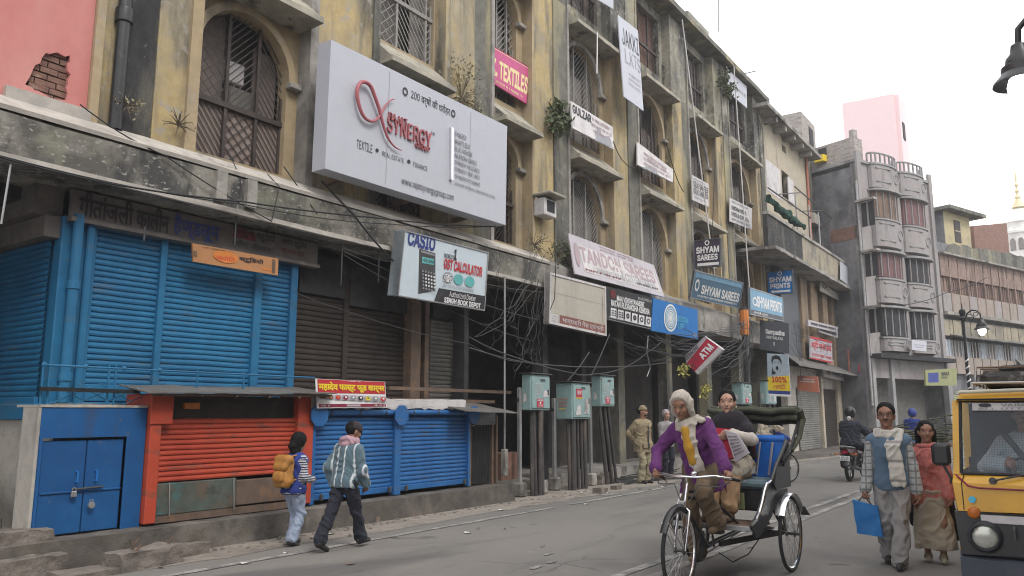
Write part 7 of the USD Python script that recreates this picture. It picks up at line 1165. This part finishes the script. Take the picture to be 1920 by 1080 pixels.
# girl beside him
GW = V(10.12, 1.40, 0); p = Person('girl in a coral jacket and long beige skirt beside the man in the waistcoat', GW, math.pi+.15, .865, pelvis=(0, 0, .80), head=(.12, -.0), hands=((.16, .18, .63), (.1, -.19, .63)), feet=((.06, .075, .08), (-.02, -.075, .08)), grip=(.7, .7), res=.010, woman=True, neck=-.1)
H, f, u, l, N, L, C, P = p.H, p.hf, p.hu, p.hl, p.N, p.left, p.C, p.P; p.hair(d=.012, face=.5, low=True, extra=along([H-f*.06+l*.07, H-f*.05+l*.085-u*.14], [.04, .03])+along([H-f*.06-l*.07, H-f*.05-l*.085-u*.14], [.04, .03]))
p.jacket('coral_jacket', .032, .2, .016, .96, .02, .012); p.add('collar', along([N+L*.085*math.cos(t)+p.fw*.085*math.sin(t) for t in np.linspace(-1.3, 4.4, 10)], .03), 'coral_jacket', fold=.01)
p.add('skirt', along([P+V(.03, .05, 0), (.05, .08, .16)], [.105, .14])+along([P+V(.03, -.05, 0), (.03, -.08, .16)], [.105, .14])+along([P+V(.03, 0, 0), (.05, 0, .16)], [.11, .15]), 'beige_skirt', k=.05, cuts=[((0, 0, .15), (0, 0, -1)), ((0, 0, .78), (0, 0, 1))], fold=.012); p.add('dupatta', along([P+V(-.05, .16, -.1), (-.05, .2, .45), (-.04, .22, .3)], [.05, .07, .06])+along([P+V(-.05, -.16, -.1), (-.05, -.19, .5), (-.04, -.2, .4)], [.05, .05, .03]), 'black_wool', fold=.01); p.trousers('navy_trouser', .0, .0, .9, .0); p.shoes('khaki_light')
# the two walking away at the plinth
p = Person('man in a striped blue jacket and dark cap walking away past the blue shutters', V(6.87, 7.38, 0), .12, .985, scale=.885, pelvis=(0, 0, .91), lean=(.13, .0), head=(-.35, -.22), hands=((.05, .23, .86), (.2, -.2, .86)), feet=((-.4, .06, .15), (.32, -.06, .085)), grip=(.8, .8), toes=(-.55, 0), elbow=((-1, .6, 0), (-1, -.8, 0)), res=.0105, neck=.35)
H, f, u, l, N, L, C, P = p.H, p.hf, p.hu, p.hl, p.N, p.left, p.C, p.P
p.hair(d=.008); p.add('cap', p.headp(.02)[:1]+along([H+f*.08+u*.05, H+f*.09+u*.045], .03), 'dark_knit', cuts=[(H+u*.025, unitv(-u-f*.15))], res=.009); p.trousers('navy_trouser', .024, .026, .96, .014); p.jacket('stripe_jacket', .03, .09, .012, .95, .0, .012)
p.add('scarf', along([N+L*.1*math.cos(t)+p.fw*.09*math.sin(t)+V(0, 0, .03) for t in np.linspace(0, 5.9, 12)], .036)+along([N+L*.11*math.cos(t)+p.fw*.10*math.sin(t)+V(0, 0, -.02) for t in np.linspace(0, 5.9, 12)], .03)+along([N-p.fw*.07+V(0, 0, .05), N-p.fw*.1-V(0, 0, .03)], [.05, .04]), 'pink_scarf', fold=.014, res=.010); p.shoes()
p = Person('woman in a blue vest with a tan backpack walking along the plinth', V(6.68, 8.1, 0), .1, .90, scale=.86, pelvis=(0, 0, .83), lean=(.06, 0), head=(.0, -.15), hands=((.2, .14, .93), (.22, -.14, .93)), feet=((.05, .05, .08), (-.06, -.06, .10)), grip=(1, 1), elbow=((-1, .4, -.3), (-1, -.4, -.3)), toes=(0, -.4), res=.0105, woman=True, neck=.1, knee=((1, 0, 0), (1, 0, 0)))
H, f, u, l, N, L, C, P = p.H, p.hf, p.hu, p.hl, p.N, p.left, p.C, p.P
p.hair(d=.03, face=.2, low=True, extra=[('e', H-f*.13-u*.06, (.065, .06, .06))]+along([H-f*.06-u*.03, H-f*.06-u*.13, N-p.fw*.05+V(0, 0, .03)], [.085, .075, .055])); p.trousers('jeans', .022, .028, .97, .012); p.jacket('stripe_sleeve', .024, .13, .008, .97, .01, .008, name='shirt'); p.jacket('blue_vest', .038, .1, sleeves=False, name='vest', seed=6); p.shoes()
pk = Thing('backpack', 'tan leather backpack on the back of the woman in the blue vest', 'backpack', V(6.68, 8.1, 0), .1, local=True, scale=.86); c = C-p.fw*.24-V(0, 0, .2)
pk.part('bag', skin_mesh([('c', c+V(0, .06, -.14), c+V(.03, .05, .14), .1, .085), ('c', c+V(0, -.06, -.14), c+V(.03, -.05, .14), .1, .085)], .012, .05, fold=.008), 'tan_leather', smooth=True); pk.part('flap', skin_mesh([('c', c+V(.0, .09, .16), c+V(-.0, -.09, .16), .075, .075), ('c', c+V(-.05, .07, .06), c+V(-.05, -.07, .06), .065, .065)], .012, .06), 'tan_leather', smooth=True); pk.part('front_pocket', skin_mesh([('c', c+V(-.085, .05, -.1), c+V(-.085, -.05, -.1), .055, .055), ('c', c+V(-.085, .05, -.04), c+V(-.085, -.05, -.04), .05, .05)], .011, .04), 'tan_leather', smooth=True)
for q in (1, -1): pk.part('strap', tube([c+V(.03, q*.08, .2), p.sh[0 if q > 0 else 1]-L*q*.05+V(0, 0, .085), p.sh[0 if q > 0 else 1]-L*q*.05+p.fw*.13-V(0, 0, .05), p.P+L*q*.15+V(.02, 0, .15), c+V(.03, q*.1, -.15)], .014, 6), 'tan_leather')
# policeman and the man beside him
PX = A(1207, 906, z=0); p = Person('policeman in khaki jacket and cap standing by the ground cables', PX, -1.9, 1.02, pelvis=(0, 0, .94), head=(.55, .02), hands=((-.16, .12, .96), (-.16, -.12, .96)), feet=((.0, .1, .085), (.02, -.12, .085)), elbow=((-.5, 1, 0), (-.5, -1, 0)), res=.012, girth=1.08, neck=-.1)
H, f, u, l, N, L, C, P = p.H, p.hf, p.hu, p.hl, p.N, p.left, p.C, p.P; p.hair(d=.008); p.add('cap', p.headp(.018)[:1]+along([H+f*.02+u*.1-l*.05, H+f*.02+u*.1+l*.05], .055), 'khaki', cuts=[(H+u*.045, unitv(-u))], res=.01); p.trousers('khaki_light', .026, .03, .95); p.jacket('khaki', .045, .22, .012, .95, .02, .014); p.T.part('belt_pocket', [cbox(.17, .2, q*.1-.06, q*.1+.06, .82, .95, .01) for q in (1, -1)], 'khaki'); p.T.part('zip', bar((.19, 0, .8), (.2, 0, 1.35), .03, .01), 'dark_steel'); p.T.part('beard', [ell(H+f*.06-u*.075, (.05, .055, .04), 2)], 'hair'); p.shoes()
p = Person('man in a grey shirt and pale cap behind the rickshaw driver', A(1252, 892, z=0), -2.2, .97, pelvis=(0, 0, .9), head=(0, 0), hands=((.25, .08, 1.05), (.25, -.08, 1.05)), res=.013, skin='skin_light', neck=-.1); H, f, u = p.H, p.hf, p.hu
p.hair('lilac', d=.016); p.trousers('navy_trouser'); p.jacket('grey_shirt', .03, .15, .01, .95); p.shoes()
# riders
def rider(label, base, rz, jm, helmet, col=None):
    p = Person(label, base, rz, 1.0, pelvis=(.28, 0, .92), lean=(.12, 0), head=(0, 0), hands=((.93, .36, 1.02), (.93, -.36, 1.02)), feet=((.52, .25, .36), (.52, -.25, .36)), elbow=((-.2, 1, -.3), (-.2, -1, -.3)), knee=((1, .5, 0), (1, -.5, 0)), grip=(1.2, 1.2), res=.013, girth=1.12, neck=-.1)
    p.trousers('navy_trouser', .03, .03); p.jacket(jm, .05, .08, .012, .95, .01, .014); p.shoes(); H, f, u = p.H, p.hf, p.hu; p.add('helmet', p.headp(.045)[:1]+[('e', H-u*.03, (.12, .11, .1))], helmet, cuts=[(H+f*.1-u*.02, unitv(f-u*.25)), (H-u*.1, -u)], res=.011)
    if col: p.add('scarf', along([p.N-p.fw*.09+V(0, 0, .05), p.N-p.fw*.1-V(0, 0, .02)], [.055, .03]), col, res=.011)
rider('motorcyclist in a dark jacket and black helmet seen from behind', MB1, math.radians(-3), 'dark_jacket', 'black_paint', 'old_white'); rider('motorcyclist in a blue helmet, half hidden behind the walking man', MB2, math.radians(-8), 'blue_vest', 'navy_print')
# driver of the three wheeler
p = Person('driver in a pale checked shirt behind the windscreen of the yellow three wheeler', AB, math.pi, 1.0, pelvis=(-.78, -.14, .9), lean=(.02, 0), head=(.0, -.05), hands=((-.47, .03, 1.16), (-.47, -.32, 1.16)), feet=((-.3, .0, .5), (-.3, -.28, .5)), elbow=((-.5, 1, -.6), (-.5, -1, -.6)), knee=((1, 0, 1), (1, 0, 1)), grip=(1.2, 1.2), res=.012, girth=1.12, neck=-.1); p.hair(d=.012); p.trousers('navy_trouser'); p.jacket('check_shirt', .035, .05, .015, .9, .0, .012, name='shirt'); L, C, fw = p.left, p.C, p.fw
p.T.part('seat_belt', tube([C-L*.17+fw*.09+V(0, 0, .07), C-L*.05+fw*.19-V(0, 0, .1), C+L*.12+fw*.2-V(0, 0, .32)], .026, 6), 'dark_plastic')
# a second cyclist seen past the rickshaw hood
BB = V(*A(1418, 908, z=0)[:2], 0); BR = math.radians(-28)
BC = Thing('bicycle', 'bicycle seen past the rickshaw hood, mostly hidden', 'bicycle', BB, BR, local=True)
wheel(BC, (1.05, 0, .34), .34); wheel(BC, (0, 0, .34), .34); BC.part('frame', [tube([(.0, 0, .34), (.45, 0, .3), (.3, 0, .85), (.0, 0, .34)], .015, 6), tube([(.45, 0, .3), (.9, 0, .8), (.32, 0, .8)], .015, 6), tube([(.9, 0, .8), (1.05, 0, .34)], .015, 6), tube([(.9, 0, .8), (.88, 0, .98)], .012, 6)], 'black_paint'); BC.part('handlebar', tube([(.80, -.28, 1.0), (.88, 0, .98), (.80, .28, 1.0)], .012, 6), 'dark_steel'); BC.part('saddle', cbox(.2, .42, -.07, .07, .86, .92, .02), 'black_paint'); BC.part('carrier', cbox(-.25, .15, -.09, .09, .72, .74, .005), 'dark_steel'); BC.part('pedal', cbox(.52, .62, .1, .2, .28, .31, .005), 'dark_steel'); BC.part('pedal', cbox(.3, .4, -.2, -.1, .28, .31, .005), 'dark_steel')
p = Person('cyclist wrapped in a beige shawl, mostly hidden behind the rickshaw hood', BB, BR, .98, pelvis=(.3, 0, .95), lean=(.3, 0), head=(0, -.3), hands=((.8, .27, 1.03), (.8, -.27, 1.03)), feet=((.55, .15, .42), (.38, -.15, .36)), grip=(1, 1), res=.014); p.hair(); p.trousers('vest_blue'); p.jacket('blue_vest'); p.shoes(); N, C, L = p.N, p.C, p.left
p.add('shawl', along([p.sh[0], p.el[0]+V(0, 0, .1)], [.1, .09])+along([p.sh[1], p.el[1]+V(0, 0, .1)], [.1, .09])+along([C, p.P+V(0, 0, .1)], [.16, .19])+along([N+V(0, 0, .04), C+p.fw*.08], [.1, .12]), 'beige_skirt', k=.08, fold=.02)
GP = Thing('produce_pile', 'pile of dark green stalks heaped on a cart beyond the girl', 'produce', V(*A(1775, 812, z=.62)[:2], .62)) if 0 else None
c = V(24.5, 3.55, 0); GP = Thing('stalk_cart', 'hand cart heaped with green brown stalks beyond the girl', 'cart', c); g = random.Random(4)
GP.part('tray', cbox(c[0]-.5, c[0]+.5, c[1]-.8, c[1]+.8, .75, .85, .02), 'rust_steel'); GP.part('leg', bar((c[0]-.4, c[1]-.7, 0), (c[0]-.4, c[1]-.7, .75), .06), 'rust_steel'); GP.part('leg', bar((c[0]-.4, c[1]+.7, 0), (c[0]-.4, c[1]+.7, .75), .06), 'rust_steel')
GP.part('wheel', torus((c[0]+.3, c[1]-.6, .3), .27, .03, 'y', 24, 6), 'rubber'); GP.part('wheel', torus((c[0]+.3, c[1]+.6, .3), .27, .03, 'y', 24, 6), 'rubber')
out = []
for i in range(150):
    a = c+V(g.uniform(-.4, .4), g.uniform(-.75, .75), .87+abs(g.gauss(0, .22))); out.append(tube([a, a+V(g.gauss(0, .1), g.gauss(0, .28), g.gauss(0, .05))], g.uniform(.01, .028), 4))
GP.part('stalks', out, material('stalk', (.07, .075, .045), .9, [((.2, .18, .12), 9, .5, .6, .7, U1)], var=.4), kind='stuff')
# ------------------------------------------------------------------ cables across the street front
def sag(a, b, d, n=14):
    t = np.linspace(0, 1, n)[:, None]; p = np.array(a)*(1-t)+np.array(b)*t; p[:, 2] -= d*4*(t*(1-t))[:, 0]; return p
def cable(label, pts, r=.009, m='cable', name='overhead_cable', group=None):
    P = np.vstack([sag(a, b, d, 12)[(1 if i else 0):] for i, (a, b, d) in enumerate(pts)]); t = Thing(name, label, 'cable', P[0], group=group); t.part('strand', tube(P, r, 5), m)
Q = lambda px, py, y=9.15: A(px, py, y=y)
cable('long black cable running along the grimy ledge above the painted letters', [(Q(-40, 283), Q(210, 345), .02), (Q(210, 345), Q(455, 378), .02), (Q(455, 378), Q(700, 408), .02), (Q(700, 408), Q(925, 425), .03)], .013)
cable('second cable just below the long black one, slightly slacker', [(Q(0, 292), Q(460, 384), .06), (Q(460, 384), Q(730, 420), .05), (Q(730, 420), Q(930, 424), .04)], .008)
cable('black wire slanting across the pink wall and down over the ledge', [(Q(150, 196, 9.4), Q(310, 292, 9.25), .05), (Q(310, 292, 9.25), Q(510, 415, 9.2), .03)], .009)
cable('dark wire falling from the big arched window over the ledge', [(Q(425, 280, 9.6), Q(450, 330, 9.3), .0), (Q(450, 330, 9.3), Q(455, 375, 9.2), 0)], .007)
cable('bent wire hanging off the ledge in front of the painted letters', [(Q(502, 327, 9.4), Q(524, 350, 9.22), 0), (Q(524, 350, 9.22), Q(510, 412, 9.2), 0)], .008)
cable('stiff wire running from the window bars to the ledge left of the billboard', [(Q(532, 312, 9.6), Q(595, 402, 9.22), 0)], .01)
cable('thick twisted cable dropping below the billboard to the calculator box', [(Q(603, 340, 9.2), Q(665, 405, 9.15), 0), (Q(665, 405, 9.15), Q(738, 490, 9.1), .03)], .016)
cable('grey service wire crossing in front of the dark shutters from the blue shop', [(Q(552, 547, 9.6), Q(640, 580, 9.4), .02), (Q(640, 580, 9.4), Q(880, 645, 9.2), .05), (Q(880, 645, 9.2), Q(1000, 680, 9.0), .1)], .008, 'grey_cable')
for i, (a, b, c) in enumerate((((642, 465), (800, 505), (1015, 548)), ((645, 472), (800, 528), (1010, 600)), ((645, 478), (820, 570), (1000, 640)))):
    cable(['highest', 'middle', 'lowest'][i]+' of three grey wires fanning out behind the calculator box', [(Q(*a, 9.3), Q(*b, 9.2), .04), (Q(*b, 9.2), Q(*c, 9.05), .06)], .008, 'grey_cable')
for i, (p, q_) in enumerate((((642, 458), (641, 535)), ((711, 470), (709, 530)), ((443, 405), (441, 460)), ((272, 425), (271, 452)))):
    a, b = Q(*p, 9.35), Q(*q_, 9.35); b[0] = a[0]; cable(['short grey wire end hanging near the dark shutters', 'second short wire end hanging left of the calculator box', 'wire end hanging over the orange studio board', 'short bulb wire hanging before the blue shutter'][i], [(a, b, 0)], .012, 'grey_cable', 'hanging_wire')
a, b = Q(20, 308, 9.2), Q(2, 420, 9.2); cable('pale rod hanging at the left edge before the alley beam', [(a, b, 0)], .012, 'galvanised', 'hanging_wire')
for i, (p, lab) in enumerate((([(880, 632), (960, 668), (1075, 700), (1110, 702)], 'slack grey cable sweeping to the top of the right hand electric box'), ([(1110, 702), (1170, 690), (1215, 660), (1240, 640)], 'thick grey cable rising from the right hand electric box to the ATM sign'), ([(880, 652), (1000, 682), (1150, 688), (1260, 678)], 'long thin cable across the dark arcade above the electric boxes'), ([(1143, 626), (1108, 705)], 'straight cable from the gas sign down to the right hand electric box'), ([(1105, 660), (1064, 714)], 'straight cable rising from the widest electric box'))):
    cable(lab, [(Q(*u, 8.9), Q(*v, 8.9), .03) for u, v in zip(p, p[1:])], .014, 'grey_cable')
cable('pale twisted wire end dangling in the dark arcade', [(Q(1215, 630, 9), Q(1213, 660, 9), 0), (Q(1213, 660, 9), Q(1219, 690, 9), 0), (Q(1219, 690, 9), Q(1213, 706, 9), 0)], .016, 'galvanised', 'hanging_wire')
for i, (px0, py0, px1, py1, lab) in enumerate(((1279, 37, 1345, 555, 'long pale pipe cord hanging down the facade right of the tall banner'), (1376, 125, 1405, 540, 'long pale cord down the facade over the last bay'), (1341, 300, 1330, 560, 'thin dark wire down the facade beside the white boards'), (1120, 60, 1119, 138, 'short pale hose hanging from the top sunshade'))):
    a, b = Q(px0, py0, 9.3), Q(px1, py1, 9.2); cable(lab, [(a, b, .06)], .022 if i != 2 else .012, 'old_white' if i != 2 else 'cable', 'drop_wire')
cable('dark wire strung between the two torn signboards', [(Q(1150, 265, 9.4), Q(1172, 305, 9.5), .1), (Q(1172, 305, 9.5), Q(1197, 312, 9.4), .1)], .012)
cable('dark wire curving down past the second torn signboard', [(Q(1250, 270, 9.5), Q(1282, 360, 9.5), .2)], .014)
cable('wire hanging in front of the blank beige signboard', [(Q(1043, 470, 8.85), Q(1040, 560, 8.8), 0), (Q(1040, 560, 8.8), Q(1032, 580, 8.8), 0)], .01)
cable('cable crossing the front of the balcony house', [(far(1690, 572, 33), far(1775, 548, 33), .1), (far(1775, 548, 33), far(1850, 520, 34), .1)], .015)
cable('thin aerial rod standing on the roofline', [(Q(1347, 60, 10), Q(1347, -10, 10), 0)], .015, name='aerial_rod')
cable('thin rod sticking out from the roof edge', [(Q(1393, 139, 9.4), Q(1418, 133, 8.6), 0)], .018, name='aerial_rod')
def tangle(label, boxes, n, seed, y0, y1, r=.009):
    g = random.Random(seed); out = []
    for k in range(int(n*.62)):
        (a0, b0, a1, b1), (c0, d0, c1, d1) = boxes[k % len(boxes)]
        p, q_ = A(g.uniform(a0, a1), g.uniform(b0, b1), y=g.uniform(y0, y1)), A(g.uniform(c0, c1), g.uniform(d0, d1), y=g.uniform(y0, y1)); P = sag(p, q_, g.uniform(-.05, .45), 10)
        P[1:-1] += np.array([[g.gauss(0, .035) for _ in range(3)] for _ in range(8)]); out.append(tube(P, g.choice([.004, .006, .008, r*.8]), 4))
    t = struct('cable_tangle', out, 'grey_cable' if seed % 2 else 'cable', label, kind='stuff', cat_='cables')
tangle('tangle of thin cables hanging from the ledge beside the calculator box', [((880, 440, 1010, 470), (900, 560, 1030, 700)), ((920, 560, 1010, 600), (930, 640, 1020, 720)), ((1000, 450, 1040, 520), (880, 600, 960, 660))], 24, 3, 8.9, 9.3, .006)
tangle('tangle of cables converging on the leftmost electric box', [((1000, 520, 1020, 600), (960, 690, 975, 715)), ((1005, 540, 1025, 570), (985, 680, 1010, 700))], 14, 4, 8.8, 9.1)
tangle('thick knot of cables round the ATM sign', [((1230, 600, 1300, 650), (1370, 590, 1425, 640)), ((1180, 625, 1240, 650), (1300, 640, 1420, 680)), ((1300, 660, 1350, 720), (1390, 610, 1425, 640))], 48, 5, 8.3, 9.1, .014)
tangle('bundle of black cables climbing the pole behind the shop fascia', [((1385, 600, 1415, 620), (1380, 720, 1405, 745)), ((1395, 620, 1420, 660), (1340, 680, 1400, 740))], 26, 6, 8.5, 9.0, .016)
tangle('loose cables over the signs of the old shop house', [((1480, 610, 1530, 640), (1560, 620, 1610, 660)), ((1560, 600, 1580, 630), (1530, 650, 1580, 690)), ((1440, 600, 1500, 660), (1500, 680, 1560, 720))], 22, 7, 8.3, 8.9, .014)
tangle('cables strung below the gas and gem signs', [((1140, 620, 1230, 640), (1200, 650, 1290, 670)), ((1140, 630, 1160, 640), (1280, 636, 1330, 650))], 14, 8, 8.6, 9.1)
g = random.Random(5); out = []
for k in range(16):
    p, q_ = A(g.uniform(1140, 1180), g.uniform(893, 908), z=.02), A(g.uniform(1215, 1300), g.uniform(875, 898), z=.02); P = sag(p, q_, 0, 10); P[:, :2] += np.array([[g.gauss(0, .06) for _ in range(2)] for _ in range(10)]); P[:, 2] = .02; out.append(tube(P, .014, 4))
struct('ground_cables', out, 'cable', 'black cables lying on the ground around the policeman', kind='stuff', cat_='cables')
PW = Thing('utility_pole', 'dark utility pole wrapped in cables beside the grey shop fascia', 'pole', (A(1398, 650, y=8.9)[0], 8.9, 0)); x = A(1398, 650, y=8.9)[0]
PW.part('shaft', tube([(x, 8.9, 0), (x, 8.9, 5.2)], .11, 10), 'dark_steel', smooth=40); PW.part('sleeve', tube([(x, 8.9, A(1405, 630, y=8.9)[2]), (x, 8.9, A(1405, 585, y=8.9)[2])], .16, 10), 'orange_print'); PW.part('cross_arm', bar((x-.4, 8.9, 4.6), (x+.4, 8.9, 4.6), .07), 'dark_steel')
# ------------------------------------------------------------------ rubble, slabs, steps
def rock(name, label, px, py, size, seed, z=0, m='pale_stone', rz=0, group=None, rods=0):
    c = A(px, py, z=z); t = Thing(name, label, 'stone', c, group=group); b = rough(xf(box(-size[0]/2, size[0]/2, -size[1]/2, size[1]/2, -.02, size[2]), rz), min(min(size)*.34, .05), 5, seed, L=min(size)*.4)
    t.part('body', trimesh.Trimesh(b.vertices+c, b.faces, process=False), m)
    g = random.Random(seed)
    for k in range(rods):
        p = c+V(g.uniform(-.3, .3)*size[0], g.uniform(-.3, .3)*size[1], size[2]-.03); t.part('iron_rod', tube([p, p+V(g.uniform(-.1, .12), g.uniform(-.05, .05), g.uniform(.07, .14))], .011, 6), 'rust_steel')
    return t
material('pale_stone', (.185, .16, .14), .95, [((.10, .088, .08), 3, .5, .65, .8, U1), ((.26, .235, .21), 9, .58, .7, .5, U1)], var=.25, bump=.7, bs=40)
rock('broken_block', 'large broken concrete block with stub iron rods lying at the road edge', 270, 1062, (.78, .34, .19), 3, rods=4, rz=.1)
rock('broken_block', 'squarish concrete lump leaning on the plinth behind the rodded block', 318, 1030, (.24, .2, .2), 4); rock('broken_block', 'low flat lump right of the rodded concrete block', 352, 1040, (.42, .25, .12), 5)
rock('broken_block', 'long pale block at the bottom left corner of the road', 30, 1085, (.75, .4, .2), 6, rz=.05); rock('broken_block', 'thin flat debris slab between the two big blocks', 170, 1078, (.7, .4, .06), 7)
rock('stone_slab', 'worn stone step slab lying on the plinth beside the alley', 25, 1015, (.62, .4, .11), 8, z=.32)
for i in range(3):
    st = Thing('stone_step', ['lowest', 'middle', 'topmost'][i]+' stone step leading up the alley at the left edge', 'step', (3.4, 9.9+.3*i, .31+.2*i)); st.part('tread', rough(cbox(2.6, 4.05, 9.75+.3*i, 10.3+.3*i, .3, .5+.19*i, .015), .01, 5, i, L=.2), 'kerb_stone')
g = random.Random(11)
for i in range(16):
    px = 690+158*i/15+g.uniform(-4, 4); py = 979-32*(px-690)/158+g.uniform(-7, 4)
    rock('paving_stone', 'flat broken paving stone in the row along the foot of the plinth', px, py, (g.uniform(.2, .34), g.uniform(.12, .2), g.uniform(.04, .08)), 20+i, rz=g.uniform(-.4, .4), group='paving stones along the plinth', m='brick_stone' if 'brick_stone' in MATS else material('brick_stone', (.24, .18, .145), .95, [((.14, .12, .1), 4, .5, .65, .7, U1)], var=.2, bump=.5))
g = random.Random(12); pb = []
for i in range(260):
    x = g.uniform(3, 16); y = 8.72-abs(g.gauss(0, .18)); s = g.uniform(.006, .03); pb.append(xf(ell((0, 0, 0), (s*g.uniform(.8, 1.6), s, s*.6), 0), g.uniform(0, 3), (x, y, s*.3)))
struct('gravel', pb, 'pale_stone', 'small stones and grit along the foot of the plinth', kind='stuff', cat_='gravel')
for i, (px, py, w) in enumerate(((880, 950, .05), (842, 958, .06), (905, 962, .04), (395, 1062, .05), (60, 1060, .07), (1125, 925, .12), (1155, 918, .1))):
    rock('stray_stone', ['', 'second ', 'third ', 'fourth ', 'fifth ', 'sixth ', 'seventh '][i]+'small stray stone by the road edge, counted from the calculator box side', px, py, (w*2.2, w*1.6, w), 40+i) if i > 4 else None
for i, (px, py) in enumerate(((1035, 905), (1125, 908), (1000, 918))):
    rock('rubble_heap', ['small rubble heap between the two left electric box stands', 'small rubble heap at the foot of the leaning pipes', 'broken lump below the leftmost electric box'][i], px, py, (.35, .3, .2), 60+i)
g = random.Random(21); lt = []; lm = []
for i in range(70):
    x, y = (g.uniform(3.5, 26), 8.6-abs(g.gauss(0, .5))) if i < 50 else (g.uniform(5, 22), g.uniform(2.5, 7.5)); s = g.uniform(.02, .06); a = g.uniform(0, 6); u = V(math.cos(a), math.sin(a), 0)*s; w = V(-math.sin(a), math.cos(a), 0)*s*.6; c = V(x, y, .012)
    lt.append(trimesh.Trimesh([c-u-w, c+u-w+V(0, 0, .012), c+u+w, c-u+w+V(0, 0, .015)], [(0, 1, 2), (0, 2, 3)], process=False))
struct('litter', lt[:35], 'old_white', 'pale paper scraps scattered along the road edge', kind='stuff', cat_='litter'); struct('litter', lt[35:], 'dry_scrap' if 'dry_scrap' in MATS else material('dry_scrap', (.16, .12, .085), .9, var=.4), 'brown leaf scraps scattered over the road', kind='stuff', cat_='litter')
# ------------------------------------------------------------------ plants rooted in the walls
material('leaf', (.075, .095, .045), .7, [((.14, .13, .08), 8, .5, .7, .7, U1)], var=.35); material('dry_leaf', (.27, .25, .16), .85, [((.15, .14, .09), 8, .5, .7, .7, U1)], var=.3); material('twig', (.11, .085, .06), .9)
def shrub(label, c, R, n, m, seed, leaf=.06, stems=14, squash=(1, .6, 1)):
    g = random.Random(seed); t = Thing('wall_plant', label, 'plant', c); st = []; tips = []
    for i in range(stems):
        d = V(g.gauss(0, 1)*squash[0], -abs(g.gauss(0, .7))*squash[1], g.gauss(.2, .8)*squash[2]); d /= np.linalg.norm(d)+.2; L = R*g.uniform(.5, 1.05); P = [c, c+d*L*.5+V(0, 0, .05*R), c+d*L]; st.append(tube(P, [.012, .008, .003], 4)); tips.append((P[1], P[2]))
    t.part('stem', st, 'twig'); V_, F_ = [], []
    for i in range(n):
        a, b = g.choice(tips); p = a+(b-a)*g.uniform(0, 1.1)+V(*[g.gauss(0, R*.1) for _ in range(3)]); u = V(*[g.gauss(0, 1) for _ in range(3)]); u /= np.linalg.norm(u); w = np.cross(u, V(*[g.gauss(0, 1) for _ in range(3)])); w /= np.linalg.norm(w); s = leaf*g.uniform(.6, 1.3); k = len(V_)
        V_ += [p, p+u*s*.5+w*s*.32, p+u*s, p+u*s*.5-w*s*.32]; F_ += [(k, k+1, k+2), (k, k+2, k+3)]
    t.part('foliage', trimesh.Trimesh(np.array(V_), np.array(F_), process=False), m, kind='stuff')
shrub('dark leafy plant growing out of the pier above the window cooler', A(1042, 228, y=9.6), .62, 300, 'leaf', 3, .15); shrub('pale dry creeper on the pier right of the billboard top', A(865, 185, y=9.66), 1.0, 420, 'dry_leaf', 4, .075, 26, (1, .15, 1.1)); shrub('dark plant rooted on the facade beside the top right window', A(1358, 168, y=9.5), .75, 260, 'leaf', 5, .15)
shrub('small dry weed on the ledge below the drain pipe', A(238, 200, y=9.62), .3, 60, 'dry_leaf', 6, .05); shrub('thin bare weed on the pier left of the arched window', A(335, 235, y=9.62), .35, 20, 'dry_leaf', 7, .04)
shrub('straggling dry weed at the foot of the last grilled window', A(1000, 460, y=9.5), .6, 120, 'dry_leaf', 8, .06, 20); shrub('green weed tangled in cables on the broken ledge', A(1045, 480, y=9.4), .5, 150, 'leaf', 9, .06, 18); shrub('yellow green leaves caught on the left of the ATM sign', A(1280, 695, y=8.4), .32, 90, 'yellow_leaf' if 'yellow_leaf' in MATS else material('yellow_leaf', (.36, .33, .09), .8, var=.3), 10, .09); shrub('yellow garland leaves hanging below the ATM sign', A(1318, 735, y=8.4), .34, 100, 'yellow_leaf', 11, .09)

# ------------------------------------------------------------------ winter haze over the whole street
hz = usdkit.mesh(stage, '/World/haze', box(-165, 405, -165, 305, -1.6, 24), usdkit.material(stage, '/World/Looks/haze_air', {'v': ('principled_volume', {'color': (.93, .94, .96), 'density': HAZE, 'anisotropy': .2})}, [], volume='v.volume'))
keys(hz.GetPrim(), kind='stuff', label='thin pale winter haze in the air of the street', category='haze')
stage.SetDefaultPrim(stage.GetPrimAtPath('/World'))
